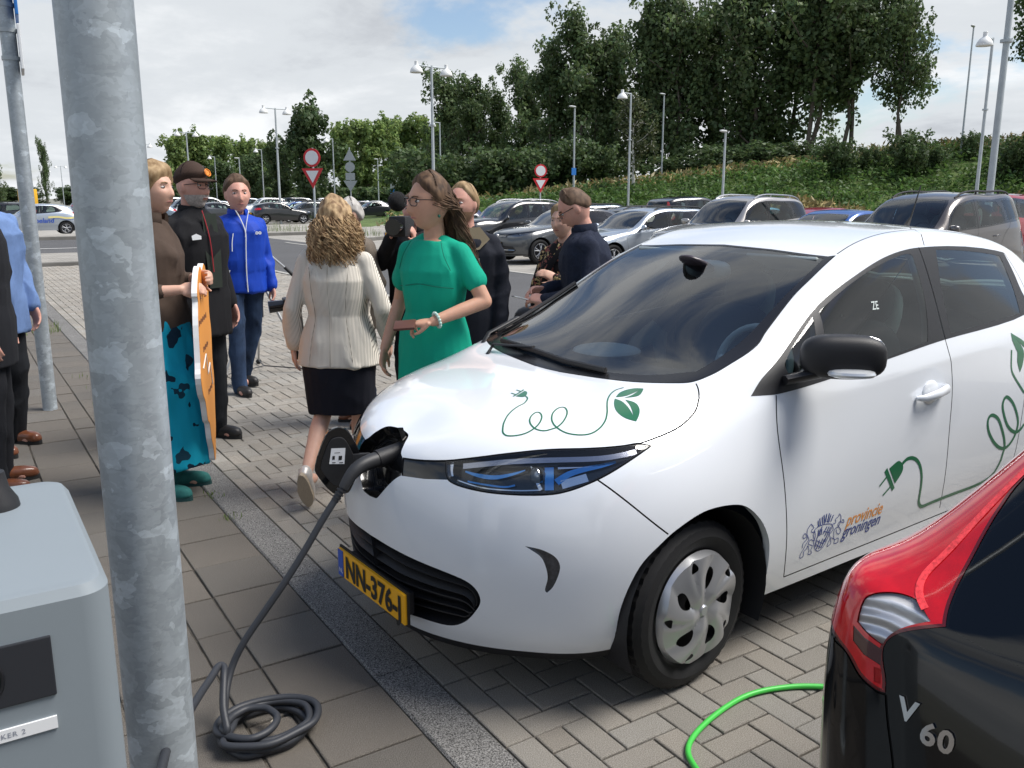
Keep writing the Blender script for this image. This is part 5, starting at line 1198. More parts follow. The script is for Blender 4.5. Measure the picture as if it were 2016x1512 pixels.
for ln in ([(13.82, 4.22), (14.0, 4.12), (14.158, 4.13), (14.287, 3.98), (14.382, 3.94), (14.434, 3.96)], [(14.434, 3.96), (14.461, 3.671), (14.51, 3.2), (14.55, 2.6), (16.0, 2.5)], [(6.85, 5.85), (6.8, 4.5), (6.9, 2.5), (7.05, .7)], [(9.62, 7.05), (9.6, 6.0), (9.7, 4.3), (9.75, .8)]): vb.seam(catmull(ln, False, 5), .005)
vb.cut()
M_vblack = mat('black_car_paint', (.003, .003, .0036), .10, coat=.5, spec=.4)
vb.panel('body_shell', ['body', 'skirt'], M_vblack, vc, 'one'); vb.panel('rear_bumper', ['bumper'], M_vblack, vc, 'one'); vb.panel('tailgate', ['hatch'], M_vblack, vc, 'one'); vb.panel('panel_gap_liner', ['gap'], M_gap, vc, 'one', push=-.004)
M_dglass = glass_mat('dark_privacy_glass', (.06, .07, .08)); vb.panel('rear_window', ['rear_glass'], M_dglass, vc, 'one'); vb.panel('windscreen', ['wsg'], M_wglass, vc, 'one'); vb.panel('windscreen_frame', ['ws'], M_gloss_black, vc, 'one'); vb.panel('front_window', ['fg'], M_glass, vc); vb.panel('rear_side_window', ['rg'], M_dglass, vc); vb.panel('load_window', ['tg'], M_dglass, vc); vb.panel('window_trim', ['dlo'], M_gloss_black, vc); vb.panel('headlight', ['hl'], M_white_lamp, vc)
# tail lamps: clear red cover over a bright red reflector, ribbed reversing lens
M_rcover = glass_mat('red_lamp_cover', (.97, .30, .26)); M_rin = mat('red_lamp_reflector', (.95, .035, .035), .35, 0, var=.35, vscale=45, bump=.4, bscale=160); M_rdark = mat('dark_red_lamp', (.055, .004, .006), .15, coat=1)
def ribbed(name):
    m = mat(name, (.80, .80, .82), .16, .3, coat=.5); nt = m.node_tree; N_ = nt.nodes.new; tc = N_('ShaderNodeTexCoord'); w = N_('ShaderNodeTexWave'); w.wave_type = 'RINGS'; w.rings_direction = 'SPHERICAL'; w.inputs['Scale'].default_value = 14; w.inputs['Distortion'].default_value = 1.0
    mp = N_('ShaderNodeMapping'); mp.inputs['Location'].default_value = (3.62, -.80, -.70); nt.links.new(tc.outputs['Object'], mp.inputs[0]); nt.links.new(mp.outputs[0], w.inputs[0]); bp = N_('ShaderNodeBump'); bp.inputs['Strength'].default_value = 1.0; bp.inputs['Distance'].default_value = .02; nt.links.new(w.outputs['Fac'], bp.inputs['Height']); nt.links.new(bp.outputs[0], nt.nodes['Principled BSDF'].inputs['Normal']); return m
for sd in ('left', 'right'):
    lo = vb.panel('tail_lamp', ['lamp', 'white', 'dark', 'refl'], M_rcover if False else mat('clear_red_lamp_cover', (.62, .012, .018), .10, coat=1.0, trans=0.0), vc, sd, push=0.0)[0] if False else vb.panel('tail_lamp', ['lamp'], mat('red_lamp_lens', (.60, .005, .010), .12, coat=1.0, var=.16, vscale=26), vc, sd, push=.002)[0]
    for nm, rg_, m_, ps in (('lamp_reflector', ['lamp'], M_rin, -.022), ('reversing_lens', ['white'], ribbed('ribbed_reversing_lens'), -.003), ('dark_lens', ['dark'], M_rdark, .001), ('reflex_reflector', ['refl'], mat('reflex_red', (.75, .03, .03), .3, bump=1.0, bscale=600), .001), ('lamp_border', ['lamp_edge'], mat('lamp_border_red', (.12, .004, .006), .2, coat=1), .002)):
        for x in vb.panel(nm, rg_, m_, lo, sd, push=ps): pass
    # inner light guide strip along the pillar
    s = 1 if sd == 'left' else -1
    V, F = vb.ribbon(catmull([(13.95, 6.75), (14.05, 6.45), (14.15, 6.15), (14.22, 5.85), (14.32, 5.62), (14.42, 5.45)], False, 4), .014, .0032); raw_mesh('light_guide', V * np.array([1, s, 1]), F, mat('light_guide_red', (.95, .07, .08), .3, var=.4, vscale=120), lo)
# badge: chrome letters standing on the tailgate
def badge_text(txt, u0, v0, size, name):
    Vt, Ft = text_mesh(txt, size, .0016, 0, 1.1, .0015); base = vb.S(np.array(u0), np.array(v0)); n = vb.normal(np.array(u0), np.array(v0)); su, sv, _ = vb.D(np.array(u0), np.array(v0)); tx = -np.array([n[1], -n[0], 0]); tx /= np.linalg.norm(tx); tx = tx if tx[1] < 0 else -tx; ty = np.cross(n, tx); ty = ty if ty[2] > 0 else -ty
    q = MB(); q.add([base + tx * p[0] + ty * p[1] + n * (.003 + p[2]) for p in Vt], Ft); return q.build(name, M_chrome, vc, smooth=False)
badge_text('V', 14.50, 3.80, .056, 'badge_letter'); badge_text('60', 14.60, 3.66, .056, 'badge_digits')
vw = {}
for x in (0, -2.776):
    for s in (1, -1): add_wheel(vc, x, .90 * s, .33, .225, lambda r: spoke_rim(r, 5), M_alloy, .22, shared=vw); arch_liner(vc, x, .38, .55 * s, .90 * s, .335)
for s in (1, -1): q = MB(); ellipsoid(q, (-.72, 1.02 * s, 1.05), (.07, .11, .07), None, 16, 8, 2.8); q.build('door_mirror', M_vblack, vc)
T = vb.tris({'body', 'dlo', 'ws', 'hatch', 'lamp_edge'}); c = vb.V[T].mean(1); T = T[(c[:, 0] > 6.4) & (c[:, 1] > 2)]; ids, inv = np.unique(T, return_inverse=True); F = inv.reshape(T.shape); k = len(ids); X = vb.X[ids] - vb.N[ids] * .05
raw_mesh('cabin_lining', np.concatenate([X, X * np.array([1, -1, 1])]), np.concatenate([F, F[:, ::-1] + k]), M_cabin, vc)
for y in (.36, -.36): seat(vc, -1.75, y, M_seat); seat(vc, -2.6, y, M_seat)
q = MB(); q.box((-1.4, 0, .25), (3.7, 1.5, .08)); q.build('underbody', M_black_plastic, vc, smooth=False); q = MB(); q.box((-3.1, 0, .72), (1.0, 1.3, .05)); q.build('load_cover', M_cabin, vc, smooth=False)
plate_obj('number_plate', '', vc, (-3.80 + .055, 0, .66), (R(-10), 0, R(-90)), detail=False)

# ------------------------------------------------------------------ galvanised poles, charging post, cables
def galv(name, col=(.345, .385, .415), rough=.45):
    """hot-dip galvanised steel: overlapping spangle patches, a few bright flakes and run marks"""
    m = bpy.data.materials.new(name); m.use_nodes = True; nt = m.node_tree; N = nt.nodes.new; L = nt.links.new; b = nt.nodes['Principled BSDF']; b.inputs['Metallic'].default_value = .35; b.inputs['Roughness'].default_value = rough
    tc = N('ShaderNodeTexCoord'); cur = None
    def vor(scale, sx, seed, lo, hi, jit=1.0):
        mp = N('ShaderNodeMapping'); mp.inputs['Scale'].default_value = (1, 1, sx); mp.inputs['Location'].default_value = (seed, seed * 1.7, seed * .3); L(tc.outputs['Object'], mp.inputs[0])
        nz = N('ShaderNodeTexNoise'); nz.inputs['Scale'].default_value = 18; nz.inputs['Detail'].default_value = 3; L(mp.outputs[0], nz.inputs['Vector'])
        ad = N('ShaderNodeMix'); ad.data_type = 'VECTOR'; ad.inputs['Factor'].default_value = .10; L(mp.outputs[0], ad.inputs[4]); L(nz.outputs['Color'], ad.inputs[5])
        v = N('ShaderNodeTexVoronoi'); v.inputs['Scale'].default_value = scale; L(ad.outputs[1], v.inputs['Vector'])
        se = N('ShaderNodeSeparateColor'); L(v.outputs['Color'], se.inputs[0]); mr = N('ShaderNodeMapRange'); mr.inputs[1].default_value = 0; mr.inputs[2].default_value = 1; mr.inputs[3].default_value = lo; mr.inputs[4].default_value = hi; L(se.outputs[0], mr.inputs[0]); return mr.outputs[0], se.outputs[1]
    def mul(prev, fac):
        mx = N('ShaderNodeMix'); mx.data_type = 'RGBA'; mx.blend_type = 'MULTIPLY'; mx.inputs['Factor'].default_value = 1
        if prev is None: mx.inputs[6].default_value = (*col, 1)
        else: L(prev, mx.inputs[6])
        L(fac, mx.inputs[7]); return mx.outputs[2]
    a, pick = vor(24, 1.0, 1.3, .90, 1.09); cur = mul(None, a); a2, _ = vor(52, 1.8, 4.1, .92, 1.07); cur = mul(cur, a2)
    fl, pk = vor(17, 1.5, 9.2, 0, 1); rp = N('ShaderNodeMapRange'); rp.inputs[1].default_value = .86; rp.inputs[2].default_value = .88; rp.inputs[3].default_value = 1; rp.inputs[4].default_value = 1.32; L(fl, rp.inputs[0]); cur = mul(cur, rp.outputs[0])
    nz = N('ShaderNodeTexNoise'); nz.inputs['Scale'].default_value = 3; nz.inputs['Detail'].default_value = 6; mp = N('ShaderNodeMapping'); mp.inputs['Scale'].default_value = (4, 4, .6); L(tc.outputs['Object'], mp.inputs[0]); L(mp.outputs[0], nz.inputs['Vector']); mr = N('ShaderNodeMapRange'); mr.inputs[1].default_value = .3; mr.inputs[2].default_value = .7; mr.inputs[3].default_value = .88; mr.inputs[4].default_value = 1.1; L(nz.outputs['Fac'], mr.inputs[0]); cur = mul(cur, mr.outputs[0])
    L(cur, b.inputs['Base Color']); MATS[name] = m; return m
M_galv = galv('galvanised_steel')
M_galv2 = mat('weathered_zinc', (.42, .46, .48), .55, .2, var=.14, vscale=3)
M_lamp_white = mat('white_lamp_shade', (.72, .73, .72), .4, var=.05, vscale=5)
M_signgrey = mat('sign_back_grey', (.33, .36, .38), .55, .3, var=.08, vscale=4)

# big lamp column beside the charging post
q = MB(); q.tube([(0, 0, -.02), (0, 0, 6.5)], .0805, 48, caps=True)
big = q.build('lamp_column', M_galv, None); big.location = (.3235, 2.173, 0); tag(big, 'thick galvanised steel column standing beside the grey charging post', 'pole')
q = MB(); q.tube([(.0, 0, 0), (.0, 0, .02)], .11, 32); q.build('base_collar', M_galv2, big)

# grey charging post
M_box = mat('charging_post_grey', (.205, .238, .262), .55, bump=.06, bscale=900, var=.02, vscale=3)
cp = empty('charging_post', (0, 0, 0), 0, 'blue grey charging post with dark socket panel and white stekker label', 'charging post')
pts = catmull([(-.60, 1.10), (.07, 1.095), (.118, 1.14), (.118, 1.52), (.07, 1.565), (-.60, 1.57)], True, 1); rr_ = []
def rrect(x0, x1, y0, y1, r, n=6):
    out = []
    for cx, cy, a0 in ((x1 - r, y0 + r, -90), (x1 - r, y1 - r, 0), (x0 + r, y1 - r, 90), (x0 + r, y0 + r, 180)):
        out += [(cx + r * math.cos(R(a0 + 90 * i / n)), cy + r * math.sin(R(a0 + 90 * i / n))) for i in range(n + 1)]
    return out
o1 = rrect(-.60, .122, 1.092, 1.566, .035); o2 = [(x * 1.0 + (-.0), y) for x, y in rrect(-.592, .114, 1.100, 1.558, .03)]; o3 = rrect(-.585, .107, 1.107, 1.551, .026)
n_ = len(o1); V = [(x, y, 0) for x, y in o1] + [(x, y, 1.235) for x, y in o1] + [(x, y, 1.247) for x, y in o2] + [(x, y, 1.250) for x, y in o3]
q = MB(); q.add(V, [(i + l * n_, (i + 1) % n_ + l * n_, (i + 1) % n_ + (l + 1) * n_, i + (l + 1) * n_) for l in range(3) for i in range(n_)] + [tuple(range(3 * n_, 4 * n_))]); q.build('housing', M_box, cp, angle=30)
q = MB(); q.box((-.024, 1.0915, 1.158), (.150, .006, .076)); pnl = q.build('socket_panel', mat('dark_socket_panel', (.022, .024, .030), .5), cp, smooth=False, bevel=.0015)
q = MB(); q.tube([(-.022 + .020 * math.sin(a), 1.088, 1.158 + .027 * math.cos(a)) for a in np.linspace(0, 2 * math.pi, 25)], .0025, 6, caps=False); q.tube([(-.026, 1.088, 1.128), (-.014, 1.087, 1.15), (-.010, 1.088, 1.172)], .002, 6); q.build('socket_leaf_emblem', mat('dark_emblem', (.012, .013, .016), .4), pnl)
q = MB(); q.box((-.022, 1.0905, 1.0845), (.140, .003, .0155)); lb = q.build('post_label', mat('white_label', (.74, .75, .76), .5), cp, smooth=False)
V, F = text_mesh('STEKKER 2', .0088, .0001, 0, 1.2); wx = max(p[0] for p in V); q = MB(); q.add([(p[0] - wx + .014, 1.0885, 1.0815 + p[1]) for p in V], F); q.build('label_lettering', mat('grey_ink', (.25, .27, .32), .6), lb, smooth=False)
q = MB(); q.lathe([(.0, .055), (.016, .055), (.020, .03), (.030, .012), (.032, 0)], 20, 'Z', c=(.018, 1.452, 1.25)); q.build('antenna_stub', M_black_plastic, cp)
q = MB(); q.tube([(.122, 1.33, .62), (.165, 1.36, .60)], .033, 20); q.build('side_socket', M_black_plastic, cp)

# charging cable: car plug, hanging run, coil on the slabs, up to the post
M_cable = mat('dark_grey_cable', (.030, .033, .040), .5, bump=.1, bscale=400)
def cw(x, y, z): return Vector((ZX, ZY, 0)) + _zf * x + _zl * y + Vector((0, 0, z))
plug = [cw(.76, .0, .785), cw(.82, .005, .785), cw(.875, .012, .775), cw(.915, .016, .748), cw(.945, .018, .71)]
def path(l, n=8): return [tuple(p) for p in catmull([tuple(p) for p in l], False, n)]
cab = [cw(.945, .018, .71)] + [Vector(p) for p in ((.998, 2.762, .625), (.919, 2.76, .515), (.842, 2.76, .415), (.769, 2.765, .325), (.695, 2.766, .235), (.645, 2.757, .155), (.605, 2.70, .085), (.575, 2.60, .030), (.570, 2.53, .014))]
coil = []
rc = random.Random(2)
for k, (rx, ry, cx, cy, z) in enumerate(((.135, .115, .690, 2.565, .012), (.155, .128, .702, 2.578, .024), (.125, .108, .712, 2.570, .036), (.162, .122, .700, 2.560, .046), (.085, .08, .650, 2.560, .056))):
    for a in np.arange(0, 2 * math.pi, math.pi / 6):
        t = a + 3.5; coil.append(Vector((cx + rx * math.cos(t) + rc.uniform(-.006, .006), cy + ry * math.sin(t) + rc.uniform(-.006, .006), z + .010 * a / 6.28)))
end = [Vector(p) for p in ((.568, 2.540, .075), (.575, 2.60, .12), (.600, 2.675, .175), (.612, 2.715, .19), (.598, 2.725, .195), (.555, 2.66, .195), (.50, 2.56, .21), (.43, 2.42, .235), (.36, 2.25, .30), (.27, 1.9, .42), (.20, 1.55, .55), (.165, 1.37, .60))]
q = MB(); q.tube(path(cab + coil + end, 5), .0122, 10); ch = q.build('charging_cable', M_cable, None); tag(ch, 'dark grey charging cable plugged into the white car and coiled on the slabs', 'cable')
q = MB(); q.tube(path(plug, 5), [.026, .027, .028, .028, .028, .028, .028, .027, .027, .026, .026, .025, .025, .024, .023, .022, .021, .020, .019, .018, .017], 16); ph_ = q.build('plug_handle', mat('plug_handle_plastic', (.026, .027, .030), .5), ch)
q = MB()
for i in range(4): p0 = Vector(plug[-1]) + (Vector(cab[1]) - Vector(cab[0])).normalized() * (.006 + i * .013); q.tube([p0, p0 + (Vector(cab[1]) - Vector(cab[0])).normalized() * .007], .0175 - i * .0013, 12)
q.build('strain_relief', M_black_plastic, ch)
q = MB(); rr3 = random.Random(4); ellipsoid(q, (.735, 2.60, .012), (.016, .011, .010), None, 7, 5); stn = q.build('pebble', mat('pale_stone', (.62, .56, .46), .9, var=.2, vscale=60), None); tag(stn, 'small pale pebble lying inside the coiled cable', 'pebble')
# green cable on the blocks
gp = [(1.70, 1.50, .011), (1.735, 1.68, .011), (1.80, 1.775, .011), (1.962, 1.84, .011), (2.165, 1.871, .011), (2.33, 1.83, .011), (2.456, 1.75, .011), (2.62, 1.62, .011), (2.9, 1.2, .011), (3.0, .7, .011)]
q = MB(); q.tube(path(gp, 8), .0095, 10); g_ = q.build('extension_cable', mat('green_cable', (.06, .50, .07), .4), None); tag(g_, 'bright green cable curving over the paving blocks under the black estate car', 'cable')

# parking sign pole on the left
sp = empty('sign_pole', (.565, 7.93, 0), 0, 'galvanised sign pole with a blue sign seen from its edge, on the footway', 'sign')
q = MB(); q.tube([(0, 0, -.02), (0, 0, 4.4)], .055, 24); q.build('pole', M_galv, sp); e_ = Vector((-.56, -.82, 0)).normalized()
for z0, z1, m_, nm in ((3.02, 3.65, mat('sign_blue', (.02, .16, .50), .45), 'blue_sign'), (2.64, 2.96, mat('sign_white', (.72, .74, .76), .45), 'white_sign')):
    q = MB(); d_ = Vector((.9975, -.071, 0)); rot = Matrix((Vector((.071, .9975, 0)), d_, Vector((0, 0, 1)))).transposed(); q.box(d_ * .072 + Vector((0, 0, (z0 + z1) / 2)), (.42, .022, z1 - z0), rot); q.build(nm, m_, sp, smooth=False, bevel=.006)
for z in (2.72, 2.92, 3.1): q = MB(); q.tube([(0, 0, z), (0, 0, z + .03)], .062, 24); q.build('pole_clamp', M_galv2, sp)

# ------------------------------------------------------------------ lamp posts
def lamp_head(parent, x, y, z, r=.30):
    q = MB(); q.lathe([(.075, .20), (.085, .19), (.085, .03), (.11, .0), (r * .62, -.05), (r * .88, -.16), (r, -.27), (r * .97, -.30)], 24, 'Z'); h = q.build('lamp_shade', M_lamp_white, parent); h.location = (x, y, z)
    q = MB(); q.lathe([(0, -.31), (r * .6, -.305), (r * .95, -.285)], 24, 'Z'); q.build('lamp_glass', mat('lamp_diffuser', (.55, .55, .52), .3), h); return h
def lamp_post(name, x, y, h, arms, rot, label, group, arm=.85, rad=.075):
    root = empty(name, (x, y, 0), R(rot), label, 'lamp post', group)
    q = MB(); q.tube([(0, 0, -.05), (0, 0, h * .45), (0, 0, h + .05)], [rad * 1.1, rad * .95, rad * .75], 16); q.build('post', M_galv2, root)
    q = MB(); q.tube([(0, 0, h * .66), (0, 0, h * .66 + .06)], rad * 1.7, 14); q.build('post_collar', M_galv2, root)
    for s in arms:
        q = MB(); q.tube([(0, 0, h), (arm * s, 0, h + .02)], .035, 10); q.build('lamp_arm', M_galv2, root); lamp_head(root, arm * s, 0, h - .02)
    return root
def cobra(name, x, y, h, rot, label, group):
    root = empty(name, (x, y, 0), R(rot), label, 'lamp post', group)
    q = MB(); q.tube([(0, 0, -.05), (0, 0, h)], [.08, .05], 12); q.build('post', M_galv2, root); q = MB(); ellipsoid(q, (.26, 0, h + .03), (.36, .12, .06), None, 14, 8, 2.6); q.build('lamp_head', mat('grey_lamp_head', (.50, .52, .53), .5), root); return root
lamp_post('lamp_post', 19.7, 11.05, 7.55, (1, -1), 30, 'thick double lamp post behind the taupe people carrier', 'double lamp posts')
for y, lab in ((37.3, 'double lamp post with bell shades rising behind the green dress'), (59.9, 'double lamp post beside the dark grey estate car'), (85.6, 'double lamp post before the pale green trees behind the cap'), (106.8, 'double lamp post far behind the peaked cap'), (187, 'slim double lamp post on the skyline beside the tall dark poplar'), (217, 'distant double lamp post on the skyline beside the sign pole'), (150, 'distant double lamp post on the skyline beside the thick steel column')): lamp_post('lamp_post', 19.5, y, 7.55, (1, -1), 10, lab, 'double lamp posts')
for y, lab, h_ in ((19.6, 'single lamp post with bell shade beside the thick double post', 7.55), (40.5, 'single lamp post with bell shade before the birch', 7.55), (63.8, 'single lamp post close behind the double lamp post', 7.55), (86.8, 'single lamp post beside the yield sign', 7.55), (110.6, 'single lamp post before the dark round tree', 7.55), (133, 'distant single lamp post before the pale green trees', 7.55)): lamp_post('lamp_post', 34.0, y, h_, (-1,), 10, lab, 'single lamp posts', .75, .065)
for x, y, h_, lab in ((34.9, 47.1, 7.4, 'flat headed lamp post with a small blue sign'), (34.0, 33.0, 5.0, 'short flat headed lamp post before the green bank'), (46, 51, 9.2, 'slender flat headed lamp post before the tall trees'), (60.0, 36, 13.0, 'slender lamp post on the bank beside the last big tree'), (28.2, 100, 6.0, 'small flat headed lamp post before the dark trees'), (47, 105, 6.5, 'small flat headed lamp post between the signs')): cobra('lamp_post', x, y, h_, 200, lab, 'flat headed lamp posts')
q = MB(); q.box((34.75, 46.9, 3.4), (.35, .03, .45)); bs_ = q.build('lamp_sign', mat('sign_blue', (.02, .16, .50), .45), None, smooth=False); tag(bs_, 'small blue sign plate fixed to a flat headed lamp post', 'sign')

# ------------------------------------------------------------------ traffic signs
M_sred, M_swhite = mat('sign_red', (.55, .02, .03), .45), mat('sign_white', (.72, .74, .76), .45)
def facing(x, y): return math.atan2(-x, y)      # turn a sign's -y face towards the camera side
def disc(name, r, m, parent, loc, thick=.02, n=32, poly=None):
    q = MB(); pl = poly or [(r * math.cos(2 * math.pi * i / n), r * math.sin(2 * math.pi * i / n)) for i in range(n)]; q.prism(pl, -thick / 2, thick / 2, 'Y'); o = q.build(name, m, parent, smooth=False); o.location = loc; return o
tri = lambda r: [(-r, r * .577), (0, -r * 1.155), (r, r * .577)]
def no_entry_pair(x, y, rot, s, label, zc):
    root = empty('road_sign', (x, y, 0), rot, label, 'road sign', 'red bordered sign pairs'); q = MB(); q.tube([(0, 0, -.05), (0, 0, zc + .35 * s)], .038, 12); q.build('post', M_galv2, root)
    d = disc('round_sign', .33 * s, M_sred, root, (0, -.06, zc)); disc('sign_face', .25 * s, M_swhite, d, (0, -.016, 0), .012)
    t = disc('yield_sign', 0, M_sred, root, (0, -.06, zc - .62 * s), poly=tri(.42 * s)); disc('sign_face', 0, M_swhite, t, (0, -.016, .01), .012, poly=tri(.25 * s)); return root
no_entry_pair(11.05, 30.15, R(-45), .95, 'round red bordered sign over a yield triangle behind the curly hair', 3.08); no_entry_pair(27.4, 40.0, R(-20), 1.05, 'round red bordered sign over a yield triangle beyond the bearded man', 3.15)
gs = empty('road_sign', (30.2, 73.3, 0), R(-28), 'stack of four grey sign backs on one post beyond the paved island', 'road sign'); q = MB(); q.tube([(0, 0, -.05), (0, 0, 6.0)], .05, 12); q.build('post', M_galv2, gs)
disc('sign_back', 0, M_signgrey, gs, (0, -.06, 5.3), poly=[(-.55, -.4), (.55, -.4), (0, .6)]); disc('sign_back', .42, M_signgrey, gs, (0, -.06, 4.35)); disc('sign_back', 0, M_signgrey, gs, (0, -.06, 3.55), poly=[(-.4, -.3), (.4, -.3), (.4, .3), (-.4, .3)]); disc('sign_back', 0, M_signgrey, gs, (0, -.06, 2.85), poly=[(-.6, .35), (0, -.6), (.6, .35)])
g2 = empty('road_sign', (36.5, 62, 0), R(-28), 'single grey triangular sign back beyond the bearded man', 'road sign'); q = MB(); q.tube([(0, 0, -.05), (0, 0, 3.0)], .045, 12); q.build('post', M_galv2, g2); disc('sign_back', 0, M_signgrey, g2, (0, -.06, 3.35), poly=[(-.5, -.38), (.5, -.38), (0, .55)])
g3 = empty('road_sign', (52, 112, 0), R(-25), 'pale direction board on a post before the pale green trees', 'road sign'); q = MB(); q.tube([(0, 0, 0), (0, 0, 4.2)], .08, 10); q.build('post', M_galv2, g3)
for z, m_ in ((4.0, M_swhite), (3.3, M_signgrey), (2.6, mat('sign_blue', (.02, .16, .50), .45))): disc('sign_board', 0, m_, g3, (.9, -.1, z), poly=[(-1, -.28), (1.0, -.28), (1.0, .28), (-1, .28)])
# guard rails on the far side of the car park
for pts_, lab in (([(38.5, 52.5), (42.5, 47.2), (46.5, 41.5)], 'grey steel guard rail before the bank near the birch'), ([(33.0, 56.0), (36.5, 52.5), (38.0, 50.0)], 'grey steel guard rail before the dark shrubs'), ([(50, 33.5), (54, 29.0), (57, 24.5)], 'short guard rail at the foot of the green bank')):
    root = empty('guard_rail', (pts_[0][0], pts_[0][1], 0), 0, lab, 'guard rail', 'guard rails'); P = [Vector((a - pts_[0][0], b_ - pts_[0][1], 1.55)) for a, b_ in pts_]; q = MB(); q.tube(path(P, 6), (.03, .15), 8, sq=(0, 0, 1)) if False else q.tube(path(P, 6), [(.14, .03)] * 13, 8, sq=(0, 0, 1)); q.build('rail', M_galv2, root)
    for p in path(P, 3): q = MB(); q.box((p[0], p[1], .72), (.08, .06, 1.6)); q.build('rail_post', M_galv2, root, smooth=False)
# far-off things on the left skyline
yv = empty('yellow_van', (13.4, 185, 0), R(-60), 'yellow lorry cab far behind the silver lettered hatchback', 'lorry'); q = MB(); q.box((0, 0, 1.9), (2.6, 2.2, 2.9)); q.build('cab', mat('lorry_yellow', (.75, .42, .03), .5), yv, bevel=.2); q = MB(); q.box((-1.2, 0, 2.1), (.5, 1.9, 1.0)); q.build('cab_window', M_glass if False else mat('dark_cab_glass', (.08, .12, .16), .1), yv, bevel=.05)
for s in (1, -1):
    for x_ in (-.8, .8): q = MB(); q.lathe([(0, -.15), (.48, -.15), (.5, 0), (.48, .15), (0, .15)], 18, 'Y', c=(x_, 1.0 * s, .5)); q.build('wheel', M_rubber, yv)
bb = empty('billboard', (2.0, 150, 0), R(-10), 'pale pink billboard on two legs beside the tall dark poplar', 'billboard'); q = MB(); q.box((0, 0, 6.5), (9, .3, 6.5)); q.build('board', mat('billboard_pink', (.68, .55, .60), .7, var=.15, vscale=.6), bb, smooth=False)
for x_ in (-3, 3): q = MB(); q.tube([(x_, 0, 0), (x_, 0, 4)], .15, 8); q.build('leg', M_galv2, bb)
wv = empty('delivery_van', (26, 138, 0), R(180), 'white delivery van far behind the cap wearer', 'van'); q = MB(); q.prism([(2.6, .4), (2.6, 1.0), (1.9, 1.25), (1.2, 2.1), (-2.4, 2.2), (-2.5, .4)], -.95, .95, 'Y'); q.build('van_body', P_whitep, wv, bevel=.08); q = MB(); q.prism([(1.75, 1.3), (1.2, 2.0), (.5, 2.0), (.5, 1.3)], -.97, .97, 'Y'); q.build('cab_window', mat('dark_cab_glass', (.08, .12, .16), .1), wv, smooth=False)
for s in (1, -1):
    for x_ in (-1.6, 1.6): q = MB(); q.lathe([(0, -.12), (.33, -.12), (.35, 0), (.33, .12), (0, .12)], 18, 'Y', c=(x_, .88 * s, .35)); q.build('wheel', M_rubber, wv)

# ------------------------------------------------------------------ vegetation
def leaf_mat(name, col, back=.42, var=.25):
    m = bpy.data.materials.new(name); m.use_nodes = True; nt = m.node_tree; nt.nodes.clear(); N = nt.nodes.new; L = nt.links.new
    o = N('ShaderNodeOutputMaterial'); d = N('ShaderNodeBsdfPrincipled'); d.inputs['Roughness'].default_value = .55; d.inputs['Specular IOR Level'].default_value = .35; t = N('ShaderNodeBsdfTranslucent'); mx = N('ShaderNodeMixShader'); mx.inputs[0].default_value = back
    a = N('ShaderNodeAttribute'); a.attribute_name = 'shade'; mu = N('ShaderNodeMix'); mu.data_type = 'RGBA'; mu.blend_type = 'MULTIPLY'; mu.inputs['Factor'].default_value = 1; mu.inputs[6].default_value = (*col, 1); L(a.outputs['Color'], mu.inputs[7])
    L(mu.outputs[2], d.inputs['Base Color']); L(mu.outputs[2], t.inputs['Color']); L(d.outputs[0], mx.inputs[1]); L(t.outputs[0], mx.inputs[2]); L(mx.outputs[0], o.inputs[0]); MATS[name] = m; return m
M_leaf_dark = leaf_mat('poplar_leaves', (.105, .155, .062)); M_leaf_pale = leaf_mat('pale_green_leaves', (.20, .28, .09)); M_leaf_shrub = leaf_mat('shrub_leaves', (.080, .125, .048)); M_leaf_birch = leaf_mat('birch_leaves', (.085, .105, .045)); M_leaf_weed = leaf_mat('bank_weeds', (.085, .155, .040)); M_leaf_tuft = leaf_mat('grass_blades', (.14, .20, .05), .3); M_straw = leaf_mat('dry_grass', (.34, .28, .13), .2)
M_bark = mat('bark', (.115, .095, .075), .9, var=.3, vscale=6, bump=.6, bscale=20); M_birchbark = mat('birch_bark', (.55, .53, .48), .8, var=.4, vscale=8)

def leaves_mesh(name, C_, N_, size, m, seed, shade, aspect=1.5):
    """leaf-sized faces at points C_, facing about N_; shade is one brightness per leaf"""
    rg = np.random.default_rng(seed); n = len(C_)
    nn = N_ + rg.normal(0, .7, (n, 3)); nn /= np.linalg.norm(nn, axis=1, keepdims=True) + 1e-9
    t = np.cross(nn, rg.normal(0, 1, (n, 3))); t /= np.linalg.norm(t, axis=1, keepdims=True) + 1e-9; b = np.cross(nn, t); s = size * rg.uniform(.6, 1.35, (n, 1))
    fold = nn * s * .18
    V = np.stack([C_ - t * s * aspect * .5, C_ + b * s * .5 + fold, C_ + t * s * aspect * .5, C_ - b * s * .5 + fold], 1).reshape(-1, 3)
    me = bpy.data.meshes.new(name); me.vertices.add(len(V)); me.vertices.foreach_set('co', V.ravel().astype(np.float32)); me.loops.add(4 * n); me.loops.foreach_set('vertex_index', np.arange(4 * n, dtype=np.int32)); me.polygons.add(n); me.polygons.foreach_set('loop_start', np.arange(0, 4 * n, 4, dtype=np.int32)); me.polygons.foreach_set('loop_total', np.full(n, 4, dtype=np.int32))
    sh = np.repeat(shade, 4); hue = np.repeat(rg.normal(0, .06, n), 4); at_ = me.color_attributes.new('shade', 'FLOAT_COLOR', 'POINT'); at_.data.foreach_set('color', np.stack([sh * (1 + hue), sh, sh * (1 - hue), np.ones_like(sh)], 1).ravel().astype(np.float32))
    me.materials.append(m); me.update(); me.validate(); return me

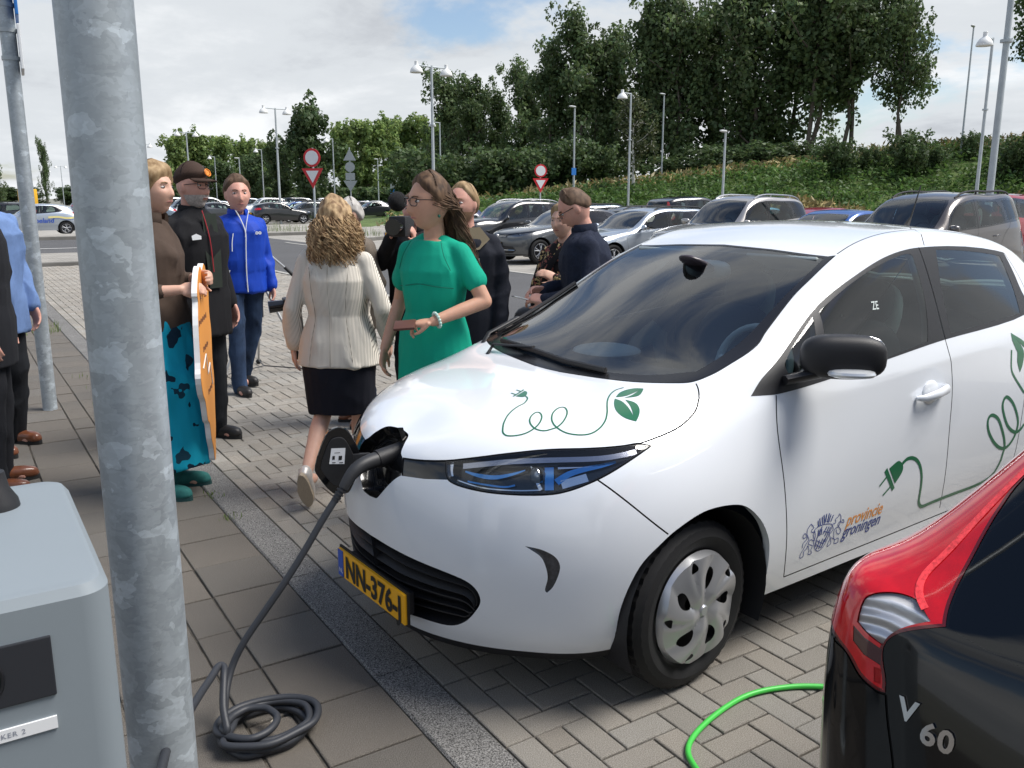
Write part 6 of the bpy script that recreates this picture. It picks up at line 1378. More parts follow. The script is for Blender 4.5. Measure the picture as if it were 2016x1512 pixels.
def tree_model(name, seed, h, w, m, trunk_h=.18, lobes=9, leaves=9000, leaf=.34, bark=None, spread=1.0, pointed=.6, open_=.0, stems=1):
    """trunk with limbs (one mesh) and a crown of leaf clumps (another), base at the origin"""
    rg = np.random.default_rng(seed); q = MB(); cl = []
    tips = []
    for st in range(stems):
        bx, by = (0, 0) if stems == 1 else (rg.normal(0, w * .10), rg.normal(0, w * .10))
        top = np.array([bx + rg.normal(0, .04) * w, by + rg.normal(0, .04) * w, h * (.97 if st == 0 else rg.uniform(.72, .9))])
        P = [np.array([bx, by, -.2])] + [np.array([bx, by, 0]) * (1 - f) + top * f + np.array([rg.normal(0, .02) * w, rg.normal(0, .02) * w, 0]) for f in (.12, .3, .5, .7, .88, 1.0)]
        r0 = h * .018 / stems ** .4; q.tube([tuple(p) for p in P], [r0 * 1.25, r0, r0 * .85, r0 * .62, r0 * .42, r0 * .25, r0 * .1], 9); tips.append(P)
    for k in range(lobes):
        P = tips[k % stems]; f = trunk_h + (.97 - trunk_h) * ((k + rg.uniform(0, 1)) / lobes) ** .85
        base = np.array([np.interp(f, np.linspace(0, 1, 7), [p[i] for p in P]) for i in range(3)]); base[2] = max(base[2], h * trunk_h * .7)
        a = rg.uniform(0, 2 * math.pi); reach = w * .5 * spread * (1 - pointed * max(0, f - .35) / .65) * rg.uniform(.55, 1.05); up = reach * rg.uniform(.35, 1.0)
        tip = base + np.array([math.cos(a) * reach, math.sin(a) * reach, up]); tip[2] = min(tip[2], h)
        mid = base * .5 + tip * .5 + np.array([0, 0, -reach * .08]); rr = h * .006; q.tube([tuple(base), tuple(mid), tuple(tip)], [rr, rr * .7, rr * .25], 6)
        for j in range(5):
            g = (j + 1) / 5; c = base * (1 - g) + tip * g + rg.normal(0, .06, 3) * w; cl.append((c, w * rg.uniform(.085, .15) * (1.1 - .4 * g)))
            if rg.random() < .5: e = c + rg.normal(0, .10, 3) * w; q.tube([tuple(c), tuple(e)], [rr * .35, rr * .12], 5); cl.append((e, w * rg.uniform(.07, .12)))
    for P in tips:
        for g in np.linspace(max(.25, trunk_h), 1.0, 9):
            c = np.array([np.interp(g, np.linspace(0, 1, 7), [p[i] for p in P]) for i in range(3)]); cl.append((c + rg.normal(0, .03, 3) * w, w * rg.uniform(.07, .13)))
    wt = np.array([r ** 2.2 for _, r in cl]); wt /= wt.sum(); idx = rg.choice(len(cl), leaves, p=wt); cen = np.array([c for c, _ in cl])[idx]; rad = np.array([r for _, r in cl])[idx]
    d = rg.normal(0, 1, (leaves, 3)); d /= np.linalg.norm(d, axis=1, keepdims=True); rr = rad[:, None] * np.cbrt(rg.uniform(.15, 1, (leaves, 1))); C_ = cen + d * rr * np.array([1, 1, 1.25])
    C_[:, 2] = np.maximum(C_[:, 2], .15)
    clump = rg.normal(1, .16, len(cl))[idx]; shade = np.clip(clump * rg.normal(1, .14, leaves), .45, 1.7)
    trunk = q.build('trunk', bark or M_bark, None); tm = trunk.data; bpy.data.objects.remove(trunk)
    return tm, leaves_mesh('crown', C_, d + np.array([0, 0, .35]), leaf, m, seed + 1, shade)

def plant_tree(model, x, y, z, rot, scale, label, group, name='tree', cat='tree'):
    root = empty(name, (x, y, z), rot, label, cat, group); root.scale = scale if isinstance(scale, tuple) else (scale,) * 3
    for nm, me in (('trunk', model[0]), ('crown', model[1])): o = bpy.data.objects.new(nm, me); COL.objects.link(o); o.parent = root
    return root

def polar(px, D):
    """point on the ground seen at picture column px, D metres ahead"""
    a = R(CAM_YAW) + math.atan((px - 1008) * .978 / CAM_F); f = D / math.cos(a - R(CAM_YAW)); return f * math.sin(a), f * math.cos(a)
# green bank behind the car park, rising to the right
def bank_z(x, y):
    az = math.degrees(math.atan2(x, y)); f = x * _sy + y * _cy; hgt = float(np.interp(az, [14, 25, 35, 48, 56, 62, 80], [-.4, .3, 1.9, 3.7, 5.0, 5.6, 6.0]))
    t = min(1, max(0, (f - 50) / 16)); t = t * t * (3 - 2 * t); return -.08 + hgt * t
M_bank = mat('bank_grass', (.085, .125, .035), .95, var=.45, vscale=.5, speck=.35, sscale=9, bump=.8, bscale=6)
V, F = [], []; AZ = np.linspace(12, 84, 73); FD = np.concatenate([np.linspace(50, 72, 13), [80, 95, 120, 160, 240]])
for a in AZ:
    for f in FD:
        r_ = f / max(.35, math.cos(R(a) - R(CAM_YAW))); x, y = r_ * math.sin(R(a)), r_ * math.cos(R(a)); V.append((x, y, bank_z(x, y) + .10 * math.sin(x * .9) * math.cos(y * .7) * (f > 50)))
nf = len(FD); F = [(i * nf + j, (i + 1) * nf + j, (i + 1) * nf + j + 1, i * nf + j + 1) for i in range(len(AZ) - 1) for j in range(nf - 1)]
bk = raw_mesh('bank', V, F, M_bank); tag(bk, kind='structure')
# footpath line along the bank
P = []
for px, D in ((1300, 67), (1450, 66.5), (1560, 66), (1660, 66), (1800, 66), (1950, 66), (2100, 66)):
    x, y = polar(px, D); P.append((x, y))
P = catmull(P, False, 5); V = []
for i, p in enumerate(P):
    n = Vector((p[0], p[1])).normalized()
    for s in (0, 1.6): V.append((p[0] + n.x * s, p[1] + n.y * s, bank_z(p[0] + n.x * s, p[1] + n.y * s) + .14 + .02 * s))
pt_ = raw_mesh('path', V, [(2 * i, 2 * i + 1, 2 * i + 3, 2 * i + 2) for i in range(len(P) - 1)], mat('path_concrete', (.42, .40, .35), .9, var=.1, vscale=.5)); tag(pt_, kind='structure')
# undergrowth on the bank: nettles, brambles and dry grass, nobody could count them
rg = np.random.default_rng(21); C1, S1, C2, S2 = [], [], [], []
for _ in range(4200):
    px = rg.uniform(780, 2150); D = rg.uniform(50, 67); x, y = polar(px, D); z = bank_z(x, y)
    n = rg.integers(9, 16); hgt = rg.uniform(.25, .9); sh = rg.normal(1, .22); c = np.column_stack([rg.normal(x, .45, n), rg.normal(y, .45, n), z + rg.uniform(0, hgt, n)])
    if D < 53.5 + 2.5 * math.sin(px * .013) or (D > 63.5 and rg.random() < .55): C2.append(c); S2.append(np.full(n, sh))
    else: C1.append(c); S1.append(np.full(n, sh))
o = bpy.data.objects.new('undergrowth', leaves_mesh('undergrowth', np.concatenate(C1), np.tile([0, 0, 1.0], (sum(map(len, C1)), 1)), .15, M_leaf_weed, 3, np.clip(np.concatenate(S1), .5, 1.6), 2.2)); COL.objects.link(o); tag(o, 'mixed green nettles and brambles covering the bank', 'undergrowth', kind='stuff')
o = bpy.data.objects.new('dry_grass', leaves_mesh('dry_grass', np.concatenate(C2), np.tile([0, 1.0, .3], (sum(map(len, C2)), 1)), .16, M_straw, 4, np.clip(np.concatenate(S2), .5, 1.6), 3.5)); COL.objects.link(o); tag(o, 'straw coloured dry grass along the foot of the bank', 'grass', kind='stuff')

rg = np.random.default_rng(5); n = 9000; px_ = rg.uniform(330, 900, n); hz_ = rg.uniform(0, 1, n) ** 1.3 * 3.4; xy_ = np.array([polar(a, 150 + b) for a, b in zip(px_, rg.uniform(0, 4, n))])
o = bpy.data.objects.new('hedge', leaves_mesh('hedge', np.column_stack([xy_, hz_]), np.tile([0, -.6, .5], (n, 1)), .55, M_leaf_shrub, 8, np.clip(rg.normal(1, .25, n), .5, 1.6))); COL.objects.link(o); tag(o, 'dark hedge of tangled undergrowth below the pale green trees', 'hedge', kind='stuff')
T_pop = [tree_model('poplar', 31 + i, 18, 9.5, M_leaf_dark, .16, 22, 9500, .33, spread=.95, pointed=.55, stems=2) for i in range(3)]
T_open = [tree_model('open_poplar', 51 + i, 18, 11, M_leaf_dark, .36, 20, 8500, .34, spread=1.15, pointed=.4, stems=2) for i in range(2)]
T_pale = [tree_model('pale_tree', 71 + i, 14, 9, M_leaf_pale, .10, 18, 7000, .46, spread=1.0, pointed=.45) for i in range(2)]
T_round = tree_model('round_tree', 81, 12, 9, M_leaf_shrub, .10, 18, 8000, .40, spread=1.0, pointed=.5)
T_shrub = [tree_model('shrub', 91 + i, 4.2, 5.5, M_leaf_shrub, .04, 14, 3600, .26, spread=1.1, pointed=.3, stems=3) for i in range(2)]
T_birch = tree_model('birch', 101, 8.5, 5.0, M_leaf_birch, .30, 13, 2200, .20, M_birchbark, spread=1.0, pointed=.5)
def by_px(model, base_h, px, ytop, D, wscale, label, group, name, k):
    x, y = polar(px, D); z = max(-.05, bank_z(x, y)) if px > 700 else -.05; top = (390 - ytop) / CAM_F * D / 1.0 + CAM_H; s = (top - z) / base_h
    return plant_tree(model, x, y, z, k * 1.7, (s * wscale, s * wscale, s), label, group, name)
big_t = [(880, 168, 96, .95), (935, 172, 92, .9), (985, 200, 96, .9), (1035, 150, 92, .85), (1085, 108, 84, .86), (1150, 62, 82, .9), (1210, 92, 84, .9), (1270, 40, 80, .88), (1325, 22, 78, .9), (1400, 30, 80, .95), (1455, 0, 76, .9), (1540, -10, 78, .95)]
lab_t = ['leafy poplar behind the tall double lamp post', 'leafy poplar second from the tall double lamp post', 'lower poplar beyond the bearded man', 'poplar with ragged crown beyond the yield sign', 'slim poplar with pointed crown beyond the flat headed lamp', 'tall poplar with twin spires left of the birch', 'poplar rising straight behind the birch lamp post', 'tall dark poplar behind the birch', 'dense dark poplar right of the birch', 'dense poplar behind the slender flat headed lamp', 'very tall dense poplar in the middle of the row', 'very tall dense poplar next to the open crowned trees']
for k, ((px, yt, D, ws), lb_) in enumerate(zip(big_t, lab_t)): by_px(T_pop[k % 3], 18, px, yt, D, ws, lb_, 'poplars behind the bank', 'poplar_tree', k)
for k, (px, yt, D, ws, lb_) in enumerate(((1600, -20, 74, .95, 'open crowned poplar with bare trunk, first beside the dense row'), (1680, 0, 73, .95, 'broad open crowned poplar with a leaning trunk'), (1752, 35, 72, .8, 'last open crowned poplar reaching over the bank'), (2010, -45, 66, .8, 'large overhanging poplar behind the thick double lamp post'), (2090, -60, 68, .9, 'large poplar at the end of the bank behind the thick double lamp post'))): by_px(T_open[k % 2], 18, px, yt, D, ws, lb_, 'open crowned poplars on the bank', 'poplar_tree', k + 2)
for k, px in enumerate((350, 395, 440, 485, 530, 680, 725, 770, 815, 850)): by_px(T_pale[k % 2], 14, px, (285, 278, 285, 290, 295, 268, 258, 255, 250, 262)[k], 165 + 7 * (k % 3), 1.0, 'pale green tree in the long row beyond the car park', 'pale green trees beyond the car park', 'tree', k)
by_px(T_round, 12, 612, 236, 118, .85, 'dark rounded tree between the pale green rows', None, 'tree', 1); by_px(T_round, 12, 560, 300, 125, 1.0, 'lower dark tree leaning against the dark rounded tree', None, 'tree', 4); by_px(T_round, 12, 500, 318, 130, 1.2, 'low dark tree behind the blue jacket', None, 'tree', 6); by_px(T_round, 12, 440, 330, 135, 1.2, 'low dark tree behind the peaked cap', None, 'tree', 3); by_px(T_round, 12, 800, 310, 105, 1.0, 'low dark tree below the pale row behind the green dress', None, 'tree', 9)
by_px(T_birch, 8.5, 1246, 208, 62, 1.0, 'slender birch with white forked trunk on the bank', None, 'birch_tree', 2)
sh_l = [(840, 318, 74), (900, 325, 72), (955, 318, 74), (1010, 312, 73), (1065, 318, 72), (1120, 300, 72), (1180, 298, 71), (1320, 318, 70), (1380, 300, 69), (1440, 305, 69), (1500, 296, 68), (1560, 292, 68), (1650, 288, 60), (1700, 320, 61), (1765, 276, 60), (1905, 284, 62), (1835, 322, 60), (2010, 285, 58)]
for k, (px, yt, D) in enumerate(sh_l):
    x, y = polar(px, D); z = bank_z(x, y); top = (390 - yt) / CAM_F * D + CAM_H; s = max(.35, (top - z) / 4.0)
    plant_tree(T_shrub[k % 2], x, y, z - .1, k * 2.1, ((max(.8, s) * 1.15, max(.8, s) * 1.1, s) if px < 1600 else (s * .95, s * .95, s)), 'dark leafy shrub growing along the green bank', 'shrubs along the bank', 'shrub', 'shrub')
# tall narrow conifer-like poplar and a dark tree on the left skyline
x, y = polar(92, 150); plant_tree(T_pop[0], x, y, 0, 0, (.22, .22, .60), 'tall narrow dark poplar on the left skyline beside the billboard', None, 'poplar_tree'); x, y = polar(-12, 60); plant_tree(T_pop[1], x, y, 0, 0, (.2, .2, .25), 'small dark tree beside the sign pole on the left', None, 'tree')
for k, px in enumerate((20, 60, 130, 180, 250)): by_px(T_round, 12, px, 372, 230, 2.4, 'low hazy tree on the far left skyline', 'low trees on the far skyline', 'tree', k)
# trees behind the viewer, mirrored in the car windows
for k, (x, y, s) in enumerate(((3, -17, .62), (-6, -20, .55), (12, -19, .6), (19, -16, .5))): plant_tree(T_open[k % 2], x, y, -.05, k, s, 'broad tree behind the parking bays, mirrored in the car windows', 'trees behind the parking bays', 'tree')

# weeds and grass tufts
def tuft(x, y, h, n, label, z=0.0, m=None, w=.05):
    rg = np.random.default_rng(int(abs(x * 977 + y * 131))); b = MB()
    for _ in range(n):
        a = rg.uniform(0, 6.28); l = h * rg.uniform(.5, 1.1); lean = rg.uniform(.1, .8) * l; bx, by = rg.normal(0, w), rg.normal(0, w); wd = .0022 + h * .012
        P = [(bx, by, 0), (bx + math.cos(a) * lean * .35, by + math.sin(a) * lean * .35, l * .6), (bx + math.cos(a) * lean, by + math.sin(a) * lean, l)]; t = Vector((-math.sin(a), math.cos(a), 0)) * wd
        b.add([Vector(P[0]) - t, Vector(P[0]) + t, Vector(P[1]) + t * .8, Vector(P[1]) - t * .8, Vector(P[2])], [(0, 1, 2, 3), (3, 2, 4)])
    o = b.build('grass_tuft', m or M_leaf_tuft, None, smooth=False); o.location = (x, y, z)
    at_ = o.data.color_attributes.new('shade', 'FLOAT_COLOR', 'POINT'); at_.data.foreach_set('color', [c for i in range(len(o.data.vertices)) for c in ((.7 + .5 * ((i // 5 * 37 % 10) / 10),) * 3 + (1,))]); tag(o, label, 'weed', 'weeds in the paving'); return o
for x, y, h, n, w in ((.98, 7.55, .13, 110, .06), (1.02, 7.2, .12, 90, .05), (.97, 6.85, .14, 120, .06), (1.08, 6.55, .15, 130, .07), (1.1, 9.2, .05, 30, .08), (.93, 12.6, .12, 60, .10), (.98, 13.2, .10, 50, .1), (1.15, 8.6, .05, 24, .1)): tuft(x, y, h, n, 'tuft of grass growing in the joint beside the kerb', 0, None, w)
for x, y, h, n, w in ((12.4, 43.5, .55, 90, .8), (13.6, 43.2, .5, 80, .7), (14.6, 42.6, .4, 60, .5), (15.0, 36.3, .35, 50, .3), (15.6, 35.4, .4, 50, .35), (26.0, 49.0, .6, 60, .4), (17.5, 44.2, .45, 60, .5), (24.0, 51.0, .5, 60, .4), (15.4, 37.6, .5, 70, .35)): tuft(x, y, h, n, 'clump of weeds growing on the paved island', .10, None, w)
for x, y in ((1.14, 5.02), (1.13, 4.6)): tuft(x, y, .03, 24, 'tiny weed in the kerb joint beside the orange board', 0, None, .03)

# ------------------------------------------------------------------ people
def solid(mb, name, m, parent, voxel=.008, smooth=6, wrinkle=0.0, wscale=9.0, ratio=.35, seed=0, stretch=(1, 1, .45)):
    """fuse overlapping closed shapes into one skin, relax it, add soft cloth folds"""
    me = bpy.data.meshes.new('tmp'); me.from_pydata(mb.v, [], mb.f); bm = bmesh.new(); bm.from_mesh(me); bmesh.ops.recalc_face_normals(bm, faces=bm.faces); bm.to_mesh(me); bm.free()
    o = bpy.data.objects.new('tmp', me); COL.objects.link(o)
    r = o.modifiers.new('r', 'REMESH'); r.mode = 'VOXEL'; r.voxel_size = voxel; s = o.modifiers.new('s', 'SMOOTH'); s.factor = .5; s.iterations = smooth
    if ratio < 1: d = o.modifiers.new('d', 'DECIMATE'); d.ratio = ratio
    out = bpy.data.meshes.new_from_object(o.evaluated_get(bpy.context.evaluated_depsgraph_get())); bpy.data.objects.remove(o); bpy.data.meshes.remove(me)
    out.name = name; n = len(out.vertices)
    if wrinkle:
        co = np.empty(n * 3); out.vertices.foreach_get('co', co); co = co.reshape(-1, 3); nr = np.empty(n * 3); out.vertices.foreach_get('normal', nr); nr = nr.reshape(-1, 3); rg = np.random.default_rng(seed); w = np.zeros(n)
        for k in range(10):
            d = rg.normal(0, 1, 3) * np.array(stretch); d /= np.linalg.norm(d); f = wscale * (1 + .55 * k) * np.array([1, 1, 1.0]); ph = rg.uniform(0, 6.28); w += (1 - np.abs(np.sin(co @ (d * f) + ph + 1.2 * np.sin(co @ rg.normal(0, 6, 3))))) * (.75 ** k)
        w = np.maximum(1.35 * (w - w.mean()) / (w.std() + 1e-9), -.35); co += nr * (w * wrinkle)[:, None]; out.vertices.foreach_set('co', co.ravel())
    out.materials.clear(); out.materials.append(m); out.polygons.foreach_set('use_smooth', [True] * len(out.polygons)); out.update()
    ob = bpy.data.objects.new(name, out); COL.objects.link(ob); ob.parent = parent; return ob

def rings(mb, rows, n=20, p=2.4):
    """closed loft through rows (cx, cy, cz, rx, ry)"""
    vs, fs = [], []; f = lambda x: math.copysign(abs(x) ** (2 / p), x)
    for (cx, cy, cz, rx, ry) in rows:
        for j in range(n): a = 2 * math.pi * j / n; vs.append((cx + rx * f(math.cos(a)), cy + ry * f(math.sin(a)), cz))
    k = len(rows)
    for i in range(k - 1):
        for j in range(n): a = i * n + j; b = i * n + (j + 1) % n; fs.append((a, b, b + n, a + n))
    fs += [tuple(reversed(range(n))), tuple((k - 1) * n + j for j in range(n))]; return mb.add(vs, fs)
def limb(mb, pts, rad, n=14):
    """tapered limb with rounded ends"""
    P = [Vector(p) for p in pts]; mid = catmull([tuple(p) for p in P], False, 4); rr = np.interp(np.linspace(0, 1, len(mid)), np.linspace(0, 1, len(rad)), rad); mb.tube([tuple(p) for p in mid], [float(x) for x in rr], n)
    ellipsoid(mb, P[0], (rad[0],) * 3, None, 12, 8); ellipsoid(mb, P[-1], (rad[-1],) * 3, None, 12, 8)

def head_shape(sc=1.0, jaw=1.0, nose=1.0, grow=0.0, nu=56, nv=44, chin=1.0):
    """vertices of a head about its centre (y forward), with brow, eye sockets, nose, lips and chin"""
    V = []; hw, hd, hh = .0765, .096, .118
    for i in range(nv + 1):
        t = -math.pi / 2 + math.pi * i / nv
        for j in range(nu):
            a = 2 * math.pi * j / nu; x, y, z = hw * math.cos(t) * math.sin(a), hd * math.cos(t) * math.cos(a), hh * math.sin(t)
            zz = z / hh; fr = max(0, math.cos(a)) * math.cos(t)
            if z < 0: k = 1 - .30 * jaw * (-zz) ** 1.6; x *= k; y = y * (1 - .18 * (-zz) ** 1.5) + (.020 * (-zz) ** 1.2 if y > 0 else -y * .30 * (-zz))
            else: y -= .010 * zz * (1 if y > 0 else -.6); x *= 1 + .04 * math.sin(zz * 3)
            if fr > .05:
                g = lambda cx, cz, sx, sz: math.exp(-((x - cx) / sx) ** 2 - ((z - cz) / sz) ** 2)
                d = 0
                d += nose * .020 * math.exp(-(x / (.009 + .010 * max(0, -z) * 12)) ** 2) * max(0, min(1, (.030 - z) / .062)) * (1 if z > -.036 else math.exp(-((z + .036) / .008) ** 2))
                d += .004 * g(0, .030, .055, .010) - .011 * (g(.032, .010, .017, .013) + g(-.032, .010, .017, .013)) + .004 * (g(.042, -.020, .022, .02) + g(-.042, -.020, .022, .02))
                d += .006 * g(0, -.062, .022, .009) - .003 * g(0, -.0625, .02, .0022) - .004 * g(0, -.082, .025, .008) + .008 * chin * g(0, -.104, .024, .016) - .004 * g(0, -.048, .010, .006)
                y += d * min(1, fr * 1.6)
            V.append((x * (1 + grow / .08), y * (1 + grow / .1), z * (1 + grow / .12)))
    F = [(i * nu + j, i * nu + (j + 1) % nu, (i + 1) * nu + (j + 1) % nu, (i + 1) * nu + j) for i in range(nv) for j in range(nu)]
    return [(x * sc, y * sc, z * sc) for x, y, z in V], F, nu, nv

def hand(mb, wrist, d, nrm, side, curl=.5, spread=.10, sc=1.0, thumb_in=False):
    """palm, four fingers of different lengths and a thumb; d = pointing direction, nrm = back of the hand"""
    d = Vector(d).normalized(); nrm = Vector(nrm); nrm = (nrm - d * nrm.dot(d)).normalized(); lat = d.cross(nrm) * side; W_ = Vector(wrist)
    rot = Matrix((lat, nrm, d)).transposed(); ellipsoid(mb, W_ + d * .050 * sc, (.040 * sc, .015 * sc, .055 * sc), rot, 14, 8, 2.8)
    for k, (o, l) in enumerate(((.028, .074), (.010, .082), (-.009, .076), (-.027, .060))):
        b = W_ + d * (.092 - .006 * (k == 3)) * sc + lat * o * sc; dirn = (d + lat * (o * spread * 20)).normalized(); P = [b - d * .015 * sc]; a = 0
        for seg, f in enumerate((.46, .30, .24)):
            a += curl * (.55 if seg == 0 else .85); v = dirn * math.cos(a) - nrm * math.sin(a); P.append(P[-1] + v * l * f * 1.15 * sc)
        mb.tube([tuple(p) for p in P], [.0092 * sc, .0088 * sc, .0080 * sc, .0062 * sc], 9); ellipsoid(mb, P[-1], (.0064 * sc,) * 3, None, 8, 6)
    b = W_ + d * .022 * sc + lat * .030 * sc; tv = (lat * (.25 if thumb_in else .75) + d * .75 - nrm * (.6 if thumb_in else .25)).normalized(); P = [b, b + tv * .034 * sc, b + (tv * .8 + d * .4).normalized() * .062 * sc]
    P = [b - tv * .01 * sc, b + tv * .032 * sc, b + tv * .055 * sc + d * .010 * sc, b + tv * .066 * sc + d * .024 * sc]; mb.tube([tuple(p) for p in P], [.013 * sc, .0115 * sc, .010 * sc, .007 * sc], 9); ellipsoid(mb, P[-1], (.0072 * sc,) * 3, None, 8, 6)

SKIN = lambda nm, c: mat('skin_' + nm, c, .5, var=.06, vscale=30, sss=.12, spec=.4)
M_eye_w, M_eye_d = mat('eye_white', (.55, .52, .50), .3), mat('eye_iris', (.05, .06, .07), .2)
def add_head(parent_pts, root, mb_body, hc, hrot, sc, skin, hair, kind, P):
    """joins the head to the body skin and hangs eyes, brows, lips and hair on the person"""
    M_ = Matrix.Translation(hc) @ hrot.to_4x4(); V, F, nu, nv = head_shape(sc, P.get('jaw', 1), P.get('nose', 1), 0, chin=P.get('chin', 1)); mb_body.add([M_ @ Vector(p) for p in V], F)
    for s in (1, -1): ellipsoid(mb_body, M_ @ Vector((.076 * s * sc, -.006 * sc, -.002 * sc)), (.010 * sc, .018 * sc, .031 * sc), hrot, 10, 8)
    return M_
def head_bits(root, M_, hrot, sc, P):
    hairm = P['hairm']
    for s in (1, -1):
        q = MB(); ellipsoid(q, M_ @ Vector((.032 * s * sc, .0745 * sc, .0095 * sc)), (.0135 * sc, .011 * sc, .0062 * sc), hrot, 12, 8); e = q.build('eye', M_eye_w, root); q = MB(); ellipsoid(q, M_ @ Vector(((.032 * s + P.get('gaze', 0)) * sc, .0825 * sc, .0095 * sc)), (.0058 * sc, .0045 * sc, .0056 * sc), hrot, 10, 6); q.build('iris', M_eye_d, e)
        q = MB(); q.tube([M_ @ Vector((x * s * sc, y * sc, z * sc)) for x, y, z in ((.014, .092, .027), (.030, .0895, .0315), (.046, .078, .028))], [(.0035, .0022)] * 3, 6); q.build('eyebrow', P.get('browm', hairm), root)
    q = MB(); q.tube([M_ @ Vector((x * sc, y * sc, z * sc)) for x, y, z in ((-.022, .079, -.0625), (-.010, .0885, -.0605), (0, .0905, -.0615), (.010, .0885, -.0605), (.022, .079, -.0625))], [(.002, .002), (.0046, .003), (.005, .003), (.0046, .003), (.002, .002)], 8); q.build('lips', P.get('lipm', mat('lips', (.42, .17, .15), .45)), root)
def hair_cap(root, M_, sc, m, line=lambda a: .07, thick=.012, rough=.006, seed=0, name='hair', clip_low=None):
    """short hair: a rough shell over the skull above a hairline z(azimuth)"""
    V, F, nu, nv = head_shape(sc, 1, 0, 0, 64, 48); rg = np.random.default_rng(seed); V = np.array(V); n = V / np.linalg.norm(V * np.array([1, .8, .7]), axis=1, keepdims=True); f1, f2 = rg.normal(0, 60, (6, 3)), rg.uniform(0, 6.28, 6)
    az = np.arctan2(np.abs(V[:, 0]), V[:, 1]); zl = np.array([line(a) for a in az]) * sc; over = np.clip((V[:, 2] - zl) / (.020 * sc), 0, 1)
    w = sum(np.sin(V @ f1[k] / sc + f2[k]) for k in range(6)) / 6; X = V + n * ((thick * over + rough * w * over ** 2) * sc)[:, None] - n * ((1 - over) * .006 * sc)[:, None]
    c = V[np.array(F)].mean(1); a_c = np.arctan2(np.abs(c[:, 0]), c[:, 1]); keep = c[:, 2] > np.array([line(a) for a in a_c]) * sc - .006 * sc
    return raw_mesh(name, [tuple(M_ @ Vector(p)) for p in X], np.array(F)[keep], m, root)
def strands(root, M_, sc, m, roots, fall, n=10, r=.004, curl=.0, seed=0, name='hair', freq=14, taper=.4):
    """long hair: many thin locks that start on the scalp (roots) and follow fall(root, t)"""
    rg = random.Random(seed); q = MB()
    for k, rt in enumerate(roots):
        ph, cr, c2 = rg.uniform(0, 6.28), curl * rg.uniform(.5, 1.3), rg.uniform(.8, 1.3); P = []
        for i in range(n + 1):
            t = i / n; p = Vector(fall(rt, t, rg)) + Vector((math.cos(ph + freq * c2 * t), math.sin(ph + freq * c2 * t), .5 * math.sin(ph * 2 + freq * c2 * t))) * cr * min(1, t * 2); P.append(M_ @ (p * sc))
        rr = r * rg.uniform(.7, 1.4) * sc; q.tube(P, [rr * (1 - (1 - taper) * (i / n)) for i in range(n + 1)], 5)
    return q.build(name, m, root, angle=80)
def hair_mat(name, c1, c2):
    m = mat(name, c1, .65, var=.0, spec=.3); nt = m.node_tree; N = nt.nodes.new; L = nt.links.new; tc = N('ShaderNodeTexCoord'); nz = N('ShaderNodeTexNoise'); nz.inputs['Scale'].default_value = 38; nz.inputs['Detail'].default_value = 3; mp = N('ShaderNodeMapping'); mp.inputs['Scale'].default_value = (1, 1, .35); L(tc.outputs['Object'], mp.inputs[0]); L(mp.outputs[0], nz.inputs['Vector']); rp = N('ShaderNodeValToRGB'); rp.color_ramp.elements[0].position = .35; rp.color_ramp.elements[1].position = .68; rp.color_ramp.elements[0].color = (*c1, 1); rp.color_ramp.elements[1].color = (*c2, 1); L(nz.outputs['Fac'], rp.inputs[0]); L(rp.outputs[0], nt.nodes['Principled BSDF'].inputs['Base Color']); return m

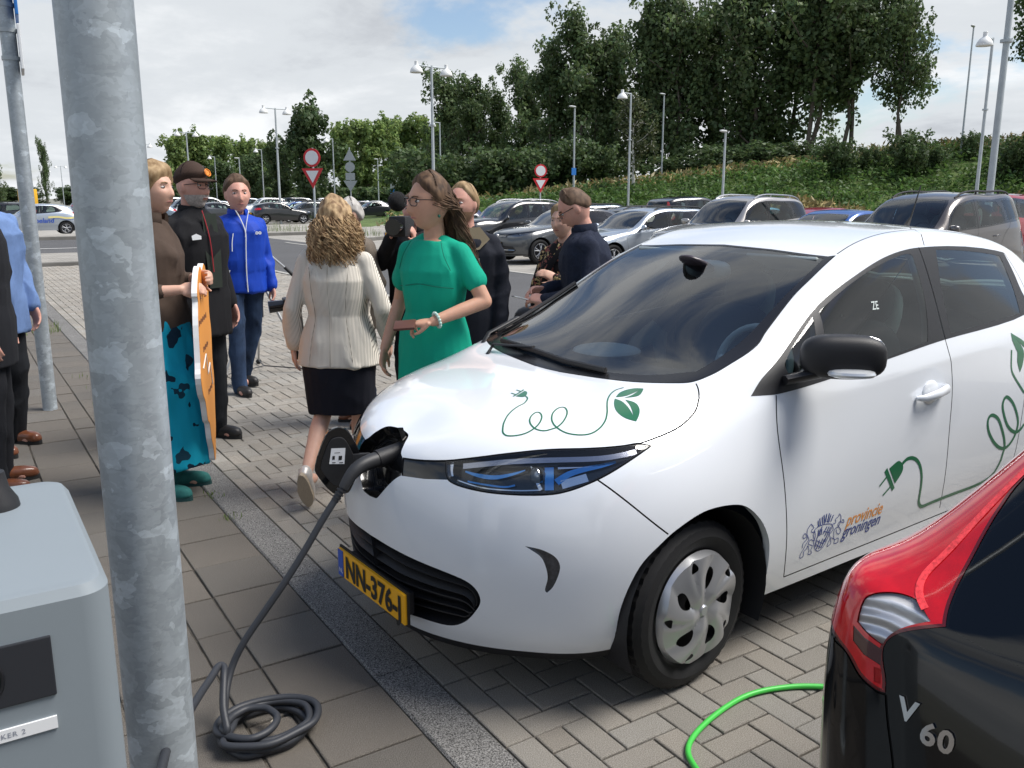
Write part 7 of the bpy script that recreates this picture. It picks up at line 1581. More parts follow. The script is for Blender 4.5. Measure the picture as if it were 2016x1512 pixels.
BASE_M = [(.93, .165, .115), (1.0, .155, .112), (1.10, .160, .115), (1.22, .180, .125), (1.32, .182, .122), (1.39, .150, .100), (1.44, .095, .075)]
BASE_F = [(.90, .172, .118), (.98, .165, .112), (1.08, .132, .098), (1.18, .150, .112), (1.28, .155, .120), (1.36, .130, .095), (1.43, .085, .07)]
def person(spec):
    """one standing or walking figure; spec gives place, height, pose (joints at 1.75 m scale: x right, y forward) and clothes"""
    s = spec['h'] / 1.75; root = empty('person', (spec['x'], spec['y'], spec.get('z', 0)), spec['yaw'], spec['label'], 'person'); root.scale = (s, s, s)
    fem = spec.get('fem', False); vx = spec.get('voxel', .009); J = spec.get('j', {}); k = .92 if fem else 1.0; sx = .146 if fem else .168; lean = spec.get('lean', (0, 0)); bulk = spec.get('bulk', 1.0)
    cx = lambda z: lean[0] * max(0, z - .9) / .55; cy = lambda z: lean[1] * max(0, z - .9) / .55
    sh = {q: Vector(J.get('sh' + q, (sx * (1 if q == 'r' else -1) * bulk ** .5 + cx(1.4), cy(1.4), 1.372))) for q in 'rl'}
    el = {q: Vector(J.get('el' + q, ((sx + .055) * (1 if q == 'r' else -1), -.03, 1.12))) for q in 'rl'}; wr = {q: Vector(J.get('wr' + q, ((sx + .065) * (1 if q == 'r' else -1), .05, .875))) for q in 'rl'}
    hp = {q: Vector((.088 * (1 if q == 'r' else -1), 0, .92)) for q in 'rl'}; kn = {q: Vector(J.get('kn' + q, (.10 * (1 if q == 'r' else -1), .015, .50))) for q in 'rl'}; an = {q: Vector(J.get('an' + q, (.11 * (1 if q == 'r' else -1), -.02, .095))) for q in 'rl'}
    rows = [(cx(z), cy(z), z, a * bulk, b * bulk) for z, a, b in (BASE_F if fem else BASE_M)]
    # skin
    B = MB(); skin = spec['skin']; hs = spec.get('head', 1.0) * (.96 if fem else 1.0); nk = Vector((cx(1.46), cy(1.46), 1.44)); hc = nk + Vector(spec.get('hoff', (0, .03, .168))); hrot = Euler((R(spec.get('hpitch', 0)), R(spec.get('hroll', 0)), R(spec.get('hyaw', 0))), 'ZXY').to_matrix()
    rings(B, [(x, y, z, a * .86, b * .86) for x, y, z, a, b in rows]); limb(B, [nk - Vector((0, .01, .03)), nk * .5 + hc * .5 - Vector((0, .02, .02)), hc + Vector((0, -.022, -.05))], [.062 * k, .053 * k, .056 * k])
    M_ = add_head(None, root, B, hc, hrot, hs, skin, None, None, spec)
    for q in 'rl':
        sg = 1 if q == 'r' else -1
        limb(B, [sh[q], el[q]], [.048 * k, .040 * k]); limb(B, [el[q], el[q] * .55 + wr[q] * .45, wr[q]], [.040 * k, .037 * k, .026 * k]); hd = Vector(J.get('hd' + q, (wr[q] - el[q]))); hn = Vector(J.get('hn' + q, (sg, 0, .1))); hand(B, wr[q], hd, hn, J.get('hs' + q, sg), J.get('cu' + q, .45), .08, .93 if fem else 1.03, J.get('ti' + q, False))
        limb(B, [hp[q], kn[q]], [.083, .056 * k]); limb(B, [kn[q], kn[q] * .65 + an[q] * .35 + Vector((0, -.015, 0)), an[q]], [.055 * k, .056 * k, .034 * k]); limb(B, [an[q] + Vector((0, -.02, -.04)), an[q] + Vector((0, .10, -.065))], [.035, .03])
    solid(B, 'body', skin, root, spec.get('skin_voxel', .0062), 3, 0, ratio=.32)
    head_bits(root, M_, hrot, hs, spec)
    return root, dict(s=s, sh=sh, el=el, wr=wr, hp=hp, kn=kn, an=an, rows=rows, M=M_, hrot=hrot, hs=hs, nk=nk, hc=hc, k=k, cx=cx, cy=cy, fem=fem, vx=vx)

def jacket(root, D, m, hem=.80, ease=.022, sleeve=1.0, flare=.0, name='jacket', collar=True, wrinkle=.0045, seed=0, thick=0.0, cuff=.0, wscale=9, sl_r=0.0, neck_z=1.455):
    b = MB(); rows = [r for r in D['rows'] if r[2] >= 1.0 - .12]; r0 = D['rows'][0]
    bot = [(D['cx'](.9), D['cy'](.9), z, r0[3] + ease + flare * (.95 - z) * 2 + thick * .5, r0[4] + ease + flare * (.95 - z) * 1.5 + thick) for z in np.linspace(hem, .93, 4)]; up = [(x, y, z, a + ease + thick * .5, c + ease + thick) for x, y, z, a, c in D['rows'][1:-1]]; top = D['rows'][-1]
    rings(b, bot + up + [(top[0], top[1], neck_z, .085, .075)])
    for q in 'rl':
        e, w = D['el'][q], D['wr'][q]
        if sleeve >= .99: end = w - (w - e).normalized() * cuff; limb(b, [D['sh'][q], e], [.061 * D['k'] + sl_r, .054 * D['k'] + sl_r]); limb(b, [e, e * .5 + end * .5, end], [.056 * D['k'] + sl_r, .052 * D['k'] + sl_r, .042 * D['k'] + sl_r])
        else: end = D['sh'][q] * (1 - sleeve) + e * sleeve; limb(b, [D['sh'][q], end], [.062 * D['k'], .060 * D['k']])
        ellipsoid(b, D['sh'][q] + Vector((0, 0, -.004)), (.060 * D['k'], .062 * D['k'], .056 * D['k'])); limb(b, [D['nk'] + Vector((.04 if q == 'r' else -.04, -.005, -.015)), D['sh'][q] + Vector((0, 0, .004))], [.052, .050 * D['k']])
    o = solid(b, name, m, root, D['vx'], 5, wrinkle, wscale, .4, seed)
    if collar:
        n = D['nk'] + Vector((0, .01, .01)); q = MB(); P = [(n.x + .075 * math.sin(a), n.y + .072 * math.cos(a) - .004, n.z + .008 * math.cos(a) * -1 + .018) for a in np.linspace(R(28), R(332), 22)]; q.tube(P, [(.034, .010)] * 22, 8, sq=(0, 0, 1)); q.build('collar', m, root)
    return o
def trousers(root, D, m, waist=.98, hemz=.0, ease=.016, leg=.058, wrinkle=.0042, seed=1, name='trousers'):
    b = MB(); r0, r1 = D['rows'][0], D['rows'][1]; rings(b, [(0, 0, .86, r0[3] + ease * .6, r0[4] + ease), (r0[0], r0[1], .93, r0[3] + ease, r0[4] + ease), (r1[0], r1[1], waist + .02, r1[3] + ease * .6, r1[4] + ease * .7)])
    for q in 'rl':
        kn, an, hp = D['kn'][q], D['an'][q], D['hp'][q]; low = an + Vector((0, 0, hemz - .045)); limb(b, [hp, hp * .5 + kn * .5, kn], [.098, .085, .068]); limb(b, [kn, kn * .5 + low * .5, low], [.068, .066, leg])
    return solid(b, name, m, root, D['vx'], 4, wrinkle, 12, .4, seed, (1, 1, .9))
def shoes(root, D, m, sole, high=.0, name='shoe', toes=None, pitch=None):
    for q in 'rl':
        a = D['an'][q]; b = MB(); yw = R((toes or {}).get(q, -8 if q == 'r' else 8)); pt = R((pitch or {}).get(q, 0)); rot = Euler((pt, 0, yw), 'XYZ').to_matrix(); t = lambda x, y, z: a + rot @ Vector((x, y, z))
        ellipsoid(b, t(0, .055, -.052), (.044, .125, .038), rot, 16, 10, 2.6); ellipsoid(b, t(0, -.015, -.025), (.040, .058, .050), rot, 14, 8); ellipsoid(b, t(0, .13, -.062), (.040, .055, .026), rot, 12, 8)
        if high: b.tube([t(0, -.01, -.02), t(0, -.012, high)], .047, 14)
        o = solid(b, name, m, root, .008, 3, 0, ratio=.6); b = MB(); P = [(.043 * math.cos(x) * (1.0 if math.sin(x) > 0 else .85), .050 + .135 * math.sin(x)) for x in np.linspace(0, 2 * math.pi, 20, endpoint=False)]; V = [t(x, y, z) for z in (-.096, -.072) for x, y in P]; b.add(V, [tuple(range(20)), tuple(range(20, 40))] + [(i, (i + 1) % 20, (i + 1) % 20 + 20, i + 20) for i in range(20)]); b.build('sole', sole, o, angle=30)
def glasses(root, D, m, h=.034, w=.052):
    M_, s = D['M'], D['hs']; q = MB()
    for sd in (1, -1):
        P = [M_ @ Vector(((.033 * sd + a * w / 2) * s, (.1005 - abs(.033 * sd + a * w / 2) * .16) * s, (.008 + b * h / 2) * s)) for a, b in ((-1, -.6), (-.9, .9), (0, 1), (.9, .9), (1, -.4), (.6, -1), (-.6, -1), (-1, -.6))]; q.tube(P, .0020 * s, 6); q.tube([M_ @ Vector((.060 * sd * s, .0905 * s, .018 * s)), M_ @ Vector((.077 * sd * s, .05 * s, .016 * s)), M_ @ Vector((.079 * sd * s, -.01 * s, .010 * s))], .0020 * s, 6)
    q.tube([M_ @ Vector((-.008 * s, .0985 * s, .014 * s)), M_ @ Vector((.008 * s, .0985 * s, .014 * s))], .002 * s, 6); return q.build('glasses', m, root)

def heading(a):
    """turn a figure: 0 = walking away down the lane view, 90 = to the right of it, 180 = coming back"""
    dx, dy = _sy * math.cos(R(a)) + _cy * math.sin(R(a)), _cy * math.cos(R(a)) - _sy * math.sin(R(a)); return math.atan2(-dx, dy)
SK1, SK2, SK3 = SKIN('fair', (.60, .36, .27)), SKIN('tanned', (.52, .29, .20)), SKIN('ruddy', (.60, .32, .25))
H_brown, H_blond, H_fair, H_grey, H_dark = hair_mat('brown_hair', (.045, .026, .016), (.16, .095, .055)), hair_mat('curly_blond_hair', (.17, .10, .05), (.58, .41, .23)), hair_mat('fair_hair', (.22, .14, .07), (.42, .30, .17)), hair_mat('grey_hair', (.30, .28, .26), (.55, .53, .50)), hair_mat('short_brown_hair', (.07, .042, .026), (.16, .10, .065))
def cloth(name, col, rough=.85, var=.08, vs_=14, bump=.25, bs_=500): return mat(name, col, rough, var=var, vscale=vs_, bump=bump, bscale=bs_, spec=.25)
C_black, C_navy, C_suit = cloth('black_cloth', (.012, .012, .014)), cloth('navy_tweed', (.022, .028, .050), .9, .2, 60, .6, 900), cloth('charcoal_suit', (.016, .017, .021))
C_jeans = cloth('blue_jeans', (.028, .050, .100), .9, .55, 5, .5, 700); C_djeans = cloth('dark_jeans', (.016, .018, .022), .9, .3, 6, .4, 700); C_khaki = cloth('khaki_jacket', (.16, .135, .11)); C_brown = cloth('brown_blouse', (.075, .052, .040), .8, .15, 10)
C_blue = cloth('bright_blue_softshell', (.008, .050, .40), .6, .08, 12, .15, 800); C_green = cloth('green_dress_cloth', (.004, .33, .215), .8, .05, 10, .2, 700); C_sky = cloth('light_blue_linen', (.15, .24, .46), .85, .1, 20, .4, 600)
L_brown, L_black, L_sole = mat('brown_leather', (.16, .055, .025), .3, var=.25, vscale=25, coat=.3), mat('black_leather', (.018, .017, .017), .45, var=.2, vscale=30), mat('dark_rubber_sole', (.02, .02, .02), .8)
M_frame = mat('dark_spectacle_frame', (.015, .013, .014), .3)
def striped(name, c1, c2, scale):
    m = mat(name, c1, .85, bump=.2, bscale=500, spec=.2); nt = m.node_tree; N = nt.nodes.new; L = nt.links.new; tc = N('ShaderNodeTexCoord'); sp_ = N('ShaderNodeSeparateXYZ'); L(tc.outputs['Object'], sp_.inputs[0]); at2 = N('ShaderNodeMath'); at2.operation = 'ARCTAN2'; L(sp_.outputs[0], at2.inputs[0]); ad = N('ShaderNodeMath'); ad.operation = 'ADD'; ad.inputs[1].default_value = .001; L(sp_.outputs[1], ad.inputs[0]); L(ad.outputs[0], at2.inputs[1])
    mu = N('ShaderNodeMath'); mu.operation = 'MULTIPLY'; mu.inputs[1].default_value = scale; L(sp_.outputs[0], mu.inputs[0]); sn = N('ShaderNodeMath'); sn.operation = 'SINE'; L(mu.outputs[0], sn.inputs[0]); gt = N('ShaderNodeMapRange'); gt.inputs[1].default_value = .25; gt.inputs[2].default_value = .75; L(sn.outputs[0], gt.inputs[0]); mx = N('ShaderNodeMix'); mx.data_type = 'RGBA'; L(gt.outputs[0], mx.inputs['Factor']); mx.inputs[6].default_value = (*c1, 1); mx.inputs[7].default_value = (*c2, 1); L(mx.outputs[2], nt.nodes['Principled BSDF'].inputs['Base Color']); return m
def flowered(name, ground_, c1, c2, scale, th=.36):
    m = mat(name, ground_, .85, bump=.15, bscale=400, spec=.2); nt = m.node_tree; N = nt.nodes.new; L = nt.links.new; tc = N('ShaderNodeTexCoord'); nz = N('ShaderNodeTexNoise'); nz.inputs['Scale'].default_value = scale * 1.2; nz.inputs['Detail'].default_value = 2; L(tc.outputs['Object'], nz.inputs['Vector']); ad = N('ShaderNodeMix'); ad.data_type = 'VECTOR'; ad.inputs['Factor'].default_value = .12; L(tc.outputs['Object'], ad.inputs[4]); L(nz.outputs['Color'], ad.inputs[5]); v = N('ShaderNodeTexVoronoi'); v.inputs['Scale'].default_value = scale; L(ad.outputs[1], v.inputs['Vector'])
    lt = N('ShaderNodeMath'); lt.operation = 'LESS_THAN'; lt.inputs[1].default_value = th; L(v.outputs['Distance'], lt.inputs[0]); se = N('ShaderNodeSeparateColor'); L(v.outputs['Color'], se.inputs[0]); g2_ = N('ShaderNodeMath'); g2_.operation = 'GREATER_THAN'; g2_.inputs[1].default_value = .5; L(se.outputs[0], g2_.inputs[0]); cm = N('ShaderNodeMix'); cm.data_type = 'RGBA'; L(g2_.outputs[0], cm.inputs['Factor']); cm.inputs[6].default_value = (*c1, 1); cm.inputs[7].default_value = (*c2, 1); mx = N('ShaderNodeMix'); mx.data_type = 'RGBA'; L(lt.outputs[0], mx.inputs['Factor']); mx.inputs[6].default_value = (*ground_, 1); L(cm.outputs[2], mx.inputs[7]); L(mx.outputs[2], nt.nodes['Principled BSDF'].inputs['Base Color']); return m
def at_px(px, D): return polar(px, D)
def garment_line(root, D, pts, m, r=.004, name='seam'):
    q = MB(); q.tube(path([Vector(p) for p in pts], 4), r, 6); return q.build(name, m, root)
short = lambda a: float(np.interp(a, [0, .5, .9, 1.3, 1.7, 2.4, 3.2], [.074, .072, .05, .018, .012, -.045, -.055]))

# man in the blue softshell
x, y = 2.157, 7.80
rt_, D = person(dict(x=x, y=y, h=1.88, yaw=heading(146), skin=SK3, hairm=H_dark, head=1.2, hyaw=-6, hpitch=2, gaze=.002, label='man in a bright blue jacket and jeans holding a sheet of paper', j=dict(elr=(.265, -.07, 1.12), wrr=(.25, .06, .885), hdr=(-.06, .35, -1), cur=.75, tir=True, knl=(-.09, -.06, .51), anl=(-.02, -.22, .11), knr=(.10, .10, .52), anr=(.11, .12, .095))))
jacket(rt_, D, C_blue, .83, .026, seed=3, wrinkle=.006, thick=.006); trousers(rt_, D, C_jeans, seed=4); shoes(rt_, D, L_black, L_sole, .06, toes={'r': 10, 'l': 25}); hair_cap(rt_, D['M'], D['hs'], H_dark, short, .016, .006, 5)
zf = lambda z: .175 if z > 1.1 else .168
garment_line(rt_, D, [(.0, .150, .84), (.005, .158, 1.0), (.0, .165, 1.2), (-.005, .160, 1.32), (.02, .135, 1.42), (.05, .115, 1.49)], M_swhite, .0045, 'zip'); garment_line(rt_, D, [(-.06, .105, 1.49), (-.02, .150, 1.38), (0, .165, 1.28)], M_swhite, .003, 'zip'); garment_line(rt_, D, [(.09, .150, 1.31), (.105, .158, 1.24), (.11, .162, 1.17)], M_swhite, .0035, 'pocket_zip'); garment_line(rt_, D, [(.13, .130, 1.02), (.145, .125, .95), (.15, .125, .89)], M_swhite, .004, 'pocket_zip')
q = MB(); V, F = text_mesh('ooi', .045, .002); q.add([(-.135 + .0 - p[0] * -1, .158, 1.30 + p[1]) for p in V], F); q.build('chest_print', M_swhite, rt_, smooth=False)
q = MB(); V, F = text_mesh('DOI', .05, .003); q.add([(.285 - .01 * (p[0] > .03), -.035 + p[0], 1.235 + p[1]) for p in V], F); q.build('sleeve_print', M_swhite, rt_, smooth=False)
wp_ = rt_.matrix_basis @ Vector((.235, .16, .83))
q = MB(); q.box((0, 0, -.13), (.21, .0025, .297)); pp_ = q.build('paper_sheet', mat('white_paper', (.80, .80, .82), .8), None, smooth=False); pp_.location = rt_.matrix_basis @ Vector((.235, .155, .81)); pp_.rotation_euler = (R(-6), R(14), rt_.rotation_euler.z + R(15)); tag(pp_, 'white printed sheet in the hand of the man in blue', 'paper')
q = MB()
for i in range(9): q.box((-.02, -.0022, -.05 - i * .018), (.13, .0006, .0035))
q.build('printed_lines', mat('faint_print', (.55, .56, .62), .8), pp_, smooth=False)
q = MB(); q.tube([(0, 0, 0), (.05, .06, -.09)], .004, 8); pn = q.build('pen', M_ink, None); pn.location = rt_.matrix_basis @ Vector((.215, .135, .86)); tag(pn, 'dark pen held with the sheet by the man in blue', 'pen')

# woman in the striped blazer, seen from behind in mid-stride
x, y = at_px(655, 4.95)
rt_, D = person(dict(x=x, y=y, h=1.71, yaw=heading(6), fem=True, bulk=1.10, skin=SK1, hairm=H_blond, hyaw=8, label='woman walking away in a pinstriped cream blazer and black skirt', voxel=.008, j=dict(shl=(-.168, 0, 1.385), shr=(.168, 0, 1.385), ell=(-.25, -.05, 1.12), wrl=(-.285, .02, .875), hdl=(-.05, .25, -1), hnl=(-1, -.3, 0), cul=.35, elr=(.275, -.02, 1.12), wrr=(.27, .12, .90), knl=(-.105, .0, .50), anl=(-.115, -.33, .215), knr=(.085, .10, .50), anr=(.07, .14, .095))))
C_strip = striped('cream_pinstripe', (.74, .69, .61), (.28, .26, .23), 900)
jk = jacket(rt_, D, C_strip, .785, .022, flare=.10, collar=False, wrinkle=.0045, seed=8, cuff=.02, sl_r=.004)
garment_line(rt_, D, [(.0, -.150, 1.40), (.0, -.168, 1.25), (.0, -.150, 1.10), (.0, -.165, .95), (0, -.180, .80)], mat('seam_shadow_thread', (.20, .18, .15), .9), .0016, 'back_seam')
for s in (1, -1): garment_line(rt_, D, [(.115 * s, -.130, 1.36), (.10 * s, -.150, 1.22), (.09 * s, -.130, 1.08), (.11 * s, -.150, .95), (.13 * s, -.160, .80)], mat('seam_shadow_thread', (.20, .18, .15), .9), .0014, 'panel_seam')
b = MB(); r0 = D['rows'][0]; rings(b, [(0, .02, .50, .185, .165), (0, .01, .62, .198, .165), (0, 0, .78, .215, .160), (0, 0, .90, .21, .15), (0, 0, 1.0, .18, .13)]); solid(b, 'skirt', cloth('black_skirt_cloth', (.010, .011, .018), .85), rt_, .009, 5, .003, 6, .4, 4)
shoes(rt_, D, mat('silver_shoe', (.52, .49, .46), .4, .3, var=.2, vscale=30), mat('pale_ridged_sole', (.42, .34, .25), .8, bump=.8, bscale=90), 0, toes={'r': 0, 'l': 4}, pitch={'l': -60, 'r': 0})
q = MB(); q.tube([D['wr']['l'] + Vector((.03 * math.cos(a), .03 * math.sin(a), .02)) for a in np.linspace(0, 6.28, 17)], .006, 6); q.build('wristband', M_ink, rt_)
rg_ = random.Random(9); roots = []
for i in range(950):
    a = rg_.uniform(0, 2 * math.pi); t = rg_.uniform(-.25, 1.0); z = .118 * t; rad = math.sqrt(max(0.02, 1 - t * t)); fx, fy = .080 * rad * math.sin(a), .098 * rad * math.cos(a)
    if fy > .045 and t < .55: continue
    roots.append((fx, fy, z))
def curly(rt, t, rg):
    x_, y_, z_ = rt; out = Vector((x_, y_ - .01, 0)); l = math.hypot(x_, y_) + 1e-6; o = Vector((x_ / l, y_ / l, 0)); drop = .17 + .09 * ((x_ * 997 + z_ * 131) % 1); return Vector((x_, y_, z_)) + o * (.070 * math.sin(min(1, t * 1.6) * 1.57)) + Vector((0, -.012 * t, .012 * math.sin(t * 3) - (z_ + drop) * t ** 1.25))
hair_cap(rt_, D['M'], D['hs'], H_blond, lambda a: float(np.interp(a, [0, .8, 1.5, 3.2], [.075, .05, -.05, -.09])), .03, .012, 6, 'hair_base'); strands(rt_, D['M'], D['hs'], H_blond, roots, curly, 15, .0031, .022, 11, 'hair', 16, .55)

# woman in the green dress
x, y = at_px(852, 4.5)
rt_, D = person(dict(x=x, y=y, h=1.83, yaw=heading(207), fem=True, skin=SK2, hairm=H_brown, hyaw=-30, hpitch=-4, head=1.14, label='woman in a green short sleeved dress with glasses and long brown hair', voxel=.0075, skin_voxel=.0055, nose=1.25, browm=H_brown, j=dict(elr=(.235, -.05, 1.12), wrr=(.255, .075, .885), hdr=(0, .32, -1), hnr=(1, .3, 0), cur=.55, ell=(-.27, -.02, 1.14), wrl=(-.115, .20, 1.06), hdl=(.95, .35, -.15), hnl=(.2, .3, .9), cul=.9, til=True)))
b = MB(); rows_ = [(x_, y_, z, a + .013, c + .014) for x_, y_, z, a, c in D['rows'][1:-1]]; rings(b, [(0, 0, .52, .190, .155), (0, 0, .70, .200, .150), (0, 0, .88, .192, .138)] + rows_ + [(D['rows'][-1][0], D['rows'][-1][1], 1.425, .098, .078)])
for q_ in 'rl': e_ = D['sh'][q_] * .42 + D['el'][q_] * .58; limb(b, [D['sh'][q_], e_], [.052, .055]); limb(b, [D['nk'] + Vector((.05 if q_ == 'r' else -.05, -.005, -.025)), D['sh'][q_]], [.040, .048])
solid(b, 'dress', C_green, rt_, .0075, 5, .003, 8, .4, 12); garment_line(rt_, D, [(-.155, .075, 1.205), (-.08, .122, 1.215), (.0, .132, 1.225), (.08, .122, 1.215), (.155, .075, 1.205)], mat('green_seam', (.002, .15, .10), .9), .0022, 'waist_seam')
for s in (1, -1): garment_line(rt_, D, [(.085 * s, .070, 1.425), (.115 * s, .095, 1.36), (.145 * s, .085, 1.29)], mat('green_seam', (.002, .15, .10), .9), .0018, 'raglan_seam')
shoes(rt_, D, L_black, L_sole); glasses(rt_, D, M_frame)
hair_cap(rt_, D['M'], D['hs'], H_brown, lambda a: float(np.interp(a, [0, .4, .8, 1.2, 1.6, 3.2], [.082, .076, .052, .03, -.01, -.06])), .013, .005, 3, 'hair_base'); roots = []; rg_ = random.Random(19)
for i in range(800):
    a = rg_.uniform(.55, 2 * math.pi - .55); t = rg_.uniform(-.05, .97); rad = math.sqrt(1 - t * t)
    if rad * math.cos(a) > .30 and t < .72: continue
    roots.append((.083 * rad * math.sin(a), .101 * rad * math.cos(a), .120 * t))
def swept(rt, t, rg):
    x_, y_, z_ = rt; back = Vector((.012 + .55 * x_, -.112, -.05)); p = Vector((x_, y_, z_)); u = min(1, t * 1.7); p = p * (1 - u) + (back + Vector((x_ * .30, .02 * math.sin(x_ * 90), z_ * .10))) * u; nrm = Vector((x_, y_, z_)).normalized(); p += nrm * .016 * math.sin(u * 3.14); v = max(0, t - .5) * 2; return p + Vector((-.05 * v + x_ * .35 * v, -.035 * v, -(.25 + .05 * math.sin(x_ * 300)) * v))
strands(rt_, D['M'], D['hs'], H_brown, roots, swept, 13, .0028, .011, 5, 'hair', 15, .5)
q = MB(); q.tube([D['M'] @ Vector((.080, -.004, -.03)), D['M'] @ Vector((.082, -.004, -.055))], .002, 6); ellipsoid(q, D['M'] @ Vector((.082, -.004, -.062)), (.007, .007, .008)); ellipsoid(q, D['M'] @ Vector((-.082, -.004, -.062)), (.007, .007, .008)); q.build('earrings', mat('green_stone', (.01, .12, .08), .2), rt_)
q = MB(); wv = D['wr']['l']; dv = (D['wr']['l'] - D['el']['l']).normalized(); lv = dv.orthogonal().normalized(); l2 = dv.cross(lv)
for k_ in range(14): a = k_ / 14 * 6.283; ellipsoid(q, wv - dv * .02 + (lv * math.cos(a) + l2 * math.sin(a)) * .034, (.0085,) * 3, None, 8, 6)
q.build('bead_bracelet', mat('pale_green_beads', (.42, .58, .52), .25), rt_)
q = MB(); q.box((0, 0, 0), (.105, .014, .082)); wl = q.build('wallet', mat('brown_wallet_leather', (.10, .042, .030), .45), None, bevel=.004); wl.location = rt_.matrix_basis @ Vector((-.005, .275, 1.045)); wl.rotation_euler = (R(68), R(5), rt_.rotation_euler.z + R(25)); tag(wl, 'dark brown folded wallet held by the woman in green', 'wallet'); q = MB(); q.box((-.003, -.0085, .0), (.09, .004, .06)); q.build('wallet_lining', mat('tan_wallet_lining', (.42, .18, .07), .6), wl, smooth=False)

# man in the navy jacket looking down at his telephone
x, y = at_px(1163, 5.55)
rt_, D = person(dict(x=x, y=y, h=1.80, yaw=heading(268), skin=SK3, hairm=H_dark, hyaw=-4, hpitch=-34, hoff=(0, .065, .155), head=1.04, bulk=1.06, label='man in a dark navy jacket bent over the papers in his hands', jaw=.6, j=dict(elr=(.25, .02, 1.10), wrr=(.09, .27, 1.09), hdr=(-.35, .9, .05), hnr=(.6, .1, .75), cur=.8, tir=True, ell=(-.26, .02, 1.10), wrl=(-.10, .27, 1.05), hdl=(.35, .9, .1), hnl=(-.6, .1, .75), cul=.8, til=True), lean=(0, .03)))
jacket(rt_, D, C_navy, .76, .026, seed=13, wrinkle=.005); trousers(rt_, D, C_djeans, seed=14); shoes(rt_, D, L_black, L_sole); glasses(rt_, D, M_frame, .030); hair_cap(rt_, D['M'], D['hs'], H_dark, lambda a: float(np.interp(a, [0, .35, .8, 1.3, 1.7, 2.4, 3.2], [.098, .094, .070, .025, .010, -.045, -.055])), .008, .003, 5); q = MB(); q.tube([(.075 * math.sin(a), .068 * math.cos(a) + .03, 1.455 + .004 * math.cos(a)) for a in np.linspace(.5, 5.8, 20)], [(.024, .007)] * 20, 8, sq=(0, 0, 1)); q.build('shirt_collar', flowered('blue_print_shirt', (.02, .03, .08), (.45, .5, .6), (.1, .2, .45), 90), rt_)
for s in 'rl': q = MB(); w_ = D['wr'][s]; d_ = (w_ - D['el'][s]).normalized(); q.tube([w_ - d_ * .03, w_ - d_ * .002], .036, 14); q.build('shirt_cuff', mat('white_cuff', (.6, .62, .68), .7), rt_)
q = MB(); q.box((0, 0, 0), (.11, .17, .006)); ph2 = q.build('folded_paper', mat('white_paper', (.80, .80, .82), .8), None, smooth=False); ph2.location = rt_.matrix_basis @ Vector((-.01, .39, 1.045)); ph2.rotation_euler = (R(14), R(6), rt_.rotation_euler.z + R(8)); tag(ph2, 'small white paper held by the man in navy', 'paper')

# woman in the dark flowered dress behind him
x, y = at_px(1112, 6.1)
rt_, D = person(dict(x=x, y=y, h=1.68, yaw=heading(215), fem=True, skin=SK1, hairm=H_fair, label='woman in a dark flowered dress half hidden by the man in navy', voxel=.010, j=dict(ell=(-.22, .05, 1.12), wrl=(-.06, .2, 1.22), elr=(.23, 0, 1.1))))
C_flow = flowered('dark_flowered_cloth', (.018, .016, .016), (.55, .42, .20), (.30, .10, .08), 22, .42); jacket(rt_, D, C_flow, .70, .02, flare=.05, collar=False, seed=21, name='blouse'); b = MB(); rings(b, [(0, 0, .35, .21, .18), (0, 0, .6, .20, .17), (0, 0, .90, .185, .14), (0, 0, 1.0, .16, .12)]); solid(b, 'skirt', C_flow, rt_, .012, 4, .004, 8, .5, 5); shoes(rt_, D, L_black, L_sole); hair_cap(rt_, D['M'], D['hs'], H_fair, short, .02, .008, 4)
q = MB(); q.tube(path([Vector((.14, .12, .92)), Vector((.10, .15, 1.1)), Vector((.02, .16, 1.3)), Vector((-.07, .10, 1.44)), Vector((-.08, -.02, 1.47))], 4), [(.022, .004)] * 17, 6, sq=(1, 0, 0)); q.build('bag_strap', C_black, rt_); q = MB(); ellipsoid(q, (.20, .12, .80), (.10, .13, .16), None, 16, 10, 3); bg = q.build('shoulder_bag', L_black, None); bg.location = rt_.location; bg.rotation_euler = rt_.rotation_euler; tag(bg, 'black shoulder bag hanging from the woman in the flowered dress', 'bag')

# fair haired bearded man behind the green dress
x, y = at_px(915, 5.6)
rt_, D = person(dict(x=x, y=y, h=1.81, yaw=heading(196), skin=SK3, hairm=H_fair, hyaw=-14, head=1.06, label='bearded man with tied fair hair in a dark jacket with khaki collar', j=dict(elr=(.25, -.02, 1.12), wrr=(.18, .12, .96))))
C_dark = cloth('dark_blue_jacket', (.014, .016, .024)); jacket(rt_, D, C_dark, .62, .032, seed=31, collar=False, wrinkle=.006); trousers(rt_, D, C_jeans, seed=33); shoes(rt_, D, L_brown, L_sole); hair_cap(rt_, D['M'], D['hs'], H_fair, lambda a: float(np.interp(a, [0, .5, .9, 1.3, 1.7, 2.4, 3.2], [.085, .082, .055, .02, -.01, -.06, -.08])), .010, .003, 8)
hair_cap(rt_, D['M'], D['hs'], mat('fair_stubble', (.34, .20, .12), .8), lambda a: 9, .003, .001, 2, 'unused') if False else None
V, F, nu, nv = head_shape(D['hs'] * 1.012, 1, 1); c_ = np.array([np.mean([V[i] for i in f], axis=0) for f in F]) / D['hs']; kp = (c_[:, 2] < -.045) & (c_[:, 1] > .0) & ~((np.abs(c_[:, 0]) < .020) & (np.abs(c_[:, 2] + .062) < .006)); raw_mesh('beard', [tuple(D['M'] @ Vector(p)) for p in V], np.array(F)[kp], mat('fair_beard', (.36, .21, .125), .8, var=.3, vscale=90), rt_)
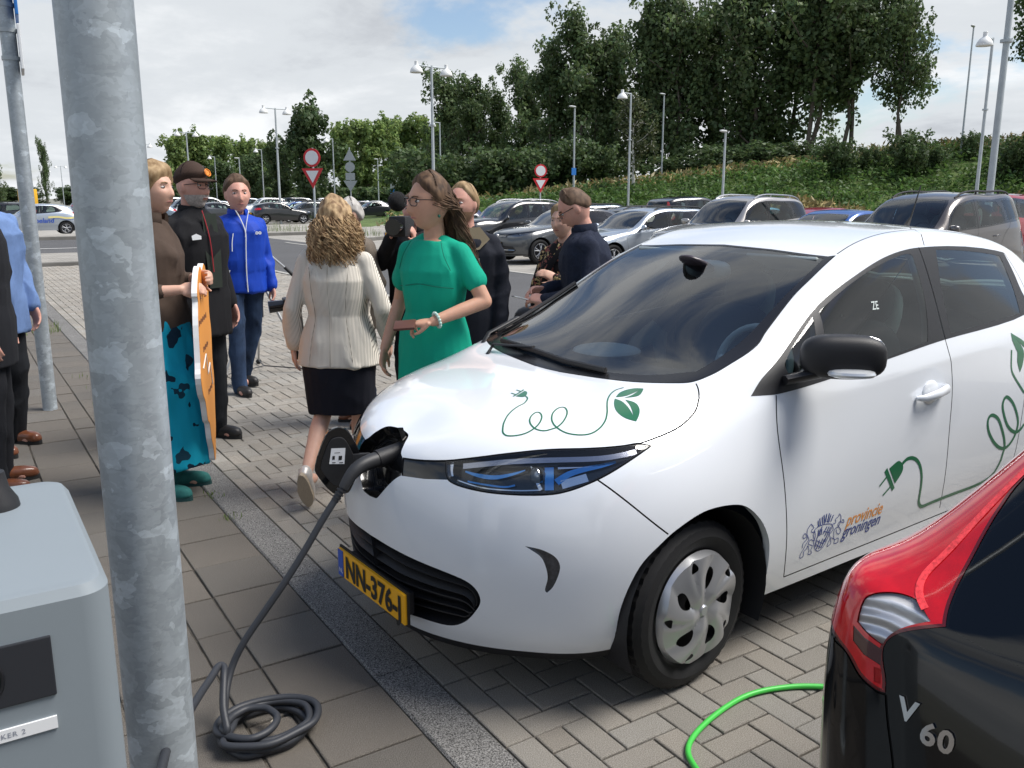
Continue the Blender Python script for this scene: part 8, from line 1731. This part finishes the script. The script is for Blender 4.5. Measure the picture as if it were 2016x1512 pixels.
for s in (1, -1): q = MB(); q.add([(.03 * s, .105, 1.47), (.115 * s, .06, 1.475), (.185 * s, .085, 1.405), (.135 * s, .135, 1.345), (.035 * s, .150, 1.33)], [(0, 1, 2, 3, 4)]); q.build('collar_flap', cloth('khaki_corduroy', (.20, .165, .11)), rt_, smooth=False)
for s in (1,): q = MB(); q.add([(.0, .115, 1.46), (.03 * s, .118, 1.475), (.075 * s, .145, 1.36), (.03 * s, .158, 1.32)], [(0, 1, 2, 3)]); q.build('collar_lining', cloth('pale_lining', (.60, .57, .50)), rt_, smooth=False)
q = MB(); q.add([(-.09 + a, .158 - abs(.09 - a) * .08, 1.27 + b_) for a, b_ in ((-.05, 0), (.03, .006), (.03, .028), (-.05, .024))], [(0, 1, 2, 3)]); q.build('chest_label', mat('grey_label', (.4, .4, .42), .7), rt_, smooth=False)

# camera man behind her face
x, y = at_px(815, 6.6)
rt_, D = person(dict(x=x, y=y, h=1.76, yaw=heading(188), skin=SK3, hairm=H_dark, label='camera man in black hidden behind the woman in green', voxel=.011, skin_voxel=.008, j=dict(elr=(.24, .10, 1.22), wrr=(.10, .26, 1.42), hdr=(-.2, .6, .8), ell=(-.24, .10, 1.2), wrl=(-.08, .27, 1.40), hdl=(.2, .6, .8))))
jacket(rt_, D, C_black, .75, .03, seed=41); trousers(rt_, D, C_djeans, seed=42); shoes(rt_, D, L_black, L_sole); hair_cap(rt_, D['M'], D['hs'], H_dark, short)
vcm = empty('video_camera', rt_.matrix_basis @ Vector((0.0, .36, 1.50)), rt_.rotation_euler.z, 'black video camera with furry microphone raised beside the woman in green', 'camera'); q = MB(); q.box((0, 0, 0), (.12, .26, .14)); q.build('camera_body', M_black_plastic, vcm, bevel=.015); q = MB(); q.tube([(0, .12, 0), (0, .24, 0)], [.05, .055], 20); q.build('lens', M_gloss_black, vcm); q = MB(); ellipsoid(q, (0, .10, .17), (.062, .11, .068), None, 20, 14); mc = q.build('furry_microphone', mat('black_fur', (.008, .008, .009), 1.0, bump=1.0, bscale=200), vcm)

# photographer behind the blazer
x, y = at_px(700, 6.55)
rt_, D = person(dict(x=x, y=y, h=1.72, yaw=heading(240), skin=SK1, hairm=H_grey, lean=(0, .02), label='photographer in a grey brown jacket hidden behind the striped blazer', voxel=.011, skin_voxel=.008, j=dict(elr=(.24, .02, 1.12), wrr=(.15, .28, 1.06), hdr=(-.2, 1, 0), ell=(-.26, -.06, 1.12), wrl=(-.24, .06, .92))))
jacket(rt_, D, C_khaki, .76, .03, seed=51); trousers(rt_, D, C_jeans, seed=52); shoes(rt_, D, L_brown, L_sole); hair_cap(rt_, D['M'], D['hs'], H_grey, short)
x, y = at_px(556, 6.0); pc = empty('photo_camera', (x, y, 1.0), heading(250), 'black photo camera hanging on a strap behind the striped blazer', 'camera'); q = MB(); q.box((0, 0, -.02), (.14, .07, .10)); q.build('camera_body', M_black_plastic, pc, bevel=.012); q = MB(); q.tube([(0, .03, -.02), (0, .13, -.03)], [.038, .042], 20); q.build('lens', M_gloss_black, pc); q = MB(); q.tube(path([Vector(p) for p in ((-.07, 0, -.02), (-.10, -.02, -.18), (-.06, -.03, -.36), (.0, -.03, -.40), (.05, -.02, -.33), (.07, 0, -.1))], 5), [(.018, .003)] * 26, 6, sq=(0, 1, 0)); q.build('camera_strap', C_black, pc)

# tripod standing behind
x, y = at_px(500, 8.6); tp = empty('tripod', (x, y, 0), 0, 'metal camera tripod with long pan handle behind the man in blue', 'tripod'); q = MB(); q.tube([(0, 0, .55), (0, 0, 1.20)], .025, 12); q.build('centre_column', M_dark_metal, tp); q = MB(); ellipsoid(q, (0, 0, 1.22), (.06, .06, .05)); q.build('fluid_head', M_black_plastic, tp)
for k_, a in enumerate((200, 320, 80)):
    e = Vector((math.cos(R(a)) * .46, math.sin(R(a)) * .46, 0)); q = MB(); q.tube([(0, 0, .95), tuple(e + Vector((0, 0, .02)))], [.016, .011], 8); lg = q.build('leg', mat('brushed_metal', (.45, .45, .44), .4, .7), tp); q = MB(); ellipsoid(q, e + Vector((0, 0, .025)), (.03, .03, .025)); q.build('rubber_foot', M_ink, lg); q = MB(); q.tube([(0, 0, .06), tuple(e * .9 + Vector((0, 0, .04)))], .006, 6); q.build('spreader', M_dark_metal, tp)
hd_ = Vector((_cy, -_sy, 0)); q = MB(); q.tube([Vector((0, 0, 1.22)) + hd_ * .02, Vector((0, 0, 1.18)) + hd_ * .10, Vector((0, 0, 1.02)) + hd_ * .28], .011, 8); ph3 = q.build('pan_handle', mat('brushed_metal', (.45, .45, .44), .4, .7), tp); q = MB(); q.tube([Vector((0, 0, 1.04)) + hd_ * .26, Vector((0, 0, .90)) + hd_ * .40], .017, 10); q.build('handle_grip', M_ink, ph3)

# woman in the brown blouse and turquoise skirt
x, y = .965, 5.23
rt_, D = person(dict(x=x, y=y, h=1.90, yaw=heading(92), fem=True, skin=SK1, hairm=H_fair, hyaw=-12, hpitch=3, head=1.08, label='woman in a brown blouse and turquoise flowered skirt holding the orange board', j=dict(elr=(.24, -.04, 1.10), wrr=(.17, .20, 1.12), hdr=(-.25, .9, .1), hnr=(.8, .2, .5), cur=.9, tir=True, ell=(-.20, .02, 1.10), wrl=(-.02, .22, 1.17), hdl=(.4, .9, 0), cul=.9)))
jacket(rt_, D, C_brown, .90, .024, seed=61, wrinkle=.006, cuff=.10, name='blouse'); C_turq = flowered('turquoise_flowered_cloth', (.010, .36, .52), (.010, .030, .055), (.012, .05, .08), 9, .34)
b = MB(); rings(b, [(0, .02, .17, .17, .19), (0, .01, .40, .19, .20), (0, 0, .70, .20, .175), (0, 0, .92, .19, .145), (0, 0, 1.0, .16, .12)]); solid(b, 'skirt', C_turq, rt_, .010, 3, .009, 7, .5, 6, (1, 1, .12)); shoes(rt_, D, mat('teal_suede', (.02, .13, .12), .85, var=.2, vscale=30), mat('teal_sole', (.015, .06, .06), .8), .14, 'boot')
hair_cap(rt_, D['M'], D['hs'], H_fair, lambda a: float(np.interp(a, [0, .4, .8, 1.2, 1.7, 2.4, 3.2], [.055, .050, .030, -.01, -.03, -.07, -.08])), .022, .010, 8)
# man in the cap
x, y = at_px(374, 6.05)
rt_, D = person(dict(x=x, y=y, h=1.93, yaw=heading(118), skin=SK3, hairm=H_grey, hyaw=6, head=1.08, label='grey bearded man in a brown cap, black jacket and glasses', j=dict(elr=(.25, -.03, 1.12), wrr=(.235, .10, .90), hdr=(-.1, .3, -1), cur=.8)))
jacket(rt_, D, C_black, .70, .036, seed=71, wrinkle=.007, thick=.012, neck_z=1.47); trousers(rt_, D, C_djeans, seed=72); shoes(rt_, D, L_black, L_sole); glasses(rt_, D, M_frame, .036, .056)
V, F, nu, nv = head_shape(D['hs'] * 1.03, 1, 1); c_ = np.array([np.mean([V[i] for i in f], axis=0) for f in F]) / D['hs']; kp = (c_[:, 2] < -.040) & (c_[:, 1] > -.005) & ~((np.abs(c_[:, 0]) < .021) & (np.abs(c_[:, 2] + .064) < .0065)); raw_mesh('beard', [tuple(D['M'] @ Vector(p)) for p in V], np.array(F)[kp], mat('grey_beard', (.46, .41, .38), .85, var=.3, vscale=90), rt_)
C_cap = cloth('brown_cap_cloth', (.055, .034, .026)); cap = hair_cap(rt_, D['M'], D['hs'], C_cap, lambda a: float(np.interp(a, [0, 1.2, 2, 3.2], [.045, .04, .02, .0])), .020, .001, 1, 'cap'); q = MB(); P = []
for a in np.linspace(-1.15, 1.15, 15):
    P += [D['M'] @ Vector((.086 * math.sin(a), .100 * math.cos(a) + .004, .052)), D['M'] @ Vector((.090 * math.sin(a) * .95, .100 * math.cos(a) + .075 * math.cos(a) ** .5, .040 - .010 * abs(math.sin(a))))]
q.add(P, [(2 * i, 2 * i + 1, 2 * i + 3, 2 * i + 2) for i in range(14)]); br = q.build('cap_peak', C_cap, rt_); br.modifiers.new('t', 'SOLIDIFY').thickness = .006
q = MB(); ctr = Vector((0, .122, .085)); nrm_ = Vector((0, .93, .36)); ux, uy = Vector((1, 0, 0)), Vector((0, -.36, .93)); q.tube([D['M'] @ (ctr + ux * math.cos(a) * .022 + uy * math.sin(a) * .022) for a in np.linspace(0, 6.283, 25)], .0032, 6); V, F = text_mesh('G', .034, .003); q.add([D['M'] @ (ctr + nrm_ * .001 - ux * (p[0] - .012) * -1 + uy * (p[1] - .012)) for p in V], F); q.build('cap_badge', mat('orange_badge', (.85, .26, .03), .6), rt_)
q = MB(); q.add([(-.055, .150, 1.45), (.055, .150, 1.45), (.06, .168, 1.2), (.05, .172, 1.0), (-.05, .172, 1.0), (-.06, .168, 1.2)], [(0, 1, 2, 5), (5, 2, 3, 4)]); q.build('shirt_front', cloth('dark_green_shirt', (.025, .032, .026)), rt_, smooth=False); garment_line(rt_, D, [(.045, .142, 1.47), (.03, .176, 1.3), (.02, .180, 1.1)], mat('red_lanyard', (.35, .02, .03), .7), .004, 'lanyard'); q = MB(); q.add([(.095 + a, .176 - a * .3, 1.30 + b_) for a, b_ in ((0, 0), (.055, -.004), (.058, .022), (.03, .034), (0, .02))], [(0, 1, 2, 3, 4)]); q.build('chest_logo', M_swhite, rt_, smooth=False)

# orange board in the outline of a province, foam core with a white edge
ol = [(-.34, .02), (-.30, .10), (-.26, .30), (-.20, .42), (-.21, .47), (-.10, .56), (.02, .60), (.12, .57), (.24, .60), (.34, .54), (.40, .44), (.36, .30), (.40, .18), (.35, .02), (.37, -.12), (.30, -.28), (.26, -.40), (.20, -.46), (.16, -.54), (.08, -.56), (.05, -.48), (-.02, -.40), (-.06, -.30), (-.14, -.26), (-.20, -.14), (-.29, -.08)]
ol = [tuple(p) for p in catmull(ol, True, 3)]; bw = Vector((_sy, _cy, 0)); bdir = Vector((math.sin(R(19)), math.cos(R(19)), 0)); bn = bdir.cross(Vector((0, 0, 1)))
bd = empty('orange_board', (1.145, 5.02, .745), math.atan2(bdir.y, bdir.x), 'orange board cut in the outline of a province with white edges, held upright', 'board')
q = MB(); q.prism([(a * .95, b_ * .98) for a, b_ in ol], -.014, .0145, 'Y'); q.build('foam_core', mat('white_foam', (.78, .78, .78), .8), bd, smooth=False); q = MB(); q.prism([(a * .945, b_ * .976) for a, b_ in ol], -.0165, -.0145, 'Y'); fc = q.build('orange_face', mat('orange_print', (.74, .30, .055), .55), bd, smooth=False)
for k_, (xx, zz, n_) in enumerate(((-.22, .30, 9), (-.10, .14, 6), (.0, -.12, 5))):
    q = MB()
    for i_ in range(n_): q.box((xx + i_ * .045, -.0172, zz), (.030, .0008, .030 - .012 * (i_ % 2)))
    q.build('board_lettering', mat('brown_print', (.16, .06, .03), .7), fc, smooth=False)
q = MB(); q.tube([(-.20, -.018, .05), (-.02, -.018, .10), (.02, -.018, -.02), (.15, -.018, .02), (.22, -.018, -.12)], .004, 6); q.build('white_graph_line', M_swhite, fc)

# men at the left edge
x, y = at_px(-42, 5.85)
rt_, D = person(dict(x=x, y=y, h=1.95, yaw=heading(112), skin=SK3, hairm=H_dark, label='man in a light blue linen jacket with a hand in his pocket', j=dict(elr=(.275, -.06, 1.12), wrr=(.20, .08, .945), hdr=(-.2, .2, -1), knr=(.10, .02, .50), anr=(.12, .06, .095), anl=(-.12, -.08, .095))))
jacket(rt_, D, C_sky, .72, .028, seed=81, wrinkle=.007); trousers(rt_, D, C_djeans, seed=82); shoes(rt_, D, L_brown, L_sole); hair_cap(rt_, D['M'], D['hs'], H_dark, short); q = MB(); q.tube([(.175 * math.sin(a), .135 * math.cos(a), .985) for a in np.linspace(-2, 2, 20)], [(.020, .004)] * 20, 6, sq=(0, 0, 1)); q.build('belt', L_brown, rt_)
x, y = at_px(-66, 5.0)
rt_, D = person(dict(x=x, y=y, h=1.93, yaw=heading(70), skin=SK3, hairm=H_dark, label='man in a dark suit standing beside the light blue jacket', j=dict()))
jacket(rt_, D, C_suit, .68, .03, seed=91); trousers(rt_, D, C_suit, seed=92); shoes(rt_, D, L_brown, L_sole); hair_cap(rt_, D['M'], D['hs'], H_dark, short)
